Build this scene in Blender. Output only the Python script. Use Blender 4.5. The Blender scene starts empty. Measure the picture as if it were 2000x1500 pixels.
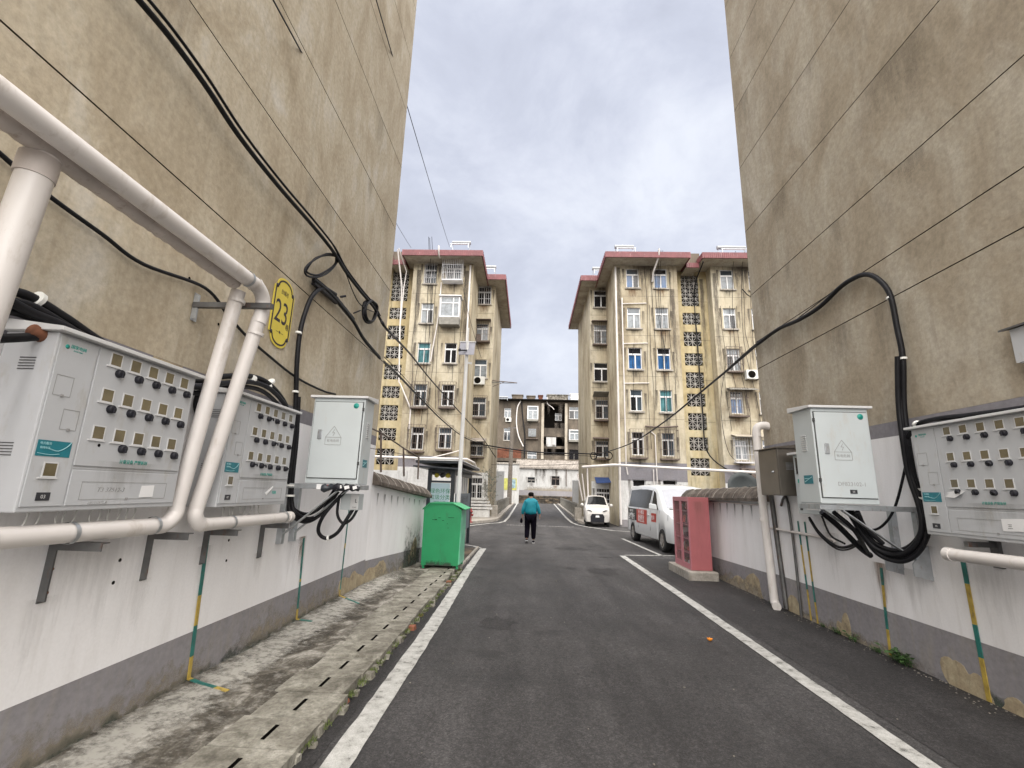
import bpy, math, random
from mathutils import Vector, Matrix
random.seed(7)
R = math.radians
sc = bpy.context.scene
col = sc.collection

# ------------------------------------------------------------------ camera
F, EYE = 917.0, 1.6
up = Vector((118, 4020, -F)).normalized()
fw = Vector((32, -210, -F)); fw -= up * fw.dot(up); fw.normalize()
rt = fw.cross(up)
M3 = Matrix((rt, fw, up))                       # camera space -> world
cam = bpy.data.cameras.new('camera'); camo = bpy.data.objects.new('camera', cam); col.objects.link(camo)
cam.sensor_width = 36; cam.lens = F / 2000 * 36; cam.clip_start = 0.05; cam.clip_end = 3000
camo.matrix_world = Matrix.Translation((0, 0, EYE)) @ M3.to_4x4()
sc.camera = camo

# ------------------------------------------------------------------ sky, sun, exposure
SUN_EL, SUN_AZ = 55, 168                        # azimuth clockwise from +Y
w = bpy.data.worlds.new('World'); sc.world = w; w.use_nodes = True
nt = w.node_tree; nt.nodes.clear(); N = nt.nodes.new; L = nt.links.new
out = N('ShaderNodeOutputWorld'); bg = N('ShaderNodeBackground'); L(bg.outputs[0], out.inputs[0])
sky = N('ShaderNodeTexSky'); sky.sky_type = 'NISHITA'; sky.sun_disc = False
sky.sun_elevation = R(SUN_EL); sky.sun_rotation = R(SUN_AZ); sky.air_density = 1.5; sky.dust_density = 4
sk = N('ShaderNodeVectorMath'); sk.operation = 'SCALE'; sk.inputs[3].default_value = 0.9; L(sky.outputs[0], sk.inputs[0])
tc = N('ShaderNodeTexCoord'); mp = N('ShaderNodeMapping'); L(tc.outputs['Generated'], mp.inputs[0])
mp.inputs['Scale'].default_value = (1, 1, 1.5); mp.inputs['Location'].default_value = (0.35, 0.1, 0.3)
n1 = N('ShaderNodeTexNoise'); n1.inputs['Scale'].default_value = 2.9; n1.inputs['Detail'].default_value = 9; n1.inputs['Roughness'].default_value = 0.6
n1.inputs['Distortion'].default_value = 0.25
L(mp.outputs[0], n1.inputs[0])
rp = N('ShaderNodeValToRGB'); L(n1.outputs[0], rp.inputs[0])
e = rp.color_ramp.elements
e[0].position = 0.34; e[0].color = (1.36, 1.42, 1.66, 1)
e[1].position = 0.7; e[1].color = (2.05, 2.12, 2.32, 1)
m = e.new(0.46); m.color = (1.52, 1.59, 1.85, 1)
m = e.new(0.56); m.color = (1.74, 1.81, 2.06, 1)
mx = N('ShaderNodeMixRGB'); mx.inputs[0].default_value = 0.95; L(sk.outputs[0], mx.inputs[1]); L(rp.outputs[0], mx.inputs[2])
L(mx.outputs[0], bg.inputs[0]); bg.inputs[1].default_value = 0.064
sl = bpy.data.lights.new('sun', 'SUN'); sl.energy = 1.5; sl.angle = R(105); sl.color = (1.0, 0.95, 0.88)
so = bpy.data.objects.new('sun', sl); col.objects.link(so)
d = Vector((math.sin(R(SUN_AZ)) * math.cos(R(SUN_EL)), math.cos(R(SUN_AZ)) * math.cos(R(SUN_EL)), math.sin(R(SUN_EL))))
so.rotation_euler = d.to_track_quat('Z', 'Y').to_euler(); so.location = (5, -20, 40)
vs = sc.view_settings; vs.view_transform = 'Standard'; vs.look = 'None'; vs.gamma = 1; vs.use_curve_mapping = False; vs.exposure = 2.76
sc.cycles.max_bounces = 9; sc.cycles.diffuse_bounces = 7

# ------------------------------------------------------------------ measuring on real planes
def ray(x, y): return M3 @ Vector((x - 1000, 750 - y, -F))
def AZ(x, y, z=0.0):
    r = ray(x, y); t = (z - EYE) / r.z; return Vector((r.x * t, r.y * t, z))
def AX(x, y, X):
    r = ray(x, y); t = X / r.x; return Vector((X, r.y * t, EYE + r.z * t))
def AY(x, y, Y):
    r = ray(x, y); t = Y / r.y; return Vector((r.x * t, Y, EYE + r.z * t))

# ------------------------------------------------------------------ materials
MATS = {}
def newmat(name):
    m = bpy.data.materials.new(name); m.use_nodes = True
    t = m.node_tree; b = t.nodes['Principled BSDF']; MATS[name] = m
    return m, t, b
def nz(t, scale, detail=4, vec=None, rough=0.55, dist=0.0):
    n = t.nodes.new('ShaderNodeTexNoise'); n.inputs['Scale'].default_value = scale; n.inputs['Detail'].default_value = detail
    n.inputs['Roughness'].default_value = rough; n.inputs['Distortion'].default_value = dist
    if vec is not None: t.links.new(vec, n.inputs['Vector'])
    return n
def pos(t, scale=(1, 1, 1)):
    g = t.nodes.new('ShaderNodeNewGeometry'); mp = t.nodes.new('ShaderNodeMapping'); mp.inputs['Scale'].default_value = scale
    t.links.new(g.outputs['Position'], mp.inputs[0]); return mp.outputs[0]
def ramp(t, fac, stops):
    r = t.nodes.new('ShaderNodeValToRGB'); t.links.new(fac, r.inputs[0]); e = r.color_ramp.elements
    e[0].position, e[0].color = stops[0][0], (*stops[0][1], 1); e[1].position, e[1].color = stops[-1][0], (*stops[-1][1], 1)
    for p, c in stops[1:-1]:
        q = e.new(p); q.color = (*c, 1)
    return r.outputs[0]
def mixc(t, fac, a, b, mode='MIX'):
    m = t.nodes.new('ShaderNodeMixRGB'); m.blend_type = mode
    for i, v in ((0, fac), (1, a), (2, b)):
        if isinstance(v, (int, float)): m.inputs[i].default_value = v
        elif isinstance(v, tuple): m.inputs[i].default_value = (*v, 1)
        else: t.links.new(v, m.inputs[i])
    return m.outputs[0]
def bump(t, b, h, strength=0.3, dist=0.01):
    n = t.nodes.new('ShaderNodeBump'); n.inputs['Strength'].default_value = strength; n.inputs['Distance'].default_value = dist
    t.links.new(h, n.inputs['Height']); t.links.new(n.outputs[0], b.inputs['Normal'])
def mat(name, c, rough=0.6, var=0.12, scale=3.0, metal=0.0, bmp=0.0, bscale=60, spec=0.5, dirt=None, coat=0):
    """plain paint, plastic or metal with a little wear"""
    if name in MATS: return MATS[name]
    m, t, b = newmat(name); v = pos(t)
    n = nz(t, scale, 5, v)
    lo = tuple(x * (1 - var) for x in c); hi = tuple(min(1, x * (1 + var)) for x in c)
    cc = ramp(t, n.outputs[0], [(0.3, lo), (0.7, hi)])
    if dirt:
        n2 = nz(t, scale * 2.7, 8, pos(t, (1, 1, 0.35)), 0.7)
        k = ramp(t, n2.outputs[0], [(0.56, (0, 0, 0)), (0.72, (1, 1, 1))])
        cc = mixc(t, k, cc, dirt)
    t.links.new(cc, b.inputs['Base Color'])
    b.inputs['Metallic'].default_value = metal; b.inputs['Roughness'].default_value = rough
    b.inputs['Specular IOR Level'].default_value = spec
    if coat: b.inputs['Coat Weight'].default_value = coat
    if bmp: bump(t, b, nz(t, bscale, 3, v).outputs[0], bmp, 0.004)
    return m
def plaster(name, stops, streak=(0.2, 0.15, 0.1), amt=0.25, sz=(1, 1, 0.45), sc1=1.1, fine=14, b_=0.25, fr=(0.88, 1.08)):
    m, t, b = newmat(name)
    v = pos(t, sz)
    n = nz(t, sc1, 9, v, 0.62, 0.6)
    c = ramp(t, n.outputs[0], stops)
    n2 = nz(t, sc1 * 3.1, 7, pos(t, (1, 1, 0.28)), 0.65)
    k = ramp(t, n2.outputs[0], [(0.5, (0, 0, 0)), (0.75, (amt,) * 3)])
    c = mixc(t, k, c, streak)
    n4 = nz(t, sc1 * 9, 5, pos(t, (1, 1, 0.09 if sz[2] < 1 else 1)), 0.6)   # fine rain streaks and pale bloom
    c = mixc(t, ramp(t, n4.outputs[0], [(0.57, (0, 0, 0)), (0.74, (amt * 0.8,) * 3)]), c, streak)
    n5 = nz(t, sc1 * 2.2, 8, pos(t, (1, 1, 0.5)), 0.7, 1.2)
    c = mixc(t, ramp(t, n5.outputs[0], [(0.6, (0, 0, 0)), (0.72, (amt * 0.55,) * 3)]), c, tuple(min(0.8, x * 1.12 + 0.03) for x in stops[-1][1]))
    n3 = nz(t, fine, 6, pos(t), 0.7)
    k3 = ramp(t, n3.outputs[0], [(0.35, (fr[0],) * 3), (0.65, (fr[1],) * 3)])
    c = mixc(t, 1.0, c, k3, 'MULTIPLY')
    t.links.new(c, b.inputs['Base Color']); b.inputs['Roughness'].default_value = 0.9; b.inputs['Specular IOR Level'].default_value = 0.25
    bump(t, b, n3.outputs[0], b_, 0.012)
    return m

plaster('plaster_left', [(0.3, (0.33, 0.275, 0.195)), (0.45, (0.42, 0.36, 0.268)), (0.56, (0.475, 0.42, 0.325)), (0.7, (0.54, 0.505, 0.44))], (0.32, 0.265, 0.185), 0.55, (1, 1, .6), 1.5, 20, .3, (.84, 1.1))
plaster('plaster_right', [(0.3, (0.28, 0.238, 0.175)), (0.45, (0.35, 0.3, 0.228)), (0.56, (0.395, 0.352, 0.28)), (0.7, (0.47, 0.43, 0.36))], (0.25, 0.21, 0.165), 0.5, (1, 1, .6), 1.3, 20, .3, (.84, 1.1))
plaster('wall_white', [(0.3, (0.75, 0.74, 0.745)), (0.5, (0.82, 0.81, 0.815)), (0.7, (0.86, 0.85, 0.86))], (0.5, 0.47, 0.44), 0.22, (1, 1, 0.2), 1.6, 60, 0.02, (0.97, 1.02))
plaster('dado_grey', [(0.3, (0.225, 0.215, 0.225)), (0.55, (0.265, 0.253, 0.265)), (0.7, (0.3, 0.29, 0.3))], (0.3, 0.27, 0.22), 0.5, (1, 1, 0.5), 1.7, 24, 0.15)
plaster('band_grey', [(0.3, (0.2, 0.193, 0.21)), (0.6, (0.24, 0.23, 0.25)), (0.75, (0.28, 0.27, 0.28))], (0.3, 0.27, 0.25), 0.2)
plaster('bare_render', [(0.3, (0.28, 0.22, 0.15)), (0.5, (0.4, 0.33, 0.22)), (0.7, (0.48, 0.41, 0.28))], (0.16, 0.14, 0.1), 0.6, (1, 1, 1), 6, 40, 0.5)
plaster('facade_ochre', [(0.3, (0.22, 0.18, 0.125)), (0.42, (0.38, 0.325, 0.23)), (0.53, (0.48, 0.425, 0.315)), (0.7, (0.56, 0.515, 0.41))], (0.13, 0.1, 0.07), 0.8, (1, 1, 0.35), 0.55, 5, 0.2)
plaster('facade_yellow', [(0.3, (0.3, 0.23, 0.12)), (0.45, (0.47, 0.385, 0.22)), (0.6, (0.53, 0.455, 0.29)), (0.72, (0.54, 0.5, 0.38))], (0.15, 0.12, 0.075), 0.8, (1, 1, 0.35), 0.6, 5, 0.2)
plaster('facade_dark', [(0.3, (0.05, 0.043, 0.037)), (0.45, (0.1, 0.084, 0.066)), (0.6, (0.155, 0.128, 0.1)), (0.72, (0.21, 0.178, 0.14))], (0.07, 0.06, 0.05), 0.8, (1, 1, 0.3), 0.5, 3, 0.3)
plaster('facade_base', [(0.3, (0.5, 0.5, 0.49)), (0.5, (0.63, 0.63, 0.62)), (0.7, (0.7, 0.7, 0.69))], (0.3, 0.28, 0.25), 0.5, (1, 1, 0.3), 1.2, 10, 0.2)
plaster('house_white', [(0.3, (0.36, 0.36, 0.35)), (0.5, (0.47, 0.47, 0.46)), (0.7, (0.53, 0.53, 0.52))], (0.2, 0.18, 0.16), 0.6, (1, 1, 0.3), 1.0, 8, 0.2)
plaster('soffit', [(0.3, (0.3, 0.26, 0.21)), (0.55, (0.42, 0.38, 0.31)), (0.7, (0.5, 0.46, 0.39))], (0.16, 0.12, 0.1), 0.6)
plaster('concrete_old', [(0.32, (0.045, 0.04, 0.032)), (0.46, (0.085, 0.075, 0.06)), (0.54, (0.16, 0.145, 0.12)), (0.63, (0.36, 0.34, 0.3))], (0.45, 0.43, 0.39), 0.5, (1.3, 0.9, 1), 3.4, 34, 1.0, (0.7, 1.25))
plaster('slab_concrete', [(0.3, (0.12, 0.11, 0.09)), (0.46, (0.225, 0.21, 0.175)), (0.56, (0.3, 0.285, 0.24)), (0.68, (0.4, 0.38, 0.33))], (0.08, 0.075, 0.055), 0.7, (1, 1, 1), 4.6, 38, 0.8, (0.75, 1.15))
plaster('curb_concrete', [(0.3, (0.24, 0.22, 0.19)), (0.6, (0.4, 0.37, 0.33)), (0.75, (0.5, 0.47, 0.42))], (0.12, 0.11, 0.09), 0.6, (1, 1, 1), 4, 30, 0.5)
plaster('stone_dark', [(0.3, (0.03, 0.028, 0.025)), (0.48, (0.07, 0.06, 0.05)), (0.6, (0.16, 0.12, 0.08)), (0.7, (0.12, 0.11, 0.1))], (0.02, 0.02, 0.02), 0.9, (1, 1, 2.2), 1.2, 3, 1.0)
plaster('brick_red', [(0.3, (0.06, 0.025, 0.015)), (0.5, (0.13, 0.05, 0.03)), (0.7, (0.19, 0.08, 0.05))], (0.08, 0.04, 0.03), 0.6, (1, 1, 1), 1.5, 8, 0.4)
plaster('coping_tile', [(0.3, (0.05, 0.042, 0.036)), (0.5, (0.1, 0.082, 0.068)), (0.7, (0.2, 0.17, 0.145))], (0.3, 0.28, 0.26), 0.35, (1, 1, 1), 4, 25, 0.8)
plaster('old_tiles', [(0.3, (0.17, 0.15, 0.13)), (0.5, (0.3, 0.27, 0.24)), (0.7, (0.42, 0.38, 0.34))], (0.1, 0.09, 0.08), 0.8, (1, 1, 1), 1.5, 6, 1.0)

def asphalt(name, c, cr, fine=260, patch=0.5):
    m, t, b = newmat(name); v = pos(t)
    n = nz(t, patch, 7, v, 0.6, 0.4)
    base = ramp(t, n.outputs[0], [(0.32, tuple(x * 0.68 for x in c)), (0.5, c), (0.68, tuple(x * 1.38 for x in c))])
    nd = nz(t, 4.5, 6, pos(t, (1, 0.4, 1)), 0.65)
    base = mixc(t, 1.0, base, ramp(t, nd.outputs[0], [(0.3, (0.82,) * 3), (0.7, (1.2,) * 3)]), 'MULTIPLY')
    nf = nz(t, fine, 2, v, 0.7)
    k = ramp(t, nf.outputs[0], [(0.3, (0.55,) * 3), (0.5, (1.0,) * 3), (0.72, (1.7,) * 3)])
    base = mixc(t, 1.0, base, k, 'MULTIPLY')
    vs_ = t.nodes.new('ShaderNodeTexVoronoi'); vs_.inputs['Scale'].default_value = 95; t.links.new(v, vs_.inputs['Vector'])   # coarse stone
    base = mixc(t, 0.75, base, mixc(t, 1.0, base, ramp(t, vs_.outputs['Color'], [(0.1, (0.5,) * 3), (0.6, (1.0,) * 3), (0.95, (1.9,) * 3)]), 'MULTIPLY'))
    nl = nz(t, 1.2, 6, pos(t, (1.6, 0.14, 1)), 0.6); base = mixc(t, 1.0, base, ramp(t, nl.outputs[0], [(0.36, (0.8,) * 3), (0.64, (1.25,) * 3)]), 'MULTIPLY')   # wheel tracks
    nm = nz(t, 22, 5, v, 0.7)
    base = mixc(t, 1.0, base, ramp(t, nm.outputs[0], [(0.32, (0.7,) * 3), (0.5, (1.0,) * 3), (0.68, (1.35,) * 3)]), 'MULTIPLY')
    no_ = nz(t, 1.3, 4, v, 0.5); base = mixc(t, ramp(t, no_.outputs[0], [(0.62, (0, 0, 0)), (0.68, (.55,) * 3)]), base, tuple(x * 0.55 for x in c))
    vo = t.nodes.new('ShaderNodeTexVoronoi'); vo.inputs['Scale'].default_value = 7; t.links.new(v, vo.inputs['Vector'])
    sp = ramp(t, vo.outputs['Distance'], [(0.035, (cr,) * 3), (0.07, (0, 0, 0))])
    wn = nz(t, 6.0, 2, v)
    sp = mixc(t, 1.0, sp, ramp(t, wn.outputs[0], [(0.5, (0, 0, 0)), (0.6, (1, 1, 1))]), 'MULTIPLY')
    base = mixc(t, 1.0, base, sp, 'ADD')
    t.links.new(base, b.inputs['Base Color'])
    rr = ramp(t, n.outputs[0], [(0.35, (0.62,) * 3), (0.65, (0.85,) * 3)]); t.links.new(rr, b.inputs['Roughness'])
    b.inputs['Specular IOR Level'].default_value = 0.4
    bump(t, b, nf.outputs[0], 0.7, 0.006)
    return m
asphalt('asphalt_road', (0.046, 0.0435, 0.0435), 0.05)
asphalt('asphalt_new', (0.03, 0.028, 0.028), 0.05)
asphalt('ground_far', (0.09, 0.085, 0.078), 0.05)
# worn white road paint
m, t, b = newmat('road_paint'); v = pos(t)
n = nz(t, 9, 8, v, 0.7); n2 = nz(t, 150, 3, v)
k = ramp(t, n.outputs[0], [(0.36, (0.14, 0.14, 0.13)), (0.44, (0.38, 0.375, 0.35)), (0.6, (0.52, 0.515, 0.49))])
k = mixc(t, 1.0, k, ramp(t, n2.outputs[0], [(0.35, (0.75,) * 3), (0.55, (1.05,) * 3)]), 'MULTIPLY')
t.links.new(k, b.inputs['Base Color']); b.inputs['Roughness'].default_value = 0.75; bump(t, b, n2.outputs[0], 0.5, 0.004)

mat('box_grey', (0.46, 0.47, 0.485), 0.5, 0.04, 4, dirt=(0.4, 0.39, 0.37))
mat('cabinet_grey', (0.49, 0.53, 0.54), 0.45, 0.04, 3, dirt=(0.47, 0.47, 0.45))
mat('box_edge', (0.6, 0.6, 0.6), 0.4, 0.05)
mat('dark_gap', (0.05, 0.05, 0.05), 0.8, 0.1)
mat('hatch_line', (0.28, 0.275, 0.27), 0.7, 0.1)
mat('meter_glass', (0.13, 0.105, 0.055), 0.18, 0.25, 9, spec=0.6)
mat('black_plastic', (0.016, 0.016, 0.021), 0.45, 0.3, 20, spec=.25)
mat('black_cable', (0.009, 0.009, 0.011), 0.5, 0.3, 9, spec=.22)
mat('grey_cable', (0.035, 0.035, 0.045), 0.45, 0.3, 9)
mat('white_tie', (0.75, 0.75, 0.72), 0.5, 0.05)
mat('teal_ink', (0.02, 0.3, 0.25), 0.5, 0.15, 40)
mat('sticker_teal', (0.01, 0.16, 0.2), 0.35, 0.15, 20)
mat('sticker_light', (0.35, 0.62, 0.66), 0.35, 0.1)
mat('paper_white', (0.75, 0.75, 0.75), 0.7, 0.05)
mat('label_black', (0.03, 0.03, 0.035), 0.4, 0.1)
mat('label_text', (0.45, 0.45, 0.45), 0.5, 0.1)
mat('marker_ink', (0.3, 0.3, 0.3), 0.8, 0.2, 50)
mat('pvc_white', (0.66, 0.625, 0.6), 0.38, 0.05, 3, bmp=0.05, dirt=(0.5, 0.45, 0.4))
mat('pvc_dark', (0.5, 0.45, 0.42), 0.6, 0.15, 6, bmp=0.5, bscale=25, dirt=(0.3, 0.24, 0.2))  # darker, rougher plastic of the rear overhead pipe and one collar
mat('steel_dark', (0.14, 0.14, 0.14), 0.5, 0.25, 8, metal=0.6, dirt=(0.16, 0.08, 0.05))
mat('galvanised', (0.42, 0.44, 0.46), 0.45, 0.15, 10, metal=0.7, dirt=(0.3, 0.26, 0.22))
mat('rust', (0.16, 0.06, 0.03), 0.85, 0.4, 20)
mat('strap_green', (0.02, 0.15, 0.13), 0.5, 0.3, 12, dirt=(0.1, 0.08, 0.05))
mat('strap_yellow', (0.42, 0.3, 0.06), 0.55, 0.3, 12, dirt=(0.12, 0.09, 0.05))
mat('brown_steel', (0.19, 0.17, 0.145), 0.32, 0.12, 3, metal=0.75)
mat('plaque_yellow', (0.62, 0.5, 0.06), 0.45, 0.08, 6)
mat('plaque_black', (0.02, 0.012, 0.02), 0.5, 0.2)
mat('bin_green', (0.012, 0.27, 0.1), 0.45, 0.12, 2.5, dirt=(0.02, 0.19, 0.075))
mat('bin_green_side', (0.16, 0.52, 0.33), 0.35, 0.2, 5, dirt=(0.4, 0.6, 0.5))
mat('bin_lid', (0.07, 0.42, 0.18), 0.4, 0.12, 4)
mat('station_dark', (0.03, 0.036, 0.045), 0.35, 0.15, 3)
mat('station_panel', (0.42, 0.55, 0.62), 0.4, 0.06, 2)
mat('station_side', (0.12, 0.15, 0.18), 0.4, 0.1, 2)
mat('green_ink', (0.01, 0.2, 0.07), 0.5, 0.1)
mat('pink_red', (0.4, 0.125, 0.135), 0.42, 0.07, 3)
mat('pink_frame', (0.46, 0.17, 0.2), 0.42, 0.07, 3)
mat('cab_inside', (0.1, 0.02, 0.025), 0.6, 0.6, 9)
mat('win_frame', (0.72, 0.72, 0.72), 0.4, 0.06, 6)
mat('seam_brown', (0.1, 0.082, 0.062), 0.9, 0.2)
mat('win_glass', (0.05, 0.065, 0.08), 0.08, 0.5, 1.2, spec=0.7)
mat('win_glass_dark', (0.012, 0.012, 0.014), 0.1, 0.4, 1.2, spec=0.5)
mat('win_curtain', (0.2, 0.22, 0.235), 0.18, 0.4, 5, spec=0.5)
mat('win_blue', (0.03, 0.1, 0.24), 0.12, 0.5, 2, spec=0.6)
mat('win_teal', (0.08, 0.2, 0.22), 0.12, 0.5, 2, spec=0.6)
mat('void_dark', (0.008, 0.007, 0.006), 0.95, 0.3, spec=.05)
mat('lattice', (0.45, 0.435, 0.41), 0.85, 0.2, 6, dirt=(0.2, 0.18, 0.15))
mat('roof_red', (0.17, 0.05, 0.055), 0.55, 0.2, 3, dirt=(0.32, 0.2, 0.2))
mat('rust_bar', (0.13, 0.1, 0.085), 0.8, 0.4, 14)
mat('cage_white', (0.6, 0.6, 0.62), 0.5, 0.1)
mat('ac_white', (0.6, 0.6, 0.57), 0.5, 0.08, 6)
mat('blue_cloth', (0.02, 0.05, 0.16), 0.8, 0.2)
mat('van_white', (0.72, 0.74, 0.75), 0.25, 0.02, 3, coat=0.6)
mat('van_glass', (0.008, 0.009, 0.01), 0.12, 0.3, 2, spec=0.22)
mat('windscreen', (0.2, 0.21, 0.25), 0.08, 0.2, 2, spec=0.9)
mat('car_grey', (0.5, 0.48, 0.45), 0.3, 0.04, 3, coat=0.5)
mat('tyre', (0.02, 0.02, 0.02), 0.8, 0.2, 30)
mat('rim', (0.35, 0.33, 0.31), 0.4, 0.2, 10, metal=0.6)
mat('lamp_clear', (0.55, 0.57, 0.6), 0.12, 0.3, 30, spec=0.8)
mat('panel_black', (0.02, 0.022, 0.022), 0.45, 0.2)
mat('panel_red', (0.45, 0.05, 0.035), 0.45, 0.12)
mat('solar_tank', (0.3, 0.31, 0.32), 0.45, 0.15, 8)
mat('solar_grey', (0.2, 0.2, 0.24), 0.3, 0.15, 8)
mat('wood_dark', (0.14, 0.12, 0.1), 0.85, 0.3, 6)
mat('rail_grey', (0.22, 0.21, 0.185), 0.8, 0.25, 5, dirt=(0.1, 0.09, 0.07))
mat('hydrant_red', (0.2, 0.02, 0.02), 0.5, 0.2, 12)
mat('skin', (0.35, 0.2, 0.14), 0.55, 0.08)
mat('hair_black', (0.006, 0.005, 0.005), 0.8, 0.4, 60, spec=.1)
mat('jacket_teal', (0.0, 0.2, 0.26), 0.7, 0.15, 9, bmp=0.3, bscale=40)
mat('trousers_black', (0.005, 0.004, 0.008), 0.95, 0.25, 12, spec=.05)
mat('shoe_white', (0.5, 0.5, 0.5), 0.6, 0.1)
mat('orange_peel', (0.75, 0.25, 0.02), 0.5, 0.2, 40)
mat('weed_leaf', (0.045, 0.1, 0.025), 0.6, 0.45, 25)
mat('moss', (0.1, 0.13, 0.035), 0.9, 0.5, 25)
mat('litter_pale', (0.22, 0.2, 0.17), 0.8, 0.3, 30)
mat('brick_chip', (0.24, 0.09, 0.05), 0.9, 0.4, 30)
mat('poster_yellow', (0.4, 0.4, 0.1), 0.6, 0.2)
mat('poster_blue', (0.22, 0.32, 0.36), 0.5, 0.5, 3)
mat('dish_grey', (0.1, 0.115, 0.12), 0.55, 0.2, 3)
mat('bush_leaf', (0.12, 0.15, 0.12), 0.7, 0.4, 20)
def stainmat(name, c, k, mode):
    m, t, b = newmat(name); uv = t.nodes.new('ShaderNodeUVMap'); sx = t.nodes.new('ShaderNodeSeparateXYZ'); t.links.new(uv.outputs[0], sx.inputs[0])
    def mth(op, a, b_=None):
        n = t.nodes.new('ShaderNodeMath'); n.operation = op
        for i, v in ((0, a), (1, b_)):
            if v is None: continue
            if isinstance(v, (int, float)): n.inputs[i].default_value = v
            else: t.links.new(v, n.inputs[i])
        return n.outputs[0]
    ex = mth('MINIMUM', mth('MULTIPLY', mth('MINIMUM', sx.outputs[0], mth('SUBTRACT', 1.0, sx.outputs[0])), 6.0 if mode != 'drip' else 2.6), 1.0)
    yy = sx.outputs[1] if mode == 'drip' else mth('SUBTRACT', 1.0, sx.outputs[1])
    if mode == 'mid': yy = mth('MULTIPLY', mth('MULTIPLY', sx.outputs[1], mth('SUBTRACT', 1.0, sx.outputs[1])), 3.4)
    nn = nz(t, 9 if mode == 'mud' else 14, 8, pos(t, (1, 1, 1 if mode != 'drip' else 0.12)), 0.68).outputs[0]
    v = mth('ADD', mth('MULTIPLY', mth('MULTIPLY', yy, ex), 1.0), mth('MULTIPLY', mth('SUBTRACT', nn, 0.5), 2.2))
    a = mth('MULTIPLY', mth('MINIMUM', mth('MAXIMUM', mth('MULTIPLY', mth('SUBTRACT', v, 0.3), 1.6), 0.0), 1.0), k)
    a = mth('MULTIPLY', a, ex)
    t.links.new(a, b.inputs['Alpha']); b.inputs['Base Color'].default_value = (*c, 1); b.inputs['Roughness'].default_value = 0.9; return m
stainmat('stain_mud', (0.3, 0.26, 0.2), 0.85, 'mud'); stainmat('stain_dark', (0.07, 0.06, 0.05), 0.55, 'drip'); stainmat('stain_rust', (0.2, 0.11, 0.05), 0.6, 'drip')
stainmat('stain_green', (0.06, 0.075, 0.06), 0.85, 'mud'); stainmat('stain_salt', (0.5, 0.48, 0.43), 0.75, 'mid'); stainmat('stain_faint', (0.17, 0.145, 0.11), 0.2, 'drip'); stainmat('stain_wet', (0.06, 0.055, 0.045), 0.5, 'mid'); stainmat('stain_grey', (0.3, 0.275, 0.25), 0.17, 'drip'); stainmat('stain_soot', (0.1, 0.085, 0.07), 0.6, 'drip')
# ------------------------------------------------------------------ mesh helpers
UP = Vector((0, 0, 1))
class Fr:                                            # flat frame: u right, v up, w out of the surface
    def __init__(s, o, r, u=(0, 0, 1)):
        s.o = Vector(o); s.r = Vector(r).normalized(); s.u = Vector(u).normalized(); s.n = s.r.cross(s.u)
    def __call__(s, a, b, c=0.0): return s.o + s.r * a + s.u * b + s.n * c
FS = Fr((0, 0, 0), (1, 0, 0), (0, 0, 1))            # facing -Y
def spline(pts, n=6):
    P = [Vector(p) for p in pts]
    if len(P) < 3: return P
    Q = [P[0] * 2 - P[1]] + P + [P[-1] * 2 - P[-2]]; o = []
    for i in range(1, len(Q) - 2):
        a, b, c, d_ = Q[i - 1:i + 3]
        for k in range(n):
            t = k / n
            o.append(0.5 * ((2 * b) + (c - a) * t + (2 * a - 5 * b + 4 * c - d_) * t * t + (-a + 3 * b - 3 * c + d_) * t ** 3))
    o.append(P[-1]); return o
def sag(a, b, s, n=14):
    a, b = Vector(a), Vector(b)
    return [a.lerp(b, i / n) - UP * (s * 4 * (i / n) * (1 - i / n)) for i in range(n + 1)]
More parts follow.
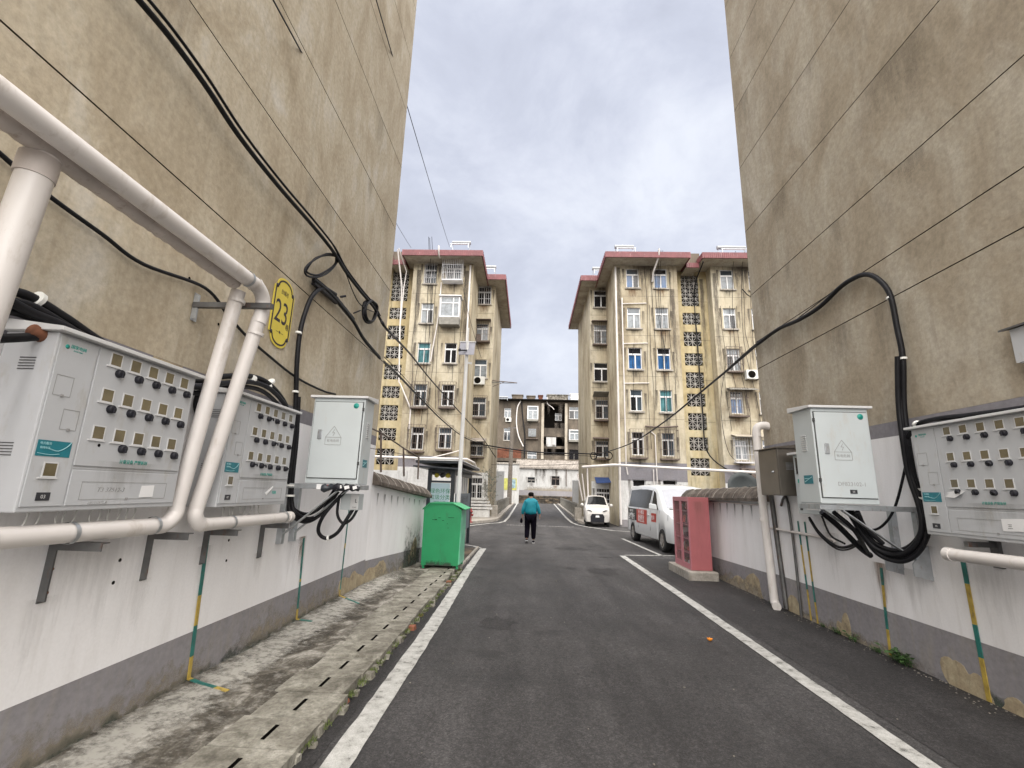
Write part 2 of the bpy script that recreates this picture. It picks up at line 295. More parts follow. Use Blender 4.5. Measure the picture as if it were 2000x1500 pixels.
class MB:
    def __init__(s): s.v = []; s.f = []; s.m = []; s.sm = []
    def _a(s, vs, fs, mi=0, sm=False):
        k = len(s.v); s.v += [Vector(p) for p in vs]
        for f in fs: s.f.append(tuple(i + k for i in f)); s.m.append(mi); s.sm.append(sm)
        return s
    def hexa(s, p, mi=0):                           # 8 corners: bottom 4 ccw, top 4 ccw
        return s._a(p, [(3, 2, 1, 0), (4, 5, 6, 7), (0, 1, 5, 4), (1, 2, 6, 5), (2, 3, 7, 6), (3, 0, 4, 7)], mi)
    def box(s, x0, x1, y0, y1, z0, z1, mi=0):
        return s.hexa([(x0, y0, z0), (x1, y0, z0), (x1, y1, z0), (x0, y1, z0), (x0, y0, z1), (x1, y0, z1), (x1, y1, z1), (x0, y1, z1)], mi)
    def fbox(s, F, u0, u1, v0, v1, w0, w1, mi=0):
        return s.hexa([F(u0, v0, w1), F(u1, v0, w1), F(u1, v0, w0), F(u0, v0, w0), F(u0, v1, w1), F(u1, v1, w1), F(u1, v1, w0), F(u0, v1, w0)], mi)
    def bar(s, a, b, t, h=None, upv=None, mi=0):
        a, b = Vector(a), Vector(b); h = h or t; d_ = (b - a).normalized()
        u_ = Vector(upv) if upv else (UP if abs(d_.z) < 0.95 else Vector((0, 1, 0)))
        r = d_.cross(u_).normalized() * t / 2; q = r.cross(d_).normalized() * h / 2
        return s.hexa([a - r - q, a + r - q, b + r - q, b - r - q, a - r + q, a + r + q, b + r + q, b - r + q], mi)
    def quad(s, a, b, c, d_, mi=0): return s._a([a, b, c, d_], [(0, 1, 2, 3)], mi)
    def poly(s, pts, mi=0): return s._a(pts, [tuple(range(len(pts)))], mi)
    def tube(s, pts, r, seg=8, mi=0, caps=True, closed=False):
        P = [Vector(p) for p in pts]; n = len(P); V = []; u_ = None
        for i, p in enumerate(P):
            if closed: d_ = P[(i + 1) % n] - P[i - 1]
            else: d_ = P[min(i + 1, n - 1)] - P[max(i - 1, 0)]
            if d_.length < 1e-9: d_ = Vector((0, 0, 1))
            d_.normalize()
            if u_ is None: u_ = d_.cross(Vector((0.3, 0.5, 0.81))).normalized()
            u_ = (u_ - d_ * u_.dot(d_)).normalized(); q = d_.cross(u_)
            rr = r[i] if isinstance(r, (list, tuple)) else r
            for k in range(seg):
                a = 2 * math.pi * k / seg; V.append(p + u_ * (math.cos(a) * rr) + q * (math.sin(a) * rr))
        fs = []
        for i in range(n if closed else n - 1):
            j = (i + 1) % n
            for k in range(seg): fs.append((i * seg + k, i * seg + (k + 1) % seg, j * seg + (k + 1) % seg, j * seg + k))
        s._a(V, fs, mi, True)
        if caps and not closed:
            s._a(V[:seg][::-1], [tuple(range(seg))], mi); s._a(V[-seg:], [tuple(range(seg))], mi)
        return s
    def cyl(s, a, b, r, seg=16, mi=0): return s.tube([a, b], r, seg, mi)
    def lathe(s, o, ax, prof, seg=20, mi=0):
        o = Vector(o); ax = Vector(ax).normalized(); u_ = ax.cross(Vector((0.31, 0.52, 0.8))).normalized(); q = ax.cross(u_); V = []; fs = []
        for r, h in prof:
            for k in range(seg):
                a = 2 * math.pi * k / seg; V.append(o + ax * h + u_ * (math.cos(a) * r) + q * (math.sin(a) * r))
        for i in range(len(prof) - 1):
            for k in range(seg): fs.append((i * seg + k, i * seg + (k + 1) % seg, (i + 1) * seg + (k + 1) % seg, (i + 1) * seg + k))
        return s._a(V, fs, mi, True)
    def prism(s, F, pts, w0, w1, mi=0):              # polygon in a frame, extruded along its normal
        n = len(pts); A = [F(a, b, w0) for a, b in pts]; B = [F(a, b, w1) for a, b in pts]
        s._a(B, [tuple(range(n))], mi); s._a(A[::-1], [tuple(range(n))], mi)
        return s._a(A + B, [(i, (i + 1) % n, n + (i + 1) % n, n + i) for i in range(n)], mi)
    def build(s, name, mats, parent=None, bev=0.0, loc=None):
        mats = [mats] if isinstance(mats, str) else mats
        lo = Vector((min(p[i] for p in s.v) for i in range(3))); hi = Vector((max(p[i] for p in s.v) for i in range(3)))
        o_ = Vector(loc) if loc is not None else Vector(((lo.x + hi.x) / 2, (lo.y + hi.y) / 2, lo.z))
        me = bpy.data.meshes.new(name); me.from_pydata([p - o_ for p in s.v], [], s.f)
        for k in mats: me.materials.append(MATS[k])
        for i, p in enumerate(me.polygons): p.material_index = s.m[i]; p.use_smooth = s.sm[i]
        me.update()
        ob = bpy.data.objects.new(name, me); col.objects.link(ob); put(ob, o_, parent)
        if bev:
            bm = ob.modifiers.new('b', 'BEVEL'); bm.width = bev; bm.segments = 2; bm.limit_method = 'ANGLE'; bm.angle_limit = R(40)
        return ob
WL = {}
def put(ob, o_, parent):
    WL[ob.name] = Vector(o_)
    if parent is not None:
        ob.parent = parent; ob.location = Vector(o_) - WL[parent.name]
    else: ob.location = o_
def tag(o, label, cat, group=None):
    o['label'] = label; o['category'] = cat
    if group: o['group'] = group
    return o
def thing(name, label, cat, loc, group=None):
    o = bpy.data.objects.new(name, None); col.objects.link(o); o.empty_display_size = 0.2; put(o, Vector(loc), None)
    return tag(o, label, cat, group)
def struct(o, kind='structure'): o['kind'] = kind; return o
def copytree(o, parent=None):
    c = o.copy(); col.objects.link(c)
    if parent is not None: c.parent = parent
    for ch in [k for k in bpy.data.objects if k.parent == o]: copytree(ch, c)
    return c
def text(s_, F, u, v, size, m, parent, wd=0.0015, name='lettering', sx=1.0, center=True, shear=0.0):
    cu = bpy.data.curves.new(name, 'FONT'); cu.body = s_; cu.size = size; cu.extrude = 0.0008
    cu.align_x = 'CENTER' if center else 'LEFT'; cu.align_y = 'CENTER'; cu.resolution_u = 3; cu.shear = shear
    to = bpy.data.objects.new('t', cu); col.objects.link(to)
    bpy.context.view_layer.update()
    me = bpy.data.meshes.new_from_object(to.evaluated_get(bpy.context.evaluated_depsgraph_get()))
    bpy.data.objects.remove(to); bpy.data.curves.remove(cu)
    o_ = F(u, v, wd)
    me.transform(Matrix.Scale(sx, 4, (1, 0, 0)))
    me.transform(Matrix((F.r, F.u, F.n)).transposed().to_4x4())
    me.name = name; me.materials.clear(); me.materials.append(MATS[m])
    ob = bpy.data.objects.new(name, me); col.objects.link(ob); put(ob, o_, parent)
    return ob
def holes(mb, F, u0, u1, v0, v1, rects, depth, mi=0, mir=None):
    """a wall face with real openings and reveals"""
    mir = mi if mir is None else mir
    us = sorted({u0, u1, *[r[0] for r in rects], *[r[1] for r in rects]}); vs_ = sorted({v0, v1, *[r[2] for r in rects], *[r[3] for r in rects]})
    us = [x for x in us if u0 <= x <= u1]; vs_ = [x for x in vs_ if v0 <= x <= v1]
    for a, b in zip(us, us[1:]):
        for c, e_ in zip(vs_, vs_[1:]):
            mu, mv = (a + b) / 2, (c + e_) / 2
            if any(r[0] < mu < r[1] and r[2] < mv < r[3] for r in rects): continue
            mb.quad(F(a, c), F(b, c), F(b, e_), F(a, e_), mi)
    for a, b, c, e_ in rects:
        mb.quad(F(a, c), F(b, c), F(b, c, -depth), F(a, c, -depth), mir); mb.quad(F(a, e_, -depth), F(b, e_, -depth), F(b, e_), F(a, e_), mir)
        mb.quad(F(a, c), F(a, c, -depth), F(a, e_, -depth), F(a, e_), mir); mb.quad(F(b, c, -depth), F(b, c), F(b, e_), F(b, e_, -depth), mir)

def stain(F_, u0, u1, v0, v1, m, parent, w_=.0075, nu=1):
    me = bpy.data.meshes.new('stain'); P = [F_(u0, v0, w_), F_(u1, v0, w_), F_(u1, v1, w_), F_(u0, v1, w_)]; c = sum(P, Vector()) / 4
    me.from_pydata([p - c for p in P], [], [(0, 1, 2, 3)]); uv = me.uv_layers.new(name='UVMap')
    for i, q in enumerate(((0, 0), (1, 0), (1, 1), (0, 1))): uv.data[i].uv = q
    me.materials.append(MATS[m]); o = bpy.data.objects.new('stain', me); col.objects.link(o); put(o, c, parent); return o
# ------------------------------------------------------------------ ground, roads, kerbs
FT = lambda x, y, z=0.0: Fr((x, y, z), (1, 0, 0), (0, 1, 0))
def sheet(name, pts, z, m, parts=1):
    b = MB(); b.poly([(x, y, z) for x, y in pts]); return struct(b.build(name, m))
sheet('ground', [(-600, -600), (600, -600), (600, 1500), (-600, 1500)], -0.03, 'ground_far')
sheet('road', [(-2.2, -8), (3.95, -8), (3.95, 13.4), (45, 13.4), (45, 28), (2.9, 28), (3.95, 69.5), (-1.75, 69.5), (-1.5, 28), (-45, 28), (-45, 13.4), (-2.2, 13.4)], 0.0, 'asphalt_road')
sheet('road_edge_left', [(-1.45, -8), (-1.2, -8), (-1.25, 13.3), (-2.05, 13.6), (-2.1, 10.6), (-1.47, 10.4)], 0.004, 'asphalt_new')
sheet('road_edge_right', [(2.72, -8), (3.87, -8), (3.87, 12.9), (2.75, 12.9), (2.72, 5)], 0.004, 'asphalt_new')
def blob(cx, cy, rx, ry, z, n=22, k=0.25, sd=1):
    rr = random.Random(sd); o = []
    for i in range(n):
        a = 2 * math.pi * i / n; q = 1 + rr.uniform(-k, k); o.append((cx + math.cos(a) * rx * q, cy + math.sin(a) * ry * q))
    return o
sheet('asphalt_patch', blob(1.62, 10.6, 0.3, 0.42, 0, sd=3), 0.003, 'asphalt_new')
sheet('asphalt_patch', blob(0.95, 10.9, 0.11, 0.14, 0, sd=4), 0.003, 'asphalt_new')
sheet('asphalt_patch', blob(2.0, 12.9, 0.2, 0.1, 0, sd=5), 0.003, 'asphalt_new')
def line(name, pts, wd, z=0.008):
    P = [Vector((x, y, 0)) for x, y in pts]; b = MB(); Lf = []; Rt = []; rl = random.Random(int(wd * 1000) + len(pts))
    if wd > .1:                                       # ragged, slightly wandering edges near the camera
        Q = [P[0]]
        for a, c in zip(P, P[1:]):
            n = max(1, int((c - a).length / .12)) if a.y < 20 else 1
            Q += [a.lerp(c, (i + 1) / n) for i in range(n)]
        P = Q
    for i, p in enumerate(P):
        d1 = (P[i] - P[i - 1]).normalized() if i else (P[1] - P[0]).normalized()
        d2 = (P[i + 1] - P[i]).normalized() if i < len(P) - 1 else d1
        d_ = (d1 + d2).normalized(); nn = Vector((-d_.y, d_.x, 0)); c = max(0.4, nn.dot(Vector((-d1.y, d1.x, 0)))); k = wd / 2 / c
        Lf.append(p + nn * (k + rl.uniform(-.005, .004)) + UP * z); Rt.append(p - nn * (k + rl.uniform(-.005, .004)) + UP * z)
    for i in range(len(P) - 1): b.quad(Rt[i], Rt[i + 1], Lf[i + 1], Lf[i])
    return struct(b.build(name, 'road_paint'))
line('white_road_line', [(-1.07, -8), (-1.09, 3.1), (-1.11, 6), (-1.2, 10), (-1.235, 13.85)], 0.17)
line('white_road_line', [(-1.32, 13.9), (-1.55, 14.35), (-1.85, 14.6), (-2.6, 14.8)], 0.1)
line('white_road_line', [(2.5, -8), (2.52, 3.4), (2.55, 8), (2.53, 13.3)], 0.15)
line('white_road_line', [(2.62, 13.42), (3.4, 13.58), (5.8, 13.9)], 0.11)
line('white_road_line', [(3.66, 13.52), (3.6, 15), (3.5, 18.3)], 0.11)
line('white_road_line', [(-1.5, 69), (-1.3, 45), (-1.2, 30), (-1.25, 26), (-1.5, 24.8), (-1.9, 24.1), (-2.7, 22.1), (-4, 21.6)], 0.14)
line('white_road_line', [(3.65, 69), (2.9, 45), (2.5, 32), (2.42, 27), (2.55, 25.2), (2.9, 23.9), (3.8, 22.1), (5.2, 21.5)], 0.14)
line('white_road_line', [(3.05, 27.5), (3.0, 26.2), (3.4, 24.6)], 0.09)
b = MB()
for i in range(24):
    x = -1.0 + i * 0.135
    if random.random() < 0.8: b.poly([(x, 23.5 + random.uniform(-.05, .05), 0.007), (x + 0.1, 23.5, 0.007), (x + 0.1, 23.62, 0.007), (x, 23.6, 0.007)])
struct(b.build('worn_crossing_line', 'road_paint'))

def crack(pts, w0, sd):
    rr = random.Random(sd); P = spline([(x, y, 0) for x, y in pts], 9); P = [p + Vector((rr.uniform(-.018, .018), rr.uniform(-.02, .02), 0)) for p in P]; b = MB()
    for i in range(len(P) - 1):
        d_ = (P[i + 1] - P[i]).normalized(); nn = Vector((-d_.y, d_.x, 0)); k0, k1 = (w0 * (.35 + .65 * math.sin(math.pi * j / (len(P) - 1))) / 2 for j in (i, i + 1)); z = UP * .0025
        b.quad(P[i] - nn * k0 + z, P[i + 1] - nn * k1 + z, P[i + 1] + nn * k1 + z, P[i] + nn * k0 + z)
    return struct(b.build('road_crack', 'dark_gap'))
crack([(-.6, 4.2), (-.2, 4.6), (.3, 4.55), (.7, 5.0)], .007, 1); crack([(1.9, 3.2), (1.6, 3.9), (1.75, 4.8), (1.5, 5.6)], .006, 2); crack([(-.9, 7.4), (.1, 7.7), (1.2, 7.5), (2.3, 7.9)], .008, 3); crack([(.5, 9.0), (.6, 10.5), (.4, 12), (.7, 13.8)], .008, 4); crack([(3.0, 4.2), (3.15, 5.5), (3.05, 7)], .008, 5); crack([(-1, 15), (1, 15.4), (3, 15.2)], .012, 6)
sheet('asphalt_patch', blob(-.35, 6.3, .22, .3, 0, sd=8), 0.003, 'asphalt_new'); sheet('asphalt_patch', blob(1.3, 14.6, .5, .35, 0, sd=9), 0.003, 'asphalt_new'); sheet('asphalt_patch', blob(-.2, 19, .9, .5, 0, sd=10), 0.003, 'asphalt_new')
# concrete apron beside the left wall, sloping to the drain slabs
b = MB(); rr = random.Random(5); ny = 70
xs = [(-2.62, 0.10), (-2.45, 0.092), (-2.25, 0.078), (-2.05, 0.072), (-1.9, 0.068), (-1.8, 0.05)]
for j in range(ny + 1):
    y = -4 + j * (14.6 / ny)
    for i, (x, z) in enumerate(xs):
        b.v.append(Vector((x + (rr.uniform(-.015, .015) if 0 < i else 0), y, z + rr.uniform(-.006, .006) + 0.012 * math.sin(y * 2.3 + x * 5))))
k = len(xs)
for j in range(ny):
    for i in range(k - 1): b.f.append((j * k + i, j * k + i + 1, (j + 1) * k + i + 1, (j + 1) * k + i)); b.m.append(0); b.sm.append(True)
struct(b.build('pavement', 'concrete_old'))
# drain cover slabs, one by one
rr = random.Random(11)
for i in range(-8, 18):
    y0 = 3.135 + i * 0.4; dx = rr.uniform(-.03, .03); ri = -1.345 + rr.uniform(-.035, .02); a = rr.uniform(-.006, .006); z1 = 0.075 + rr.uniform(-.006, .006)
    if i > 12: ri -= 0.06
    b = MB(); F_ = Fr((0, 0, z1), (1, 0, a), (0, 1, 0)); x0, x1, ya, yb = -1.885 + dx, ri, y0 + 0.006, y0 + 0.394
    sx = -1.6 + i * 0.004
    holes(b, F_, x0, x1, ya, yb, [(sx - 0.014, sx + 0.014, y0 + 0.1, y0 + 0.29)], 0.05, 0, 1)
    b.quad(F_(sx - .014, y0 + .1, -.05), F_(sx + .014, y0 + .1, -.05), F_(sx + .014, y0 + .29, -.05), F_(sx - .014, y0 + .29, -.05), 1)
    for p, q in (((x0, ya), (x1, ya)), ((x1, ya), (x1, yb)), ((x1, yb), (x0, yb)), ((x0, yb), (x0, ya))):
        b.quad(F_(*p, -.075), F_(*q, -.075), F_(*q), F_(*p))
    o = b.build('drain_slab', ['slab_concrete', 'void_dark'])
    tag(o, 'slotted concrete drain slab lying in the row beside the left kerb', 'drain slab', 'slotted concrete slabs covering the drain')
# broken brick and mortar edge of the drain, with moss
rr = random.Random(3); b = MB()
for i in range(70):
    y = -1 + i * 0.16 + rr.uniform(-.03, .03); x = -1.33 + rr.uniform(-.035, .02); s_ = rr.uniform(.03, .07); h = rr.uniform(.02, .06)
    p = [Vector((x + rr.uniform(-1, 1) * .01 + dx * s_, y + dy * s_ * 1.3, z)) for z in (0, h) for dx, dy in ((-.6, -.6), (.5, -.5), (.6, .6), (-.5, .5))]
    b.hexa(p, 1 if rr.random() < 0.09 else 0)
o = b.build('drain_edge_rubble', ['slab_concrete', 'brick_chip']); struct(o, 'stuff')
def tufts(name, spots, n, m, size, seed, h=0.03):
    b = MB(); rr = random.Random(seed)
    for _ in range(n):
        x, y, z, sp = rr.choice(spots); x += rr.gauss(0, sp); y += rr.gauss(0, sp * 2); a = rr.uniform(0, 6.28); s_ = size * rr.uniform(.5, 1.3)
        dx, dy = math.cos(a) * s_, math.sin(a) * s_
        b.poly([(x - dy * .3, y + dx * .3, z), (x + dy * .3, y - dx * .3, z), (x + dx, y + dy, z + h * rr.uniform(.2, 1.2))])
    return struct(b.build(name, m), 'stuff')
tufts('moss', [(-1.335, 3.3 + i * .24, .03, .02) for i in range(29)] + [(-1.36, 9.2, .02, .05)] * 3, 3000, 'moss', .014, 9, .03)

# far kerbs and island
def kerb(name, pts, wd, h, m='curb_concrete', z0=-0.02):
    b = MB()
    for p, q in zip(pts, pts[1:]):
        p, q = Vector((*p, 0)), Vector((*q, 0)); d_ = (q - p).normalized(); nn = Vector((-d_.y, d_.x, 0)) * wd
        b.hexa([p + UP * z0, q + UP * z0, q + nn + UP * z0, p + nn + UP * z0, p + UP * h, q + UP * h, q + nn + UP * h, p + nn + UP * h])
    return struct(b.build(name, m, bev=.012))
kerb('kerb', [(-2.95, 23.0), (-2.0, 25.0), (-1.65, 26.4), (-1.6, 28), (-1.85, 66)], 0.16, 0.13)
kerb('kerb', [(3.95, 66), (2.85, 28.4), (2.78, 27.0), (2.95, 26.0)], 0.16, 0.13)
sheet('sidewalk', [(-3.05, 23.2), (-2.15, 25.1), (-1.8, 26.4), (-1.76, 28), (-2.0, 66), (-4.2, 66), (-3.2, 33), (-3.2, 26.2), (-9, 24.9), (-9, 23.4)], 0.11, 'curb_concrete')
sheet('sidewalk', [(4.1, 66), (3.0, 28.4), (2.93, 27.2), (3.15, 26.2), (3.6, 27.2), (3.6, 34), (5.8, 66)], 0.11, 'curb_concrete')
kerb('kerb', [(-2.15, 10.4), (-2.2, 14.1)], 0.1, 0.07); kerb('kerb', [(-1.42, 13.9), (-1.42, 10.2)], 0.06, 0.06)
sheet('planting_bed', [(-2.15, 10.4), (-1.45, 10.3), (-1.46, 13.8), (-2.2, 14.0)], 0.02, 'stone_dark')

# ------------------------------------------------------------------ the two gable buildings close by
XL, XR, YE = -2.6, 3.87, 7.9
SE = [3.75, 5.1, 6.34, 7.67, 8.95, 10.2, 11.5, 12.8, 14.1]
def gable(Fc, ylen, plas, name, label, near_z):
    th = thing(name, label, 'building', Fc(ylen / 2, 0, 0))
    rr = random.Random(len(label)); b = MB()
    zs = sorted([2.44, 15.4] + SE + ([4.22] if Fc.r.y < 0 else [])); g = 0.006
    for a, c in zip(zs, zs[1:]):
        lo = a + (g if a > 2.5 else 0); hi = c - (g if c < 15 else 0); n = 26
        for i in range(n):
            u0, u1 = ylen * i / n, ylen * (i + 1) / n
            b.quad(Fc(u0, lo), Fc(u1, lo), Fc(u1, hi), Fc(u0, hi))
        if c < 15:                                     # recessed joint
            b.quad(Fc(0, hi), Fc(ylen, hi), Fc(ylen, hi, -.018), Fc(0, hi, -.018), 1); b.quad(Fc(0, hi, -.018), Fc(ylen, hi, -.018), Fc(ylen, c + g, -.018), Fc(0, c + g, -.018), 1)
            b.quad(Fc(0, c + g, -.018), Fc(ylen, c + g, -.018), Fc(ylen, c + g), Fc(0, c + g), 1)
    for u in (0, ylen): b.quad(Fc(u, 2.44), Fc(u, 15.4), Fc(u, 15.4, -12), Fc(u, 2.44, -12), 0) 
    b.quad(Fc(0, 2.44, -12), Fc(ylen, 2.44, -12), Fc(ylen, 15.4, -12), Fc(0, 15.4, -12)); b.quad(Fc(0, 15.4), Fc(ylen, 15.4), Fc(ylen, 15.4, -12), Fc(0, 15.4, -12))
    b.build('plaster_wall', [plas, 'seam_brown'], th)
    def band(nm, z0, z1, m, w_):
        q = MB(); q.fbox(Fc, -.002, ylen + .002, z0, z1, -11.9, w_); return q.build(nm, m, th)
    band('grey_band', 2.285, 2.438, 'band_grey', 0.003); band('white_lower_wall', 0.462, 2.284, 'wall_white', 0.004); band('grey_dado', -0.02, 0.461, 'dado_grey', 0.006)
    q = MB(); q.fbox(Fc, -.5, ylen + .5, 15.41, 15.6, -12.4, 0.5); q.fbox(Fc, -.4, ylen + .4, 15.6, 16.1, -12.3, .4); q.build('roof', 'roof_red', th)
    return th
FL = Fr((XL, 0, 0), (0, 1, 0)); FR = Fr((XR, 0, 0), (0, -1, 0))
FLb = Fr((XL, -1.6, 0), (0, 1, 0)); FRb = Fr((XR, YE, 0), (0, -1, 0))
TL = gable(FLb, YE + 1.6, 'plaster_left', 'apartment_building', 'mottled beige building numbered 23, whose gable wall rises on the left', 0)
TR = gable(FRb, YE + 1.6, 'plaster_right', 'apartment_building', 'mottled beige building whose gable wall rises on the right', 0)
def patch(F_, cu, cv, ru, rv, m, parent, name, sd, wd=.009, n=18, kk=.25, flat=False):
    rr = random.Random(sd); pts = []; n = 44; ph = [rr.uniform(0, 6.28) for _ in range(6)]
    for i in range(n):
        a = 2 * math.pi * i / n; q = 1 + sum(math.sin(a * (k + 2) + ph[k]) * (.2, .13, .1, .06, .05, .04)[k] for k in range(6)) + rr.uniform(-.03, .03); x, y = math.cos(a) * ru * q, math.sin(a) * rv * q
        if flat: y = max(y, 0)
        pts.append((cu + x, cv + y))
    b = MB(); b.prism(F_, pts, wd - .003, wd); return b.build(name, m, parent)
p0 = AX(316, 688, XL)
q = MB(); q.fbox(FL, 3.02, 3.3, 2.288, 2.436, .0035, .006); q.build('bare_patch', 'bare_render', TL)
patch(FL, 7.35, 0.1, .42, .3, 'bare_render', TL, 'peeled_paint', 4, .009, 26, .3, True)
for y, r1, r2, sd in ((7.45, .2, .22, 5), (6.35, .16, .2, 6), (4.72, .2, .27, 7), (4.25, .16, .1, 9)):
    patch(FR, -y, 0.0, r1, r2, 'bare_render', TR, 'peeled_paint', sd, .009, 30, .28, True)
for (y, z) in ((3.086, 1.099), (3.069, .967), (4.2, 1.113), (4.209, .944), (3.6, 2.88), (3.2, 3.1)):
    q = MB(); q.lathe(FL(y, z, .0042), (1, 0, 0), [(0, .0005), (.009, .0005), (.012, .001), (.012, .0)], 10); q.build('drill_hole', 'void_dark', TL)

# ------------------------------------------------------------------ low walls continuing from the gables
def lowwall(name, label, P0, P1, face, h0, h1, c0, c1, th_=.24, peel=()):
    """P0 near, P1 far ground points of the visible face; face = +1 when it looks to +X"""
    P0, P1 = Vector((*P0, 0)), Vector((*P1, 0)); T_ = thing(name, label, 'wall', (P0 + P1) / 2)
    d_ = (P1 - P0).normalized(); back = Vector((-d_.y, d_.x, 0)) * (th_ * face)
    def seg(nm, a0, b0, a1, b1, off, m):
        q = MB(); o0 = back.normalized() * -off
        A, B = P0 + o0, P1 + o0; C, D = P1 + back - o0, P0 + back - o0
        q.hexa([A + UP * a0, B + UP * a1, C + UP * a1, D + UP * a0, A + UP * b0, B + UP * b1, C + UP * b1, D + UP * b0]); return q.build(nm, m, T_)
    seg('white_face', .44, h0, .36, h1, 0, 'wall_white'); seg('grey_dado', -.02, .438, -.02, .358, .004, 'dado_grey')
    q = MB(); n = 26; pr = []                         # overhanging rounded tile coping
    for i in range(n + 1):
        t_ = i / n; c = P0.lerp(P1, t_) + back / 2; hb = h0 + (h1 - h0) * t_; ht = c0 + (c1 - c0) * t_; W_ = th_ / 2 + .13
        wob = .008 * math.sin(i * 2.1); bn = back.normalized()
        pr.append([c + bn * (-W_ + wob) + UP * hb, c + bn * (-W_ + wob) + UP * (hb + .05), c + bn * (-W_ * .8) + UP * (hb * .45 + ht * .55), c + bn * (-W_ * .42) + UP * (ht - .02), c + UP * (ht + (.012 if i % 2 else 0)),
                   c + bn * (W_ * .42) + UP * (ht - .02), c + bn * (W_ * .8) + UP * (hb * .45 + ht * .55), c + bn * W_ + UP * (hb + .05), c + bn * W_ + UP * hb])
    k = 9
    for r_ in pr: q.v += r_
    for i in range(n):
        for j in range(k): q.f.append((i * k + j, (i + 1) * k + j, (i + 1) * k + (j + 1) % k, i * k + (j + 1) % k)); q.m.append(0); q.sm.append(False)
    q.f += [tuple(range(k)), tuple(range(n * k, n * k + k))[::-1]]; q.m += [0, 0]; q.sm += [False, False]
    for i in range(1, n, 3):                           # mortar joints
        q.tube([p + (p - (pr[i][4] - UP * .3)).normalized() * .004 for p in pr[i][1:8]], .006, 5, 1)
    q.build('tile_coping', ['coping_tile', 'curb_concrete'], T_)
    return T_
LW = lowwall('boundary_wall', 'low white boundary wall with brown tile coping running from the left gable to the green bin', (-2.6, 7.9), (-2.27, 10.7), 1, 1.64, 1.4, 1.87, 1.62)
RW = lowwall('boundary_wall', 'low white boundary wall with mossy tile coping behind the pink cabinet', (3.87, 7.9), (3.87, 12.0), -1, 1.55, 1.52, 1.8, 1.76)
patch(FR, -9.0, 0.0, .62, .3, 'bare_render', RW, 'peeled_paint', 21, .009, 40, .22, True)
Fw = Fr((-2.6, 7.9, 0), (.33, 2.8, 0))
patch(Fw, .55, 0.05, .5, .3, 'bare_render', LW, 'peeled_paint', 12, .012, 30, .3, True)
patch(Fw, 2.1, 0.05, .28, .5, 'bare_render', LW, 'peeled_paint', 14, .012, 30, .4, True)
# dirt on the near walls
stain(FL, 1.2, 4.6, .06, .36, 'stain_mud', TL); stain(FL, 4.2, 7.88, .05, .46, 'stain_mud', TL); stain(FL, 2.0, 7.8, .05, .2, 'stain_green', TL, .009)
stain(FR, -7.8, -4.9, .0, .16, 'stain_mud', TR); stain(FR, -5.2, -3.0, .0, .12, 'stain_green', TR)
for y, w_, z0, z1, m_ in ((2.62, .3, .5, .97, 'stain_grey'), (3.3, .26, .55, .95, 'stain_grey'), (5.6, .3, .45, 1.02, 'stain_rust'), (3.9, .3, .6, 1.1, 'stain_grey'), (5.4, .5, .5, 1.0, 'stain_grey'), (4.7, .3, .5, .95, 'stain_grey'), (2.9, 1.2, .5, 1.3, 'stain_grey')): stain(FL, y - w_ / 2, y + w_ / 2, z0, z1, m_, TL)
for y, w_, z0, z1, m_ in ((5.6, .35, .35, .95, 'stain_rust'), (4.9, .25, .3, 1.2, 'stain_grey'), (5.15, .6, .4, .95, 'stain_grey'), (4.3, .7, .5, 1.2, 'stain_grey'), (6.4, .5, .4, 1.2, 'stain_grey')): stain(FR, -y - w_ / 2, -y + w_ / 2, z0, z1, m_, TR)
rr = random.Random(77)
for FF, TT in ((FL, TL), (FR, TR)):
    for i in range(16):
        y = rr.uniform(1.5, 7.7); zt = rr.choice([3.74, 5.09, 6.33, 7.66, 8.94]); h = rr.uniform(.4, 1.1); w_ = rr.uniform(.15, .5); u = y if FF is FL else -y
        stain(FF, u - w_, u + w_, zt - h, zt, 'stain_faint', TT, .0015)
stain(Fw, 1.5, 2.75, .0, 1.0, 'stain_green', LW, .014); stain(Fw, .1, 2.7, .0, .4, 'stain_mud', LW, .013); stain(FR, -11.5, -8.0, .0, .3, 'stain_mud', RW, .012)
for i in range(9): u = .2 + i * .3; stain(Fw, u, u + .12, 1.2, 1.5 - i * .02, 'stain_dark', LW, .006)
for i in range(9): u = -11 + i * .34; stain(FR, u, u + .14, 1.1, 1.5, 'stain_dark', RW, .006)
Fap = Fr((0, 0, 0), (0, 1, -.0), (-1, 0, .075))
b_ = stain(Fr((-1.88, 0, .077), (0, 1, 0), (-1, 0, .05)), 1.0, 9.8, .2, .76, 'stain_salt', None, .004); b_.name = 'salt_crust'; struct(b_, 'stuff')
# trim strip under the right coping
q = MB(); q.tube(spline([(3.855, y, 1.5 + .012 * math.sin(y * 5)) for y in (7.95, 8.6, 9.3, 10, 10.7, 11.4)], 3), .013, 8)
tag(q.build('cable_conduit', 'pvc_white'), 'thin white conduit running just under the mossy coping on the right', 'pipe')
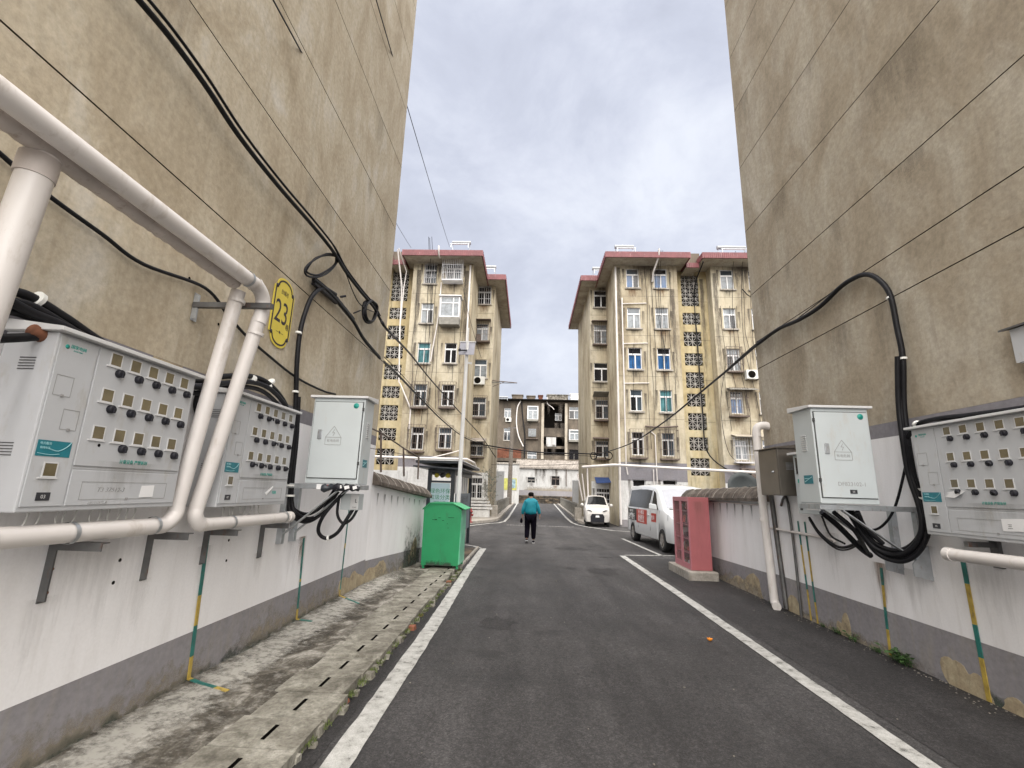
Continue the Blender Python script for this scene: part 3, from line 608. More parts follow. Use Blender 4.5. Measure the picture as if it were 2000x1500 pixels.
# ------------------------------------------------------------------ windows, cages, lattices (far buildings)
def prect(r, Y):                                     # pixel rectangle -> (x0, x1, z0, z1) on the plane y = Y
    x0, y0, x1, y1 = r; mx_, my_ = (x0 + x1) / 2, (y0 + y1) / 2
    a, b_, c, d_ = AY(x0, my_, Y).x, AY(x1, my_, Y).x, AY(mx_, y1, Y).z, AY(mx_, y0, Y).z
    return (a, b_, c, d_)
FC_ = None
def window(parent, F_, rc, glass=('win_glass', 'win_glass', 'win_glass'), depth=.12, frame='win_frame', sill=True, wood=False, tr=.3):
    x0, x1, z0, z1 = rc; t_ = .05; W_, H_ = x1 - x0, z1 - z0; zt = z1 - H_ * tr
    b = MB(); w0, w1 = -depth + .002, -depth + .055
    b.fbox(F_, x0, x0 + t_, z0, z1, w0, w1); b.fbox(F_, x1 - t_, x1, z0, z1, w0, w1)
    b.fbox(F_, x0 + t_, x1 - t_, z0, z0 + t_, w0, w1); b.fbox(F_, x0 + t_, x1 - t_, z1 - t_ * .6, z1, w0, w1)
    b.fbox(F_, x0 + t_, x1 - t_, zt - .045, zt + .045, w0, w1 + .004); mxx = (x0 + x1) / 2 + .02
    b.fbox(F_, mxx - .035, mxx + .03, z0 + t_, zt - .045, w0, w1 + .003)
    fr = b.build('window', frame, parent)
    for a, c, p, q_, g in ((x0 + t_, x1 - t_, zt + .045, z1 - t_ * .6, glass[0]), (x0 + t_, mxx - .035, z0 + t_, zt - .045, glass[1]), (mxx + .03, x1 - t_, z0 + t_, zt - .045, glass[2])):
        b = MB(); b.fbox(F_, a, c, p, q_, w0 + .001, w0 + .018); b.build('pane', g, fr)
    if sill is not None and depth == .12 and F_ is not FC_:
        k_ = .35 + .5 * abs(math.sin(x0 * 7 + z0 * 3)); stain(F_, x0 - .12, x1 + .12, z0 - k_ - .1, z0 - .05, 'stain_dark' if math.sin(x0 * 3 + z0 * 5) > -.2 else 'stain_rust', parent, .006)
        stain(F_, x0 - .3, x0 - .02, z0 - .5, z1, 'stain_soot', parent, .0045); stain(F_, x1 + .02, x1 + .3, z0 - .6, z1 - .2, 'stain_soot', parent, .0045)
    if sill:
        b = MB(); b.fbox(F_, x0 - .08, x1 + .08, z0 - .09, z0 - .01, -.02, .1); b.build('sill', 'curb_concrete', parent)
    return fr
def cage(parent, F_, rc, d_=.38, m='rust_bar', grow=.1, tray=True, step=.13):
    x0, x1, z0, z1 = rc; x0 -= grow; x1 += grow; z0 -= grow; z1 += grow; b = MB(); t_ = .016
    n = max(3, int((x1 - x0) / step))
    for i in range(n + 1):
        u = x0 + (x1 - x0) * i / n; b.fbox(F_, u - t_ / 2, u + t_ / 2, z0, z1, d_ - t_, d_)
    for z in (z0, z0 + (z1 - z0) * .3, z0 + (z1 - z0) * .65, z1): b.fbox(F_, x0, x1, z - t_ / 2, z + t_ / 2, d_ - t_ - .003, d_ + .003)
    for u in (x0, x1):
        for z in (z0, z0 + (z1 - z0) * .3, z0 + (z1 - z0) * .65, z1): b.fbox(F_, u - t_ / 2, u + t_ / 2, z - t_ / 2, z + t_ / 2, 0, d_ - t_ - .004)
        b.fbox(F_, u - t_ / 2, u + t_ / 2, z0, z1, d_ * .45, d_ * .45 + t_)
    if tray: b.fbox(F_, x0, x1, z0 - .07, z0 - .02, 0, d_)
    return b.build('security_cage', m, parent)
def awning(parent, F_, rc, d_=.5, m='rail_grey', drop=.16, grow=.16):
    x0, x1, z0, z1 = rc; b = MB(); z = z1 + .18
    b.hexa([F_(x0 - grow, z - drop, d_), F_(x1 + grow, z - drop, d_), F_(x1 + grow, z, 0), F_(x0 - grow, z, 0), F_(x0 - grow, z - drop + .03, d_), F_(x1 + grow, z - drop + .03, d_), F_(x1 + grow, z + .03, 0), F_(x0 - grow, z + .03, 0)])
    return b.build('awning', m, parent)
def acunit(parent, F_, u, v, w0=.02, s_=1.0, m='ac_white'):
    b = MB(); b.fbox(F_, u - .36 * s_, u + .36 * s_, v, v + .5 * s_, w0, w0 + .26)
    o = b.build('air_conditioner', m, parent, bev=.015)
    b = MB(); c = F_(u - .08 * s_, v + .25 * s_, w0 + .262)
    b.lathe(c, F_.n, [(0, .004), (.05, .004), (.19 * s_, .004), (.2 * s_, .0)], 18); b.build('fan_grille', 'void_dark', o)
    b = MB(); b.bar(F_(u - .25, v - .02, 0), F_(u - .25, v - .02, .3), .03); b.bar(F_(u + .25, v - .02, 0), F_(u + .25, v - .02, .3), .03)
    b.build('wall_bracket', 'rust_bar', parent)
    return o
def lattice(parent, F_, rc, cols=4):
    x0, x1, z0, z1 = rc; cw = (x1 - x0) / cols; rows = max(2, round((z1 - z0) / cw / 1.0)); ch = (z1 - z0) / rows; b = MB(); g = .027; w0, w1 = -.12, -.02
    for i in range(1, cols): b.fbox(F_, x0 + cw * i - g / 2, x0 + cw * i + g / 2, z0, z1, w0, w1)
    for j in range(1, rows): b.fbox(F_, x0, x1, z0 + ch * j - g / 2, z0 + ch * j + g / 2, w0 + .002, w1 - .003)
    for i in range(cols):
        for j in range(rows):
            a, c = (x0 + cw * i, z0 + ch * j), (x0 + cw * (i + 1), z0 + ch * (j + 1))
            if (i + j) % 2: p, q_ = F_(a[0], a[1], -.07), F_(c[0], c[1], -.07)
            else: p, q_ = F_(a[0], c[1], -.07), F_(c[0], a[1], -.07)
            b.bar(p, q_, .02, .06, upv=(0, 1, 0))
    o = b.build('breeze_block_panel', 'lattice', parent)
    b = MB(); b.fbox(F_, x0 - .02, x1 + .02, z0 - .02, z1 + .02, -.5, -.3); b.build('dark_opening', 'void_dark', o)
    return o
def pipe(parent, pts, r, m='pvc_white', name='drain_pipe', sm=0, seg=8):
    b = MB(); P = spline(pts, sm) if sm else [Vector(p) for p in pts]; b.tube(P, r, seg); return b.build(name, m, parent)
def solar(x, y, z, wd, label, tankc='solar_tank', face=-1, rz=0):
    T_ = thing('solar_water_heater', label, 'solar heater', (x, y, z), 'solar water heaters on the roofs')
    k = .55
    b = MB(); b.cyl((x - wd / 2, y + .5 * k, z + .8 * k), (x + wd / 2, y + .5 * k, z + .8 * k), .2 * k, 16); b.build('tank', tankc, T_)
    b = MB()
    for i in range(14):
        u = x - wd / 2 + .1 + (wd - .2) * i / 13; b.tube([(u, y - .5 * k, z + .12 * k), (u, y + .4 * k, z + .68 * k)], .022, 6)
    b.build('collector_tubes', 'panel_black', T_)
    b = MB()
    for u in (x - wd / 2 + .05, x + wd / 2 - .05):
        b.bar((u, y - .55 * k, z - .2), (u, y - .55 * k, z + .15 * k), .035); b.bar((u, y + .5 * k, z - .2), (u, y + .5 * k, z + .6 * k), .035); b.bar((u, y - .55 * k, z + .1 * k), (u, y + .5 * k, z + .62 * k), .035)
    b.bar((x - wd / 2, y - .55 * k, z + .08 * k), (x + wd / 2, y - .55 * k, z + .08 * k), .04); b.build('stand', 'galvanised', T_)
    return T_
ZE = 14.42                                           # underside of the eaves
GL = {'n': ('win_glass', 'win_glass_dark', 'win_glass'), 'd': ('win_glass_dark',) * 3, 'c': ('win_glass', 'win_curtain', 'win_curtain'), 'w': ('win_curtain', 'win_curtain', 'win_glass_dark'),
      'b': ('win_glass_dark', 'win_blue', 'win_blue'), 'h': ('win_glass', 'win_blue', 'win_glass_dark'), 't': ('win_teal', 'win_teal', 'win_teal'), 'r': ('win_curtain', 'win_glass_dark', 'win_curtain')}
def eave(T_, x0, x1, y0, y1, zb=ZE, zt=ZE + .42, sides='f'):
    """flat soffit slab with a ribbed red tile fascia; y0 front edge"""
    b = MB(); b.box(x0 + .02, x1 - .02, y0 + .02, y1, zb, zb + .1); b.build('soffit', 'soffit', T_)
    b = MB(); t_ = .05
    b.box(x0, x1, y0 - t_, y0 + .02, zb - .02, zt - .1)
    b.hexa([(x0 - .0, y0 - t_, zt - .099), (x1, y0 - t_, zt - .099), (x1, y1, zt - .099), (x0, y1, zt - .099), (x0 + .25, y0 + .5, zt + .18), (x1 - .25, y0 + .5, zt + .18), (x1 - .25, y1, zt + .18), (x0 + .25, y1, zt + .18)])
    n = int((x1 - x0) / .11)
    for i in range(n): 
        u = x0 + (i + .5) * (x1 - x0) / n; b.box(u - .012, u + .012, y0 - t_ - .02, y0 - t_ - .001, zb - .01, zt - .11)
    if 'l' in sides or 'r' in sides:
        for k, xx in (('l', x0), ('r', x1)):
            if k in sides:
                xa, xb = (xx - t_, xx - .001) if k == 'l' else (xx + .001, xx + t_); b.box(xa, xb, y0 - t_, y1, zb - .02, zt - .1)
                n = int((y1 - y0) / .3)
                for i in range(n):
                    v_ = y0 + (i + .5) * (y1 - y0) / n; xo = xa - .02 if k == 'l' else xb + .001; b.box(xo, xo + .019, v_ - .02, v_ + .02, zb - .01, zt - .11)
    b.build('roof', 'roof_red', T_)
def facade(T_, name, m, x0, x1, y, z0, z1, rects, base=None, basem='facade_base'):
    F_ = Fr((0, y, 0), (1, 0, 0)); b = MB(); zz = z0 if base is None else base[-1][1]
    holes(b, F_, x0, x1, zz, z1, [r for r in rects], .12, 0); o = b.build(name, m, T_)
    return F_, o

# ---- right-hand block facing the crossing
YB, YS, YR = 25.0, 25.7, 28.0
TB = thing('apartment_building', 'ochre five-storey block with red eaves behind the white van', 'building', (9, 30, 0))
w1 = [((1223, 525, 1248, 562), 'h'), ((1225, 601, 1251, 641), 'c'), ((1227, 679, 1254, 721), 'b'), ((1231, 761, 1255, 803), 'n'), ((1234, 844, 1258, 889), 'd')]
w2 = [((1277, 525, 1303, 563), 'b'), ((1280, 601, 1306, 642), 'c'), ((1284, 680, 1310, 722), 'b'), ((1289, 762, 1314, 805), 't'), ((1293, 846, 1318, 891), 'n')]
w4 = [((1407, 527, 1433, 565), 'c'), ((1413, 602, 1438, 642), 'w'), ((1420, 681, 1446, 724), 'r'), ((1427, 765, 1452, 808), 'b'), ((1436, 860, 1462, 898), 'c')]
w5 = [((1462, 528, 1488, 566), 'n'), ((1469, 603, 1495, 643), 'c'), ((1477, 682, 1503, 724), 'n'), ((1484, 766, 1510, 808), 'n'), ((1490, 860, 1516, 898), 'n')]
gw = [((1236, 937, 1262, 985), 'd'), ((1295, 938, 1323, 985), 'd')]
wr = [((1160, 567, 1187, 600), 'd'), ((1160, 634, 1188, 671), 'r'), ((1160, 709, 1190, 745), 'd'), ((1163, 781, 1192, 818), 'n'), ((1163, 861, 1192, 893), 'n'), ((1165, 954, 1194, 984), 'd')]
def split(lst, Y, x0, x1): return [(prect(r, Y), g) for r, g in lst]
def stack(T_, name, plas, x0, x1, y, wins, extra=(), split_z=(2.3, 3.25), basem='facade_base', z_top=ZE):
    F_ = Fr((0, y, 0), (1, 0, 0)); rr_ = [r for r, g in wins]
    b = MB(); b_lo = MB(); b_md = MB()
    za, zb = split_z
    def clip(rs, lo, hi): return [(a, c, max(p, lo), min(q_, hi)) for a, c, p, q_ in rs if q_ > lo and p < hi]
    holes(b, F_, x0, x1, zb, z_top, clip(rr_ + list(extra), zb, z_top), .12); b.build(name, plas, T_)
    holes(b_md, F_, x0, x1, za, zb, clip(rr_ + list(extra), za, zb), .12); b_md.build('grey_band', 'facade_dark' if basem == 'x' else 'band_grey', T_)
    holes(b_lo, F_, x0, x1, .35, za, clip(rr_ + list(extra), .35, za), .12); b_lo.build('white_base', basem, T_)
    b = MB(); b.fbox(F_, x0, x1, -.03, .35, -.05, .012); b.build('grey_plinth', 'dado_grey', T_)
    for k in range(5):
        z = 5.55 + k * 2.33; b = MB(); b.fbox(F_, x0 + .02, x1 - .02, z, z + .012, .0005, .003); b.build('floor_joint', 'dark_gap', T_)
    return F_
B1 = split(w1, YB, 0, 0); B2 = split(w2, YB, 0, 0); BG = split(gw, YB, 0, 0); B4 = split(w4, YB, 0, 0); B5 = split(w5, YB, 0, 0)
FB = stack(TB, 'front_wall', 'facade_ochre', 4.66, 8.2, YB, B1 + B2 + BG)
for i, (rc, g) in enumerate(B1 + B2 + BG):
    window(TB, FB, rc, GL[g], sill=i not in (4, 9))
cage(TB, FB, B1[4][0], .3, 'rust_bar', .13); cage(TB, FB, B2[4][0], .3, 'rust_bar', .14)
LB = [(1329, 538, 1364, 598), (1333, 611, 1367, 634), (1335, 648, 1370, 676), (1338, 690, 1373, 714), (1340, 727, 1376, 758), (1343, 769, 1378, 794), (1345, 807, 1382, 840), (1348, 854, 1383, 880), (1350, 895, 1387, 929)]
LBr = [prect(r, YS) for r in LB]; xa = sum(r[0] for r in LBr) / 9; xb = sum(r[1] for r in LBr) / 9; LBr = [(xa, xb, r[2], r[3]) for r in LBr]
FBs = stack(TB, 'stair_wall', 'facade_yellow', 8.2, 10.1, YS, [], LBr, (1.0, 1.01), 'facade_yellow')
for r in LBr: lattice(TB, FBs, r)
FB4 = stack(TB, 'front_wall', 'facade_ochre', 10.1, 21, YB, B4 + B5)
for i, (rc, g) in enumerate(B4 + B5): window(TB, FB4, rc, GL[g], sill=i not in (3, 4))
cage(TB, FB4, B4[3][0], .35, 'rust_bar', .14); cage(TB, FB4, B4[4][0], .32, 'cage_white', .12); cage(TB, FB4, B4[2][0], .2, 'rust_bar', .06)
awning(TB, FB4, (B4[3][0][0], B4[3][0][1] + .5, 0, B4[3][0][3]), .45); awning(TB, FB4, (B4[4][0][0], B4[4][0][1] + .7, 0, B4[4][0][3] + .1), .6, 'soffit')
acunit(TB, FB4, B4[2][0][1] + .5, B4[2][0][2] - .5); acunit(TB, FB4, B4[4][0][0] + .5, B4[4][0][2] - .95, m='rust_bar')
BR = split(wr, YR, 0, 0)
FBr = stack(TB, 'recessed_wall', 'facade_ochre', 3.65, 5.6, YR, BR, (), (2.3, 2.31))
for i, (rc, g) in enumerate(BR): window(TB, FBr, rc, GL[g], sill=i in (0, 2))
cage(TB, FBr, BR[1][0], .3, 'rust_bar', .1); awning(TB, FBr, BR[1][0], .5, 'rust_bar', .1); cage(TB, FBr, BR[3][0], .35, 'rust_bar', .1); awning(TB, FBr, BR[3][0], .6, 'rail_grey', -.2)
cage(TB, FBr, BR[4][0], .25, 'rust_bar', .1); awning(TB, FBr, BR[4][0], .35, 'rust_bar', .1); cage(TB, FBr, BR[5][0], .1, 'cage_white', .02, False)
b = MB(); x0, x1, z0, z1 = BR[5][0]; b.hexa([FBr(x0 - .1, z1 + .25, .8), FBr(x1 + .2, z1 + .35, .7), FBr(x1 + .2, z1 + .6, 0), FBr(x0 - .1, z1 + .6, 0), FBr(x0 - .1, z1 + .28, .8), FBr(x1 + .2, z1 + .38, .7), FBr(x1 + .2, z1 + .63, 0), FBr(x0 - .1, z1 + .63, 0)]); b.build('blue_awning', 'blue_cloth', TB)
b = MB()                                               # side walls of bays, gable and back
Fg = Fr((3.65, 35.2, 0), (0, -1, 0)); b.quad(Fg(0, 0), Fg(7.2, 0), Fg(7.2, ZE), Fg(0, ZE))
b.quad((4.66, YR, 0), (4.66, YB, 0), (4.66, YB, ZE), (4.66, YR, ZE)); b.quad((8.2, YB, 0), (8.2, YS, 0), (8.2, YS, ZE), (8.2, YB, ZE)); b.quad((10.1, YS, 0), (10.1, YB, 0), (10.1, YB, ZE), (10.1, YS, ZE))
b.quad((3.65, 35.2, 0), (3.65, 35.2, ZE), (21, 35.2, ZE), (21, 35.2, 0)); b.quad((21, YB, 0), (21, 35.2, 0), (21, 35.2, ZE), (21, YB, ZE))
b.build('side_wall', 'facade_ochre', TB)
eave(TB, 4.05, 8.62, YB - 1, 36, sides='lr'); eave(TB, 8.63, 9.35, YB - .35, 36, zb=ZE - .25, zt=ZE + .12); eave(TB, 9.36, 21.6, YB - 1, 36, sides='l'); eave(TB, 3.02, 4.04, YR - 1, 36, sides='l')
b = MB(); b.box(8.5, 9.5, 24.9, 26.5, ZE + .14, ZE + .75); b.build('roof_parapet', 'facade_dark', TB)
# pipes and wires on the right-hand block
pipe(TB, [(4.72, 24.93, 14.3), (4.72, 24.93, .1)], .055); pipe(TB, [(5.05, 24.93, 12.4), (5.05, 24.93, 3.1), (5.12, 24.93, 2.6)], .035)
for z in (12.05, 9.7, 7.45): pipe(TB, [(5.05, 24.93, z), (6.4, 24.94, z + .05)], .028)
pipe(TB, [(6.35, 24.94, 4.9), (6.6, 24.94, 4.7), (6.62, 24.94, 2.2)], .03); pipe(TB, [(6.45, 24.94, 2.9), (6.45, 24.94, 2.0)], .03)
pipe(TB, [(6.95, 23.9, 14.9), (6.95, 24.0, 14.5), (6.8, 24.7, 13.9), (6.78, 24.93, 13.4)], .05); pipe(TB, [(6.75, 24.93, 14.2), (6.75, 24.95, 12), (6.8, 24.93, 9.5), (6.7, 24.93, 6)], .014, 'black_cable', 'wire', 4)
for k, (a, c) in enumerate(((7.05, 7.1), (7.15, 7.2), (6.9, 7.35))): pipe(TB, [(a, 23.9, 14.8), (a, 24.6, 14), (a + .05, 24.9, 12), (c + .1, 24.93, 8), (c, 24.93, 4)], .012, 'black_cable', 'wire', 4)
pipe(TB, [(9.35, 24.0, 14.2), (9.35, 25.6, 13.2), (9.35, 25.62, 10), (9.4, 25.62, 6), (9.45, 25.5, 4), (10.2, 24.9, 3.0), (11.4, 24.8, 2.6)], .035, 'black_cable', 'wire', 5)
pipe(TB, [(6.1, 24.93, 5.15), (6.9, 24.88, 5.1), (7.8, 24.9, 5.18)], .045, 'rust_bar', 'pole', 2)
for a in (11.1, 11.6, 12.1): pipe(TB, [(a, 23.9, 14.8), (a + .1, 24.7, 13.8), (a, 24.92, 10), (a + .5, 24.92, 6), (a + .3, 24.92, 4)], .012, 'black_cable', 'wire', 4)
pipe(TB, [(11.75, 24.9, 13.0), (12.1, 24.7, 12.5), (12.6, 24.8, 13.4)], .03, 'black_cable', 'wire', 5); pipe(TB, [(10.5, 24.92, 8.5), (10.1, 24.9, 6.3), (10.3, 24.9, 4), (11, 24.9, 3.2)], .014, 'black_cable', 'wire', 5)
acunit(TB, Fr((5.0, 27.0, 0), (0, -1, 0)), -1.0 + 0, 3.2, s_=.6)
# courtyard pipe strung along the right-hand block
cp = thing('overhead_pipe', 'long white pipe strung low in front of the right-hand ochre block', 'pipe', (7, 24, 3))
b = MB(); b.tube([AY(1138, 912, 26), AY(1200, 908, 24.3), AY(1330, 915, 24.3), AY(1500, 924, 24.3)], .07, 10); b.build('pipe', 'pvc_white', cp)
b = MB(); b.tube([AY(1147, 915, 26), AY(1149, 975, 26)], .045, 8); b.tube([AY(1128, 925, 26.5), AY(1138, 978, 26.5)], .04, 8); b.tube([AY(1137, 925, 26.3), AY(1143, 978, 26.3)], .035, 8); b.build('riser', 'pvc_white', cp)
solar(AY(1221, 485, 24.9).x, 24.9, AY(1221, 491, 24.9).z, 1.1, 'solar water heater on the right-hand roof, nearest the alley end'); solar(AY(1432, 485, 24.9).x, 24.9, AY(1432, 493, 24.9).z, 1.6, 'pale solar water heater on the right-hand roof beside the near gable'); solar(AY(1167, 525, 28).x, 28, AY(1167, 533, 28).z, .6, 'small solar water heater on the lower side roof of the right-hand block')

# ---- left-hand block
TA = thing('apartment_building', 'ochre five-storey block with red eaves beyond the green bin', 'building', (-7, 30, 0))
a1 = [((829, 516, 853, 554), 'n'), ((822, 592, 846, 631), 'w'), ((815, 669, 840, 709), 't'), ((808, 750, 833, 793), 'n'), ((802, 834, 827, 878), 'd')]
a2 = [((871, 514, 902, 549), 'n'), ((870, 590, 890, 625), 'w'), ((868, 670, 892, 709), 'd'), ((862, 751, 887, 793), 'd'), ((856, 835, 882, 876), 'n')]
ar = [((932, 560, 959, 594), 'd'), ((928, 632, 954, 665), 'c'), ((924, 702, 951, 738), 'c'), ((921, 776, 949, 813), 'n'), ((917, 862, 944, 890), 'n'), ((918, 933, 942, 974), 'd')]
A1 = split(a1, YB, 0, 0); A2 = split(a2, YB, 0, 0); AR = split(ar, YR, 0, 0)
FA = stack(TA, 'front_wall', 'facade_ochre', -6.95, -3.46, YB, A1 + A2, (), (2.7, 3.3))
for i, (rc, g) in enumerate(A1 + A2): window(TA, FA, rc, GL[g], sill=i not in (4, 6, 9))
cage(TA, FA, A1[4][0], .3, 'rust_bar', .1); cage(TA, FA, A1[3][0], .25, 'rust_bar', .1); cage(TA, FA, A2[3][0], .25, 'rust_bar', .1); cage(TA, FA, A2[4][0], .3, 'rust_bar', .08)
cage(TA, FA, A2[0][0], .55, 'cage_white', .12, True, .1); cage(TA, FA, A1[0][0], .04, 'cage_white', .0, False)
x0, x1, z0, z1 = A2[1][0]                               # glazed box window
b = MB(); b.fbox(FA, x0 - .22, x1 + .3, z0 - .45, z0 - .02, .0, .55); b.build('balcony_box', 'rail_grey', TA)
b = MB()
for u in (x0 - .22, x0 + .5, x1 + .24): b.fbox(FA, u, u + .06, z0 - .02, z1 + .1, .49, .55)
for z in (z0 - .02, z1 - .3, z1 + .05): b.fbox(FA, x0 - .16, x1 + .24, z, z + .06, .492, .548)
b.fbox(FA, x1 + .25, x1 + .3, z0, z1 + .1, 0, .48); b.fbox(FA, x0 - .3, x1 + .38, z1 + .12, z1 + .17, 0, .65); b.build('box_window', 'win_frame', TA)
b = MB(); b.fbox(FA, x0 - .16, x1 + .24, z0 + .04, z1 + .04, .51, .52); b.build('pane', 'win_curtain', TA)
LA = [(769, 528, 801, 588), (762, 601, 794, 623), (758, 636, 791, 663), (754, 676, 787, 700), (749, 712, 784, 741), (746, 754, 779, 777), (741, 791, 776, 821), (737, 836, 772, 860), (733, 876, 767, 907)]
LAr = [prect(r, YS) for r in LA]; xa = sum(r[0] for r in LAr) / 9; xb = sum(r[1] for r in LAr) / 9; LAr = [(xa, xb, r[2], r[3]) for r in LAr]
FAs = stack(TA, 'stair_wall', 'facade_yellow', -9.0, -6.95, YS, [], LAr, (1.0, 1.01), 'facade_yellow')
for r in LAr: lattice(TA, FAs, r)
A3 = [((r[0] - 5.0, r[1] - 5.0, r[2], r[3]), g) for r, g in A1]
FA3 = stack(TA, 'front_wall', 'facade_ochre', -20, -9.0, YB, A3)
for rc, g in A3: window(TA, FA3, rc, GL[g])
FAr = stack(TA, 'recessed_wall', 'facade_ochre', -4.2, -2.38, YR, AR, (), (2.6, 2.61))
for i, (rc, g) in enumerate(AR): window(TA, FAr, rc, GL[g], sill=i not in (4,))
cage(TA, FAr, AR[0][0], .04, 'cage_white', .0, False); cage(TA, FAr, AR[1][0], .4, 'rust_bar', .12); awning(TA, FAr, AR[1][0], .6, 'rust_bar', .1); cage(TA, FAr, AR[4][0], .35, 'rust_bar', .08); awning(TA, FAr, AR[4][0], .7, 'old_tiles', .25); cage(TA, FAr, AR[5][0], .03, 'cage_white', 0, False); cage(TA, FAr, AR[3][0], .15, 'rust_bar', .08)
p = AY(936, 745, YR); acunit(TA, FAr, p.x, p.z - .25, .05); p = AY(928, 662, YR); acunit(TA, FAr, p.x, p.z - .3, .1, m='rust_bar')
b = MB(); Fg = Fr((-2.38, YR, 0), (0, 1, 0)); b.quad(Fg(0, 0), Fg(7.2, 0), Fg(7.2, ZE), Fg(0, ZE))
b.quad((-3.46, YB, 0), (-3.46, YR, 0), (-3.46, YR, ZE), (-3.46, YB, ZE)); b.quad((-6.95, YS, 0), (-6.95, YB, 0), (-6.95, YB, ZE), (-6.95, YS, ZE)); b.quad((-9, YB, 0), (-9, YS, 0), (-9, YS, ZE), (-9, YB, ZE))
b.quad((-2.38, 35.2, 0), (-20, 35.2, 0), (-20, 35.2, ZE), (-2.38, 35.2, ZE)); b.quad((-20, YB, 0), (-20, YB, ZE), (-20, 35.2, ZE), (-20, 35.2, 0)); b.build('side_wall', 'facade_ochre', TA)
eave(TA, -7.35, -2.87, YB - 1, 36, sides='lr'); eave(TA, -8.2, -7.36, YB - .35, 36, zb=ZE - .25, zt=ZE + .12); eave(TA, -21, -8.21, YB - 1, 36, sides='r'); eave(TA, -2.86, -1.72, YR - 1, 36, sides='r')
b = MB(); b.box(-8.3, -7.3, 24.9, 26.5, ZE + .14, ZE + .7); b.build('roof_parapet', 'facade_dark', TA)
b = MB()                                               # stepped white cornice at the foot
for k in range(4): b.fbox(FAr, -4.2, -2.3 + .08 * k, 1.05 - .17 * k, 1.17 - .17 * k, 0, .12 + .09 * k)
b.fbox(FAr, -4.2, -2.2, -.02, .5, 0, .35); b.build('base_moulding', 'facade_base', TA)
pipe(TA, [(-3.62, 24.93, 14.3), (-3.62, 24.93, 2.6)], .055); P_ = [AY(x, y, 24.9) for x, y in ((862, 552), (856, 620), (845, 680), (841, 706))]; pipe(TA, P_, .035, sm=3)
P_ = [AY(x, y, 24.9) for x, y in ((785, 502), (785, 560), (781, 640), (780, 700), (779, 745), (782, 750), (802, 798), (799, 838))]; P_[0].y = 24.0; pipe(TA, P_, .04)
P_ = [AY(x, y, 24.9) for x, y in ((787, 500), (794, 530), (789, 560), (781, 640))]; P_[0].y = 24.0; pipe(TA, P_, .03)
P_ = [AY(x, y, 23.9) for x, y in ((857, 480), (857, 498))] + [AY(862, 510, 24.9)]; pipe(TA, P_, .045)
for xs_ in (((844, 480), (838, 520), (832, 640), (826, 740)), ((850, 480), (846, 540), (838, 660), (830, 760)), ((846, 482), (842, 560), (836, 690), (822, 830))):
    P_ = [AY(x, y, 24.9) for x, y in xs_]; P_[0].y = 23.9; pipe(TA, P_, .013, 'black_cable', 'wire', 4)
P_ = [AY(x, y, 24.85) for x, y in ((904, 560), (912, 600), (925, 650), (940, 700))]; pipe(TA, P_, .012, 'black_cable', 'wire', 4)
ap = thing('overhead_pipe', 'white pipe strung low in front of the left-hand ochre block', 'pipe', (-7, 24, 3))
b = MB(); b.tube([AY(690, 890, 24.3), AY(830, 895, 24.3), AY(912, 897, 24.3), AY(926, 904, 26.5), AY(930, 912, 27.5)], .065, 10); b.tube([AY(838, 895, 24.3), AY(880, 885, 24.6), AY(897, 880, 24.8)], .03, 8); b.build('pipe', 'pvc_white', ap)
solar(AY(900, 476, 24.9).x, 24.9, AY(900, 483, 24.9).z, 1.1, 'solar water heater on the left-hand roof above the caged window'); solar(AY(958, 523, 28).x, 28, AY(958, 530, 28).z, .7, 'small solar water heater on the lower side roof of the left-hand block')
# ---- white courtyard wall seen over the low wall on the left
F_ = Fr((-10, 21.0, 0), (1, 0, 0)); b = MB(); b.fbox(F_, -4, 4.6, 0, 2.35, -.2, 0); b.build('courtyard_wall', 'facade_base').name = 'courtyard_wall'
tag(bpy.data.objects['courtyard_wall'], 'plain white courtyard wall below the lattice stair column on the left', 'wall')

rr = random.Random(44)
for T_, xs_ in ((TB, (5.6, 6.35, 6.6, 7.3, 7.7, 10.5, 10.9, 11.4, 11.8)), (TA, (-3.9, -4.4, -5.2, -5.5, -6.3, -6.6))):
    for x in xs_:
        zt = rr.choice([14.3, 14.3, 12, 9.7]); zb = rr.uniform(3.2, 8); P = [(x + rr.uniform(-.1, .1), 24.93, zt + (zb - zt) * k / 5) for k in range(6)]
        pipe(T_, P, .011, 'black_cable', 'wire', 4)
for T_, x, y, z0, z1, m_ in ((TB, 4.9, 24.95, 5, 14.3, 'stain_soot'), (TB, 7.9, 24.95, 4, 13, 'stain_soot'), (TA, -3.8, 24.95, 4, 14, 'stain_soot'), (TA, -6.6, 24.95, 3.5, 14, 'stain_soot'), (TB, 9.8, 25.65, 3, 14, 'stain_soot'), (TB, 10.3, 24.95, 3, 14, 'stain_soot')):
    stain(Fr((0, y + .04, 0), (1, 0, 0)), x - .25, x + .25, z0, z1, m_, T_, .003)
for F_, T_, x0, x1 in ((FB, TB, 4.7, 8.15), (FB4, TB, 10.2, 14), (FA, TA, -6.9, -3.5), (FBr, TB, 3.7, 5.2), (FAr, TA, -3.4, -2.4), (FBs, TB, 8.25, 10), (FAs, TA, -8.9, -7)):
    stain(F_, x0, x1, ZE - 1.3, ZE - .01, 'stain_soot', T_, .0025)
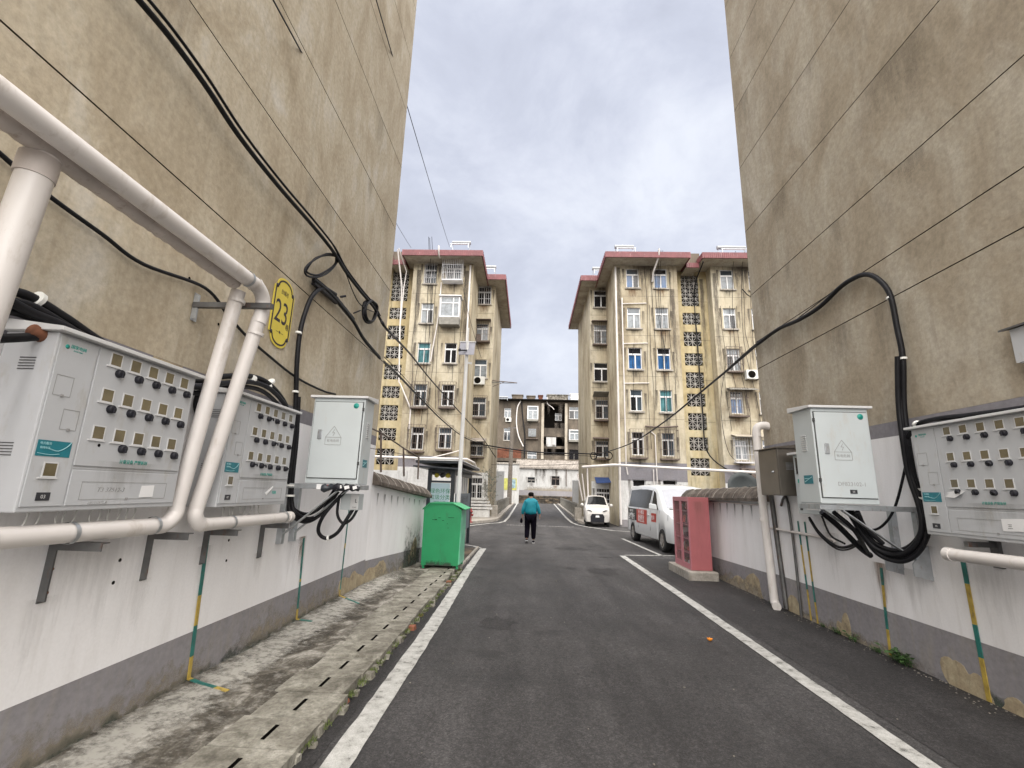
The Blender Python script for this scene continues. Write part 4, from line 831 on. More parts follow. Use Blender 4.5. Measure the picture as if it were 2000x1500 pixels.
# ------------------------------------------------------------------ electricity meter boxes
def meterbox(F_, u0, v0, W, H, D, label, seed, numplate='03', lines=True, hang=(), w0=.03):
    T_ = thing('meter_box', label, 'meter box', F_(u0 + W / 2, v0, w0))
    rr = random.Random(seed); G_ = Fr(F_(u0, v0, D), F_.r, F_.u)          # front face frame
    b = MB(); b.fbox(F_, u0, u0 + W, v0, v0 + H, w0, D); b.build('box_body', 'box_grey', T_, bev=.006)
    b = MB(); b.hexa([F_(u0 - .03, v0 + H + .001, D + .045), F_(u0 + W + .03, v0 + H + .001, D + .045), F_(u0 + W + .03, v0 + H + .001, w0), F_(u0 - .03, v0 + H + .001, w0),
                      F_(u0 - .03, v0 + H + .022, D + .045), F_(u0 + W + .03, v0 + H + .022, D + .045), F_(u0 + W + .03, v0 + H + .06, w0), F_(u0 - .03, v0 + H + .06, w0)]); b.build('rain_hood', 'box_edge', T_, bev=.003)
    x = lambda a: a * W
    y = lambda a: a * H
    def panel(a0, a1, c0, c1, nm='door_panel'):
        b = MB(); b.fbox(G_, x(a0), x(a1), y(c0), y(c1), .0, .006); return b.build(nm, 'box_grey', T_, bev=.002)
    panel(.012, .222, .03, .985); panel(.232, .985, .262, .985); panel(.232, .985, .03, .235)
    dp = .0065
    def frame_line(a0, a1, c0, c1, nm='hatch', mt='hatch_line'):
        b = MB(); t_ = .0022
        for q in ((a0, a1, c0, c0 + t_ / H), (a0, a1, c1 - t_ / H, c1)): b.fbox(G_, x(q[0]), x(q[1]), y(q[2]), y(q[3]), dp, dp + .001)
        for q in ((a0, a0 + t_ / W), (a1 - t_ / W, a1)): b.fbox(G_, x(q[0]), x(q[1]), y(c0) + t_, y(c1) - t_, dp, dp + .001)
        b.fbox(G_, x((a0 + a1) / 2) - .007, x((a0 + a1) / 2) + .007, y(c0) - .004, y(c0) + .008, dp + .0012, dp + .006)
        return b.build(nm, mt, T_)
    frame_line(.032, .125, .644, .762); frame_line(.108, .197, .458, .576)
    frame_line(.3, .9, .062, .17, 'lower_hatch')
    # meter windows with their knobs
    def glass(cu, cv, s_=.064):
        b = MB(); s2 = s_ / 2
        for q in ((-s2 - .006, s2 + .006, s2, s2 + .006), (-s2 - .006, s2 + .006, -s2 - .006, -s2), (-s2 - .006, -s2, -s2, s2), (s2, s2 + .006, -s2, s2)): b.fbox(G_, cu + q[0], cu + q[1], cv + q[2], cv + q[3], dp, dp + .003)
        b.fbox(G_, cu - s2 - .022, cu + s2 + .012, cv - s2 - .013, cv - s2 - .0065, dp, dp + .006)
        fr = b.build('meter_window', 'box_edge', T_)
        b = MB(); b.fbox(G_, cu - s2, cu + s2, cv - s2, cv + s2, dp, dp + .002); b.build('pane', 'meter_glass', fr)
    def knob(cu, cv, hg):
        b = MB(); c = G_(cu, cv, dp); r_ = .023
        b.lathe(c, G_.n, [(0, .026), (r_ * .75, .026), (r_, .02), (r_, .0)], 12)
        if hg: b.tube([G_(cu, cv, dp + .03), G_(cu + .02, cv + .006, dp + .035), G_(cu + .035, cv - .01, dp + .03)], .007, 6)
        else: b.fbox(G_, cu - .006, cu + .006, cv - .022, cv + .006, dp + .02, dp + .034)
        b.build('knob', 'black_plastic', T_, bev=.003)
    k = 0
    for r_, cv in enumerate((.94, .705, .468)):
        for c_ in range(5):
            cu = x(.342 - r_ * .006 + c_ * .1365); cvv = y(cv - .003 * c_) ; glass(cu, cvv)
            if r_ == 2 and c_ == 0 and not hang:
                b = MB(); b.lathe(G_(cu + .02, cvv - .065, dp), G_.n, [(0, .001), (.008, .001), (.009, 0)], 10); b.build('key_hole', 'void_dark', T_)
            else: knob(cu + .03, cvv - .07, k in hang)
            k += 1
    glass(x(.112), y(.23), .06)
    b = MB(); b.fbox(G_, x(.022), x(.195), y(.302), y(.39), dp, dp + .0012); st = b.build('sticker', 'sticker_teal', T_)
    b = MB(); b.tube(spline([G_(x(.08), y(.345), dp + .0014), G_(x(.13), y(.335), dp + .0014), G_(x(.17), y(.36), dp + .0014), G_(x(.19), y(.388), dp + .0014)], 4), .0022, 4)
    b.tube(spline([G_(x(.03), y(.318), dp + .0014), G_(x(.09), y(.312), dp + .0014), G_(x(.14), y(.318), dp + .0014)], 3), .0015, 4)
    b.build('wave_mark', 'sticker_light', st)
    text('电力服务', G_, x(.062), y(.372), .014, 'sticker_light', st, dp + .0014, 'lettering'); text('热线电话', G_, x(.062), y(.348), .012, 'sticker_light', st, dp + .0014)
    b = MB(); b.lathe(G_(x(.05), y(.93), dp), G_.n, [(0, .001), (.011, .001), (.011, 0)], 14); lg = b.build('emblem', 'teal_ink', T_)
    text('国家电网', G_, x(.112), y(.936), .021, 'teal_ink', lg, dp); text('STATE GRID', G_, x(.112), y(.915), .009, 'teal_ink', lg, dp)
    text('计量设备 严禁拆封', G_, x(.605), y(.3), .025, 'teal_ink', T_, dp + .0003, 'warning_lettering', .95)
    b = MB(); b.fbox(G_, x(.075), x(.142), y(.062), y(.106), dp, dp + .003); pl = b.build('number_tag', 'label_black', T_); text(numplate, G_, x(.108), y(.082), .024, 'label_text', pl, dp + .0032)
    b = MB()
    for c_ in (.255, .242): b.fbox(G_, x(.236), x(.978), y(c_), y(c_) + .0018, dp if False else .0001, .0012)
    b.build('seam', 'hatch_line', T_)
    for side in (0,):                                   # louvre slots on the near side
        for g0 in (.78, .3):
            b = MB()
            for i in range(5):
                a = F_(u0 - .0015, v0 + y(g0) + i * .014, D * .45); c = F_(u0 - .0015, v0 + y(g0) + i * .014, D * .72)
                b.bar(a, c, .003, .004)
            if F_.r.y > 0: b.build('louvre', 'dark_gap', T_)
    stain(G_, W * .25, W * .95, .02, H * .3, 'stain_faint', T_, .0078); stain(G_, .02, W * .2, .0, H * .25, 'stain_faint', T_, .0078)
    return T_, G_
M1, G1 = meterbox(FL, 2.1, 1.44, .965, .855, .3, 'grey meter box nearest on the left wall, a white paper slip on it', 1)
b = MB(); b.prism(G1, [(.665, .06), (.77, .064), (.768, .132), (.672, .128)], .0082, .0092); b.build('paper_slip', 'paper_white', M1)
text('T3 37512-3', G1, .47, .103, .034, 'marker_ink', M1, .0066, 'handwriting', 1.1, shear=.25); text('18231002-8', G1, .4, .035, .022, 'marker_ink', M1, .0066, 'handwriting', 1.1, shear=.25)
M2, G2 = meterbox(FL, 3.5, 1.42, 1.0, .86, .3, 'grey meter box on the left wall just before the tall white cabinet', 2, '07', hang={1, 7, 10, 11, 14})
b = MB(); b.prism(G2, [(.62, .1), (.68, .13), (.73, .16), (.735, .15), (.68, .11), (.64, .085)], .008, .012); b.build('paper_scrap', 'paper_white', M2); text('电网', G2, .77, .105, .035, 'teal_ink', M2, .0066)
M4, G4 = meterbox(FR, -4.55, 1.33, 1.13, .94, .27, 'grey meter box on the right wall above the short white pipe, at the picture edge', 3, '05', hang={7, 10, 12})
b = MB(); b.prism(G4, [(.72, .08), (1.1, .1), (1.1, .19), (.72, .17)], .0082, .0095); b.build('paper_slip', 'paper_white', M4); b = MB(); b.prism(G4, [(.88, .1), (1.09, .112), (1.09, .182), (.98, .178)], .0097, .0105); b.build('printed_patch', 'sticker_teal', M4); text('三', G4, .78, .115, .04, 'label_black', M4, .0098)
b = MB()
for i in range(4): b.prism(G4, [(.28, .365 - i * .012), (.42, .385 - i * .009), (.46, .375 - i * .006), (.38, .35 - i * .01)], .007 + i * .008, .0085 + i * .008)
b.build('folded_leaflet', 'paper_white', M4)
# little cables under the boxes
def loops(parent, F_, u0, u1, v, n, seed, m='white_tie', w_=.15, dp_=.1):
    rr = random.Random(seed)
    for i in range(n):
        a = u0 + (u1 - u0) * (i + rr.random() * .6) / n; c = a + rr.uniform(-.12, .12); b = MB()
        b.tube(spline([F_(a, v, w_), F_(a - .03, v - dp_ * .6, w_ + .02), F_((a + c) / 2, v - dp_ * rr.uniform(.8, 1.3), w_), F_(c, v - dp_ * 1.25, w_ - .03)], 5), .0045, 6); b.build('wire', m, parent)
loops(M1, FL, 2.3, 3.0, 1.44, 11, 4); loops(M2, FL, 3.8, 4.4, 1.42, 8, 5)

# ------------------------------------------------------------------ tall cabinets on steel brackets
def cabinet(x0, x1, y0, y1, z0, z1, label, hx, side, text_=None):
    T_ = thing('electric_cabinet', label, 'electric cabinet', ((x0 + x1) / 2, (y0 + y1) / 2, z0)); F_ = Fr((x0, y0, z0), (1, 0, 0)); W, H = x1 - x0, z1 - z0
    b = MB(); b.box(x0, x1, y0, y1, z0, z1); b.build('cabinet_body', 'cabinet_grey', T_, bev=.008)
    b = MB(); b.hexa([(x0 - .035, y0 - .035, z1), (x1 + .035, y0 - .035, z1), (x1 + .035, y1 + .03, z1 + .0), (x0 - .035, y1 + .03, z1 + .0), (x0 - .035, y0 - .035, z1 + .025), (x1 + .035, y0 - .035, z1 + .025), (x1 + .035, y1 + .03, z1 + .055), (x0 - .035, y1 + .03, z1 + .055)]); b.build('roof_lid', 'box_edge', T_, bev=.004)
    b = MB(); b.fbox(F_, .022, W - .022, .06, H - .045, .003, .018); dr = b.build('door', 'cabinet_grey', T_, bev=.004)
    b = MB(); b.fbox(F_, .014, W - .014, .052, H - .037, .0005, .0028); b.build('door_gap', 'dark_gap', T_)
    b = MB(); b.fbox(F_, hx, hx + .045, H * .51, H * .62, .018, .028); b.build('door_handle', 'galvanised', dr, bev=.003)
    b = MB(); c = F_(W * (.84), H * .91, .019); b.lathe(c, F_.n, [(.012, .001), (.03, .001), (.03, 0)], 20); b.lathe(c, F_.n, [(0, .002), (.017, .002), (.017, 0)], 16); b.build('emblem', 'teal_ink', T_)
    b = MB(); t_ = .0035; tx, tz = W * .46, H * .5; q = [(tx - .085, tz + .03), (tx + .085, tz + .03), (tx, tz + .15)]
    for i in range(3):
        a, c = q[i], q[(i + 1) % 3]; b.bar(F_(a[0], a[1], .0195), F_(c[0], c[1], .0195), .003, .004)
    for a, c in (((tx - .085, tz - .05), (tx + .085, tz - .05)), ((tx - .085, tz - .05), (tx - .085, tz + .03)), ((tx + .085, tz - .05), (tx + .085, tz + .03))): b.bar(F_(*a, .0195), F_(*c, .0195), .003, .004)
    for a, c in (((tx + .008, tz + .115), (tx - .014, tz + .08)), ((tx - .014, tz + .08), (tx + .012, tz + .08)), ((tx + .012, tz + .08), (tx - .006, tz + .045))): b.bar(F_(*a, .0195), F_(*c, .0195), .003, .004)
    b.build('warning_triangle', 'marker_ink', T_); text('有电危险', F_, tx, tz - .01, .034, 'marker_ink', T_, .0185, 'embossed_lettering')
    b = MB(); S_ = Fr((x1, y0, z0), (0, 1, 0)) if side > 0 else Fr((x0, y1, z0), (0, -1, 0)); D_ = y1 - y0
    for i in range(8): b.fbox(S_, D_ * .38, D_ * .62, H * .55 + i * .022, H * .55 + i * .022 + .008, .0005, .008)
    b.build('louvre', 'box_edge', T_)
    b = MB(); b.fbox(S_, D_ * .3, D_ * .75, H * .2, H * .29, .0005, .002); st = b.build('sticker', 'sticker_teal', T_)
    b = MB(); b.bar(S_(D_ * .34, H * .22, .0028), S_(D_ * .7, H * .27, .0028), .003, .006); b.bar(S_(D_ * .34, H * .255, .0028), S_(D_ * .6, H * .255, .0028), .003, .006); b.build('wave_mark', 'sticker_light', st)
    for hz in (.85, .22):
        b = MB(); b.fbox(F_, (W - .022) if side > 0 else .004, (W - .004) if side > 0 else .022, H * hz, H * hz + .035, .003, .02); b.build('hinge', 'dark_gap', T_)
    if text_:
        text(text_, F_, W * .55, H * .2, .055, 'marker_ink', T_, .0185, 'handwriting', 1.0)
        b = MB(); b.fbox(F_, W * .5, W * .62, H * .105, H * .145, .018, .021); pl = b.build('number_tag', 'label_black', T_); text('05', F_, W * .56, H * .124, .025, 'label_text', pl, .0215)
    return T_
CL = cabinet(-2.37, -1.8, 5.0, 5.3, 1.62, 2.54, 'white electric cabinet on the left wall with a torn red and black tape below', .09, 1)
CR = cabinet(2.9, 3.47, 4.9, 5.25, 1.57, 2.53, 'white electric cabinet on the right wall marked with a handwritten number', .085, -1, 'DF823102-1')
def bracket(T_, x0, x1, y0, y1, z0, xw, zb, sgn):
    """galvanised angle-iron frame: ledger, wall uprights and raking struts"""
    b = MB(); t_ = .05
    for y in (y0, y1): b.box(min(x0, xw), max(x1, xw), y, y + t_, z0 - .055, z0 - .005)
    b.box(x0, x0 + t_, y0 + t_, y1, z0 - .053, z0 - .007); b.box(x1 - t_, x1, y0 + t_, y1, z0 - .053, z0 - .007); b.build('shelf_frame', 'galvanised', T_, bev=.003)
    for y in (y0, y1):
        b = MB(); b.box(min(xw, xw + sgn * .06), max(xw, xw + sgn * .06), y - .005, y + .055, zb, z0 - .056); b.build('upright', 'galvanised', T_, bev=.003)
        b = MB(); far = x1 - .1 if sgn > 0 else x0 + .1; b.bar((xw + sgn * .06, y + .02, zb + .1), (far - sgn * .12, y + .02, z0 - .058), .045, .012); b.build('strut', 'galvanised', T_)
    return T_
BL_ = thing('shelf_bracket', 'galvanised bracket shelf carrying the white cabinet on the left wall', 'bracket', (-2.2, 5.1, 1.0)); bracket(BL_, -2.37, -1.78, 5.0, 5.26, 1.62, -2.596, 1.0, 1)
BR_ = thing('shelf_bracket', 'galvanised bracket shelf carrying the handwritten-number cabinet on the right wall', 'bracket', (3.4, 5.0, .9)); bracket(BR_, 2.9, 3.62, 4.92, 5.25, 1.565, 3.866, .93, -1)
for y in (5.262, 4.9): b = MB(); b.prism(Fr((3.864, y, 0), (-1, 0, 0)), [(0, .88), (.17, .92), (.17, 1.03), (0, 1.2)], -.006, .006); b.build('gusset', 'galvanised', BR_)
# torn tape on the left bracket
b = MB(); rr = random.Random(2); F_ = Fr((-2.37, 4.992, 1.56), (1, 0, 0))
tp = thing('tape_wrap', 'torn red, white and black tape wrapped round the left cabinet shelf', 'tape', F_(.4, 0, 0))
def blobs(m, a, c, n, hh, sd, nm, th_=.012, ro=.02):
    rr = random.Random(sd); b = MB(); P = []
    for i in range(n):
        u = a + (c - a) * i / (n - 1); P.append(F_(u, rr.uniform(-.008, .012) + .02, rr.uniform(.0, ro)))
    b.tube(P, [hh * rr.uniform(.7, 1.3) for _ in P], 7); b.build(nm, m, tp)
b = MB(); b.fbox(F_, .14, .24, .002, .052, .003, .006); b.build('white_tape', 'paper_white', tp); b = MB(); b.fbox(F_, .24, .36, .003, .05, .003, .008); b.build('red_tape', 'panel_red', tp)
blobs('black_plastic', .33, .6, 9, .034, 5, 'black_tape'); blobs('station_dark', .2, .36, 6, .04, 8, 'dark_cloth', ro=.01)
for a, c, k in ((.37, .41, 1), (.46, .49, 2), (.55, .57, 3)):
    b = MB(); b.prism(F_, [(a, .005), (c + .02, .02), (c + .01, .05), (a - .01, .04)], .047, .05); b.build('white_scrap', 'paper_white', tp)
# small boxes
sb = thing('junction_box', 'small white junction box hanging below the left cabinet', 'junction box', (-1.97, 5.35, 1.35))
b = MB(); b.box(-2.08, -1.875, 5.3, 5.45, 1.345, 1.52); b.build('box_body', 'cabinet_grey', sb, bev=.005); Fs = Fr((-2.08, 5.299, 1.345), (1, 0, 0))
b = MB(); b.fbox(Fs, .115, .2, .01, .17, .0, .008); b.build('cover', 'box_edge', sb, bev=.002); b = MB(); b.fbox(Fs, .17, .176, .08, .12, .0085, .012); b.fbox(Fs, .176, .19, .08, .085, .0085, .012); b.build('latch', 'dark_gap', sb)
text('C3402', Fs, .165, .03, .018, 'label_black', sb, .0085)
sm = thing('meter_box', 'small single meter box behind the tall cabinet on the right wall', 'meter box', (3.75, 6.5, 1.42))
Fm = Fr((3.68, 6.75, 1.42), (0, -1, 0)); b = MB(); b.fbox(Fm, 0, .55, 0, .78, -.18, 0); b.build('box_body', 'cabinet_grey', sm, bev=.006); b = MB(); b.fbox(Fm, -.04, .59, .78, .81, -.18, .06); b.build('rain_hood', 'box_edge', sm, bev=.004)
b = MB(); b.fbox(Fm, .06, .2, .52, .74, .002, .008); b.build('meter_window', 'win_glass_dark', sm); b = MB(); b.fbox(Fm, .1, .15, .4, .45, .002, .02); b.build('lock', 'teal_ink', sm)
b = MB(); b.fbox(Fm, .22, .5, .05, .14, .001, .01); b.build('cover', 'box_edge', sm); b = MB(); b.fbox(Fm, .06, .12, .04, .1, .001, .004); b.build('number_tag', 'label_black', sm)
bs = thing('steel_box', 'brown stainless steel wall box beside the white downpipe on the right', 'wall box', (3.7, 7.2, 1.65)); Fb = Fr((3.55, 7.46, 1.65), (0, -1, 0))
b = MB(); b.fbox(Fb, 0, .56, 0, .66, -.3, 0); b.build('box_body', 'brown_steel', bs, bev=.004); b = MB(); b.hexa([Fb(-.04, .661, .05), Fb(.6, .661, .05), Fb(.6, .661, -.3), Fb(-.04, .661, -.3), Fb(-.04, .675, .05), Fb(.6, .675, .05), Fb(.6, .72, -.3), Fb(-.04, .72, -.3)]); b.build('roof_lid', 'brown_steel', bs)
b = MB(); b.fbox(Fb, .015, .545, .015, .645, .001, .01); dr = b.build('door', 'brown_steel', bs, bev=.002); b = MB(); b.lathe(Fb(.42, .33, .01), Fb.n, [(0, .022), (.012, .022), (.015, 0)], 10); b.build('door_handle', 'galvanised', dr)
b = MB(); Fv = Fr((3.55, 6.9, 1.65), (1, 0, 0))
for i in range(6): b.fbox(Fv, .1, .2, .36 + i * .018, .366 + i * .018, .0005, .006)
b.build('louvre', 'galvanised', bs)

# ------------------------------------------------------------------ pipes on the left wall
def strapring(p, d_, r, parent, m='galvanised', nm='clamp'):
    b = MB(); d_ = Vector(d_).normalized(); p = Vector(p); b.tube([p - d_ * .012, p + d_ * .012], r + .005, 16, caps=False); return b.build(nm, m, parent)
T1 = thing('overhead_pipe', 'pair of thick lagged white pipes running overhead along the left wall', 'pipe', (-2.15, 1, 3.0))
pA, pB = -2.08, -2.2
b = MB(); b.tube([(pA, -3, 3.055), (pA, 3.12, 3.055)], .053, 22); b.tube(spline([(pA, 3.12, 3.055), (pA, 3.24, 3.05), (pA - .005, 3.33, 2.99), (pA - .012, 3.35, 2.88), (pA - .018, 3.345, 2.8)], 6), .052, 22); b.build('front_pipe', 'pvc_white', T1)
b = MB(); rr = random.Random(4); P = [(pB, -3 + i * .03, 3.05 + .002 * rr.uniform(-1, 1)) for i in range(int(6.2 / .03))]; b.tube(P, [.052 + .0035 * rr.uniform(-1, 1) for _ in P], 18); b.build('rear_pipe', 'pvc_dark', T1)
strapring((pA, 3.1, 3.055), (0, 1, 0), .054, T1); strapring((pA, 3.2, 3.055), (0, 1, 0), .053, T1, 'pvc_white', 'collar')
L1a, L1b = Vector((pA - .018, 3.345, 2.84)), Vector((-2.345, 3.36, 1.42))
leg = thing('down_pipe', 'slanted white pipe from the overhead elbow, the one nearer the yellow plaque', 'pipe', L1b)
b = MB(); b.tube([L1a, L1b], .05, 20); b.tube(spline([L1b, L1b + Vector((0, .0, -.06)), L1b + Vector((0, .06, -.115)), L1b + Vector((0, .13, -.12))], 5), .049, 18); b.tube([L1b + Vector((0, .12, -.12)), Vector((-2.345, 4.72, 1.29))], .047, 18); b.build('pipe', 'pvc_white', leg)
strapring(L1a - Vector((0.01, 0, .12)), L1a - L1b, .052, leg, 'pvc_white', 'collar'); b = MB(); b.tube([(-2.345, 4.66, 1.291), (-2.345, 4.73, 1.29)], .053, 18); b.build('end_cap', 'pvc_white', leg)
for y in (3.78, 4.6): strapring((-2.345, y, 1.297), (0, 1, 0), .048, leg)
L2a, L2b = Vector((pB, 3.2, 3.0)), Vector((-2.35, 3.17, 1.45))
leg = thing('down_pipe', 'slanted white pipe between the near meter box and the plaque-side slanted pipe', 'pipe', L2b)
b = MB(); b.tube([L2a, L2b], .05, 20); b.tube(spline([L2b, L2b + Vector((0, -.01, -.07)), L2b + Vector((0, -.08, -.125)), L2b + Vector((0, -.16, -.13))], 5), .05, 18); b.tube([L2b + Vector((0, -.15, -.13)), Vector((-2.35, 2.03, 1.33))], .05, 20); b.build('pipe', 'pvc_white', leg)
b = MB(); b.tube([(-2.35, 1.99, 1.33), (-2.35, 2.06, 1.33)], .058, 20); b.build('end_cap', 'pvc_white', leg); strapring(L2a - Vector((0, 0, .08)), L2a - L2b, .054, leg, 'pvc_white', 'collar')
for y in (2.44, 2.99): strapring((-2.35, y, 1.325), (0, 1, 0), .051, leg)
leg = thing('down_pipe', 'thick white vertical pipe at the left picture edge, under the overhead pipe', 'pipe', (-2.28, 1.78, 1.7))
b = MB(); b.tube([(-2.22, 1.76, 3.01), (-2.29, 1.76, 1.9), (-2.32, 1.76, .2)], .066, 22); b.build('pipe', 'pvc_white', leg); b = MB(); b.tube([(-2.225, 1.76, 3.0), (-2.23, 1.76, 2.9)], .073, 22); b.build('collar', 'pvc_dark', leg)
def angle_bracket(y, ztop, zbot, arm, label, m='steel_dark', w_=.05):
    T_ = thing('wall_bracket', label, 'bracket', (XL, y, zbot)); b = MB(); b.box(XL + .005, XL + .011, y - w_ / 2, y + w_ / 2, zbot, ztop); b.box(XL + .011, XL + .05, y - w_ / 2, y - w_ / 2 + .006, zbot + .012, ztop); b.build('upright', m, T_)
    b = MB(); b.box(XL + .011, XL + arm, y - w_ / 2, y + w_ / 2, ztop - .006, ztop); b.box(XL + .05, XL + arm, y - w_ / 2, y - w_ / 2 + .006, ztop - .045, ztop - .006); b.build('arm', m, T_)
    for z in (zbot + .05, zbot + .17):
        b = MB(); b.lathe((XL + .011, y + .01, z), (1, 0, 0), [(.008, .0), (.008, .012), (0, .012)], 8); b.build('bolt', 'rust', T_)
    return T_
angle_bracket(2.62, 1.262, .945, .3, 'dark steel angle bracket on the left wall, nearest the picture edge'); angle_bracket(3.3, 1.255, .94, .29, 'dark steel angle bracket on the left wall below the near slanted pipe')
angle_bracket(3.88, 1.232, .96, .28, 'dark steel angle bracket on the left wall above the nearest green strap'); angle_bracket(4.7, 1.228, .9, .28, 'dark steel angle bracket on the left wall at the capped pipe end')
T_ = thing('wall_bracket', 'grey steel arm holding up the overhead pipes by the yellow plaque', 'bracket', (XL, 3.3, 2.8))
b = MB(); b.box(XL + .005, XL + .011, 3.28, 3.34, 2.8, 3.02); b.box(XL + .011, XL + .045, 3.28, 3.286, 2.81, 3.0); b.build('upright', 'galvanised', T_); b = MB(); b.box(XL + .01, -1.98, 3.27, 3.31, 2.9, 2.94); b.build('arm', 'steel_dark', T_)

# ------------------------------------------------------------------ house number plaque
PQ = thing('number_plaque', 'yellow house number plaque reading 23 with a black border', 'plaque', (XL, 4.5, 3.0)); Fp = Fr((XL + .006, 4.5, 3.33), (0, 1, 0))
hw, hh = .2, .245
def arch(w_, h_, r_, n=12):
    P = [(-w_, -h_), (-w_, h_)]
    P += [(-w_ + .03, h_), (-w_ + .03, h_ + .02)] + [(-(w_ - .04) * math.cos(math.pi * i / n), h_ + .02 + r_ * math.sin(math.pi * i / n)) for i in range(n + 1)] + [(w_ - .03, h_ + .02), (w_ - .03, h_), (w_, h_)]
    P += [(w_, -h_), (w_ - .03, -h_), (w_ - .03, -h_ - .02)] + [((w_ - .04) * math.cos(math.pi * i / n), -h_ - .02 - r_ * math.sin(math.pi * i / n)) for i in range(n + 1)] + [(-w_ + .03, -h_ - .02), (-w_ + .03, -h_)]
    return P
b = MB(); b.prism(Fp, arch(hw, hh, .105), 0, .006); b.build('plate', 'plaque_yellow', PQ)
b = MB(); P = [Fp(x, y, .0072) for x, y in arch(hw - .028, hh - .008, .082)]
for a, c in zip(P, P[1:] + P[:1]): b.bar(a, c, .017, .003, upv=(1, 0, 0)) if (c - a).length > 1e-4 else None
for sx in (-1, 1):
    for sz in (-1, 1): b.lathe(Fp(sx * (hw - .045), sz * (hh + .002), .005), Fp.n, [(0, .004), (.022, .004), (.022, 0)], 10)
b.build('border', 'plaque_black', PQ)
text('23', Fp, -.015, -.01, .34, 'plaque_black', PQ, .0065, 'house_number', .78); text('台城村', Fp, 0, .215, .06, 'plaque_black', PQ, .0065, 'lettering', .8); text('幢', Fp, .125, -.12, .075, 'plaque_black', PQ, .0065, 'lettering', .8); text('—✦—', Fp, -.0, -.21, .05, 'plaque_black', PQ, .0065, 'ornament')

# ------------------------------------------------------------------ straps (green and yellow earthing bars)
def strap(label, pts, cuts, wd=.036, foot=None):
    """pts: wall polyline top to bottom; colours alternate at the cuts"""
    P = [Vector(p) for p in pts]; L_ = [0]
    for a, c in zip(P, P[1:]): L_.append(L_[-1] + (c - a).length)
    def at(s):
        for i in range(len(P) - 1):
            if s <= L_[i + 1]: return P[i].lerp(P[i + 1], (s - L_[i]) / (L_[i + 1] - L_[i]))
        return P[-1]
    T_ = thing('earthing_strap', label, 'earthing strap', P[-1]); cs = [0] + [c * L_[-1] for c in cuts] + [L_[-1]]
    for i, (a, c) in enumerate(zip(cs, cs[1:])):
        b = MB(); seg = [a] + [l for l in L_ if a < l < c] + [c]
        for s, e_ in zip(seg, seg[1:]): b.bar(at(s + .0004), at(e_ - .0004), wd, .006, upv=(1, 0, 0.02) if abs((at(e_) - at(s)).normalized().x) < .7 else (0, 0, 1))
        b.build('green_section' if i % 2 == 0 else 'yellow_section', 'strap_green' if i % 2 == 0 else 'strap_yellow', T_)
    return T_
xw = XL + .012
strap('green and yellow earthing strap down the left wall, nearest the camera', [(xw, 3.9, 1.2), (xw, 3.92, .7), (xw, 3.95, .12), (-2.45, 3.9, .11), (-2.2, 3.83, .095)], (.32, .47, .62, .75, .92))
strap('green and yellow earthing strap below the left cabinet shelf', [(xw, 5.62, 1.0), (xw, 5.66, .5), (xw, 5.68, .12), (-2.4, 5.66, .11)], (.42, .45, .72, .86), .03)
strap('thin earthing strap below the small junction box on the left', [(xw, 6.95, 1.32), (xw, 6.93, .5), (xw, 6.92, .12), (-2.2, 6.6, .1)], (.3, .34, .66, .8), .024)
xr = XR - .012
strap('thick green and yellow earthing strap under the right meter box', [(xr, 4.54, 1.18), (xr, 4.53, .6), (xr, 4.52, .01)], (.22, .5, .72), .044)
strap('green and yellow earthing strap below the right cabinet shelf', [(xr, 5.57, .9), (xr, 5.6, .4), (xr, 5.61, .01)], (.2, .45, .7), .034)
strap('left one of the slim green and yellow straps under the small meter box', [(xr, 7.12, 1.3), (xr, 7.06, .4), (xr, 7.04, .01)], (.25, .55, .7), .03)
strap('right one of the slim green and yellow straps under the small meter box', [(xr, 6.95, 1.3), (xr, 6.91, .4), (xr, 6.89, .01)], (.3, .6, .8), .03)
def duct(label, pts, r, m, sm=0, cat='pipe', nm='conduit', seg=10, extra=None):
    b = MB(); b.tube(spline(pts, sm) if sm else pts, r, seg); o = b.build(nm, m); return tag(o, label, cat)
duct('dark square conduit just right of the white downpipe', [(3.83, 7.76, 1.66), (3.84, 7.62, .02)], .035, 'steel_dark', seg=6)
duct('dark bent conduit between the downpipe and the slim straps', [(3.84, 7.5, 1.5), (3.84, 7.4, 1.62), (3.84, 7.3, 1.55), (3.84, 7.25, .8), (3.84, 7.24, .0)], .018, 'steel_dark', 3)
duct('thin white horizontal conduit crossing the right wall below the steel box', [(3.84, 7.9, 1.15), (3.84, 6.6, 1.13), (3.84, 6.3, 1.11)], .02, 'pvc_white')
dp_ = thing('down_pipe', 'white rainwater downpipe at the far corner of the right gable', 'pipe', (3.75, 7.8, 0))
b = MB(); b.tube(spline([(3.9, 7.72, 2.74), (3.8, 7.74, 2.76), (3.71, 7.76, 2.72), (3.69, 7.77, 2.6)], 5), .062, 16); b.tube([(3.69, 7.77, 2.62), (3.7, 7.77, 1.4), (3.72, 7.72, .09)], .06, 16); b.build('pipe', 'pvc_white', dp_)
b = MB(); b.tube(spline([(3.72, 7.72, .1), (3.72, 7.68, .06), (3.69, 7.6, .05)], 4), .062, 12); b.build('shoe', 'pvc_white', dp_)
for z in (2.58, 1.25): b = MB(); b.tube([(3.695, 7.77, z), (3.696, 7.77, z + .05)], .067, 16); b.build('collar', 'pvc_white', dp_)
sp = thing('short_pipe', 'short white pipe under the right meter box at the picture edge', 'pipe', (3.62, 4, 1.2))
b = MB(); b.tube([(3.62, 4.37, 1.18), (3.62, 3.2, 1.2)], .05, 18); b.build('pipe', 'pvc_white', sp); b = MB(); b.tube([(3.62, 4.4, 1.18), (3.62, 4.34, 1.18)], .056, 18); b.build('end_cap', 'pvc_white', sp)
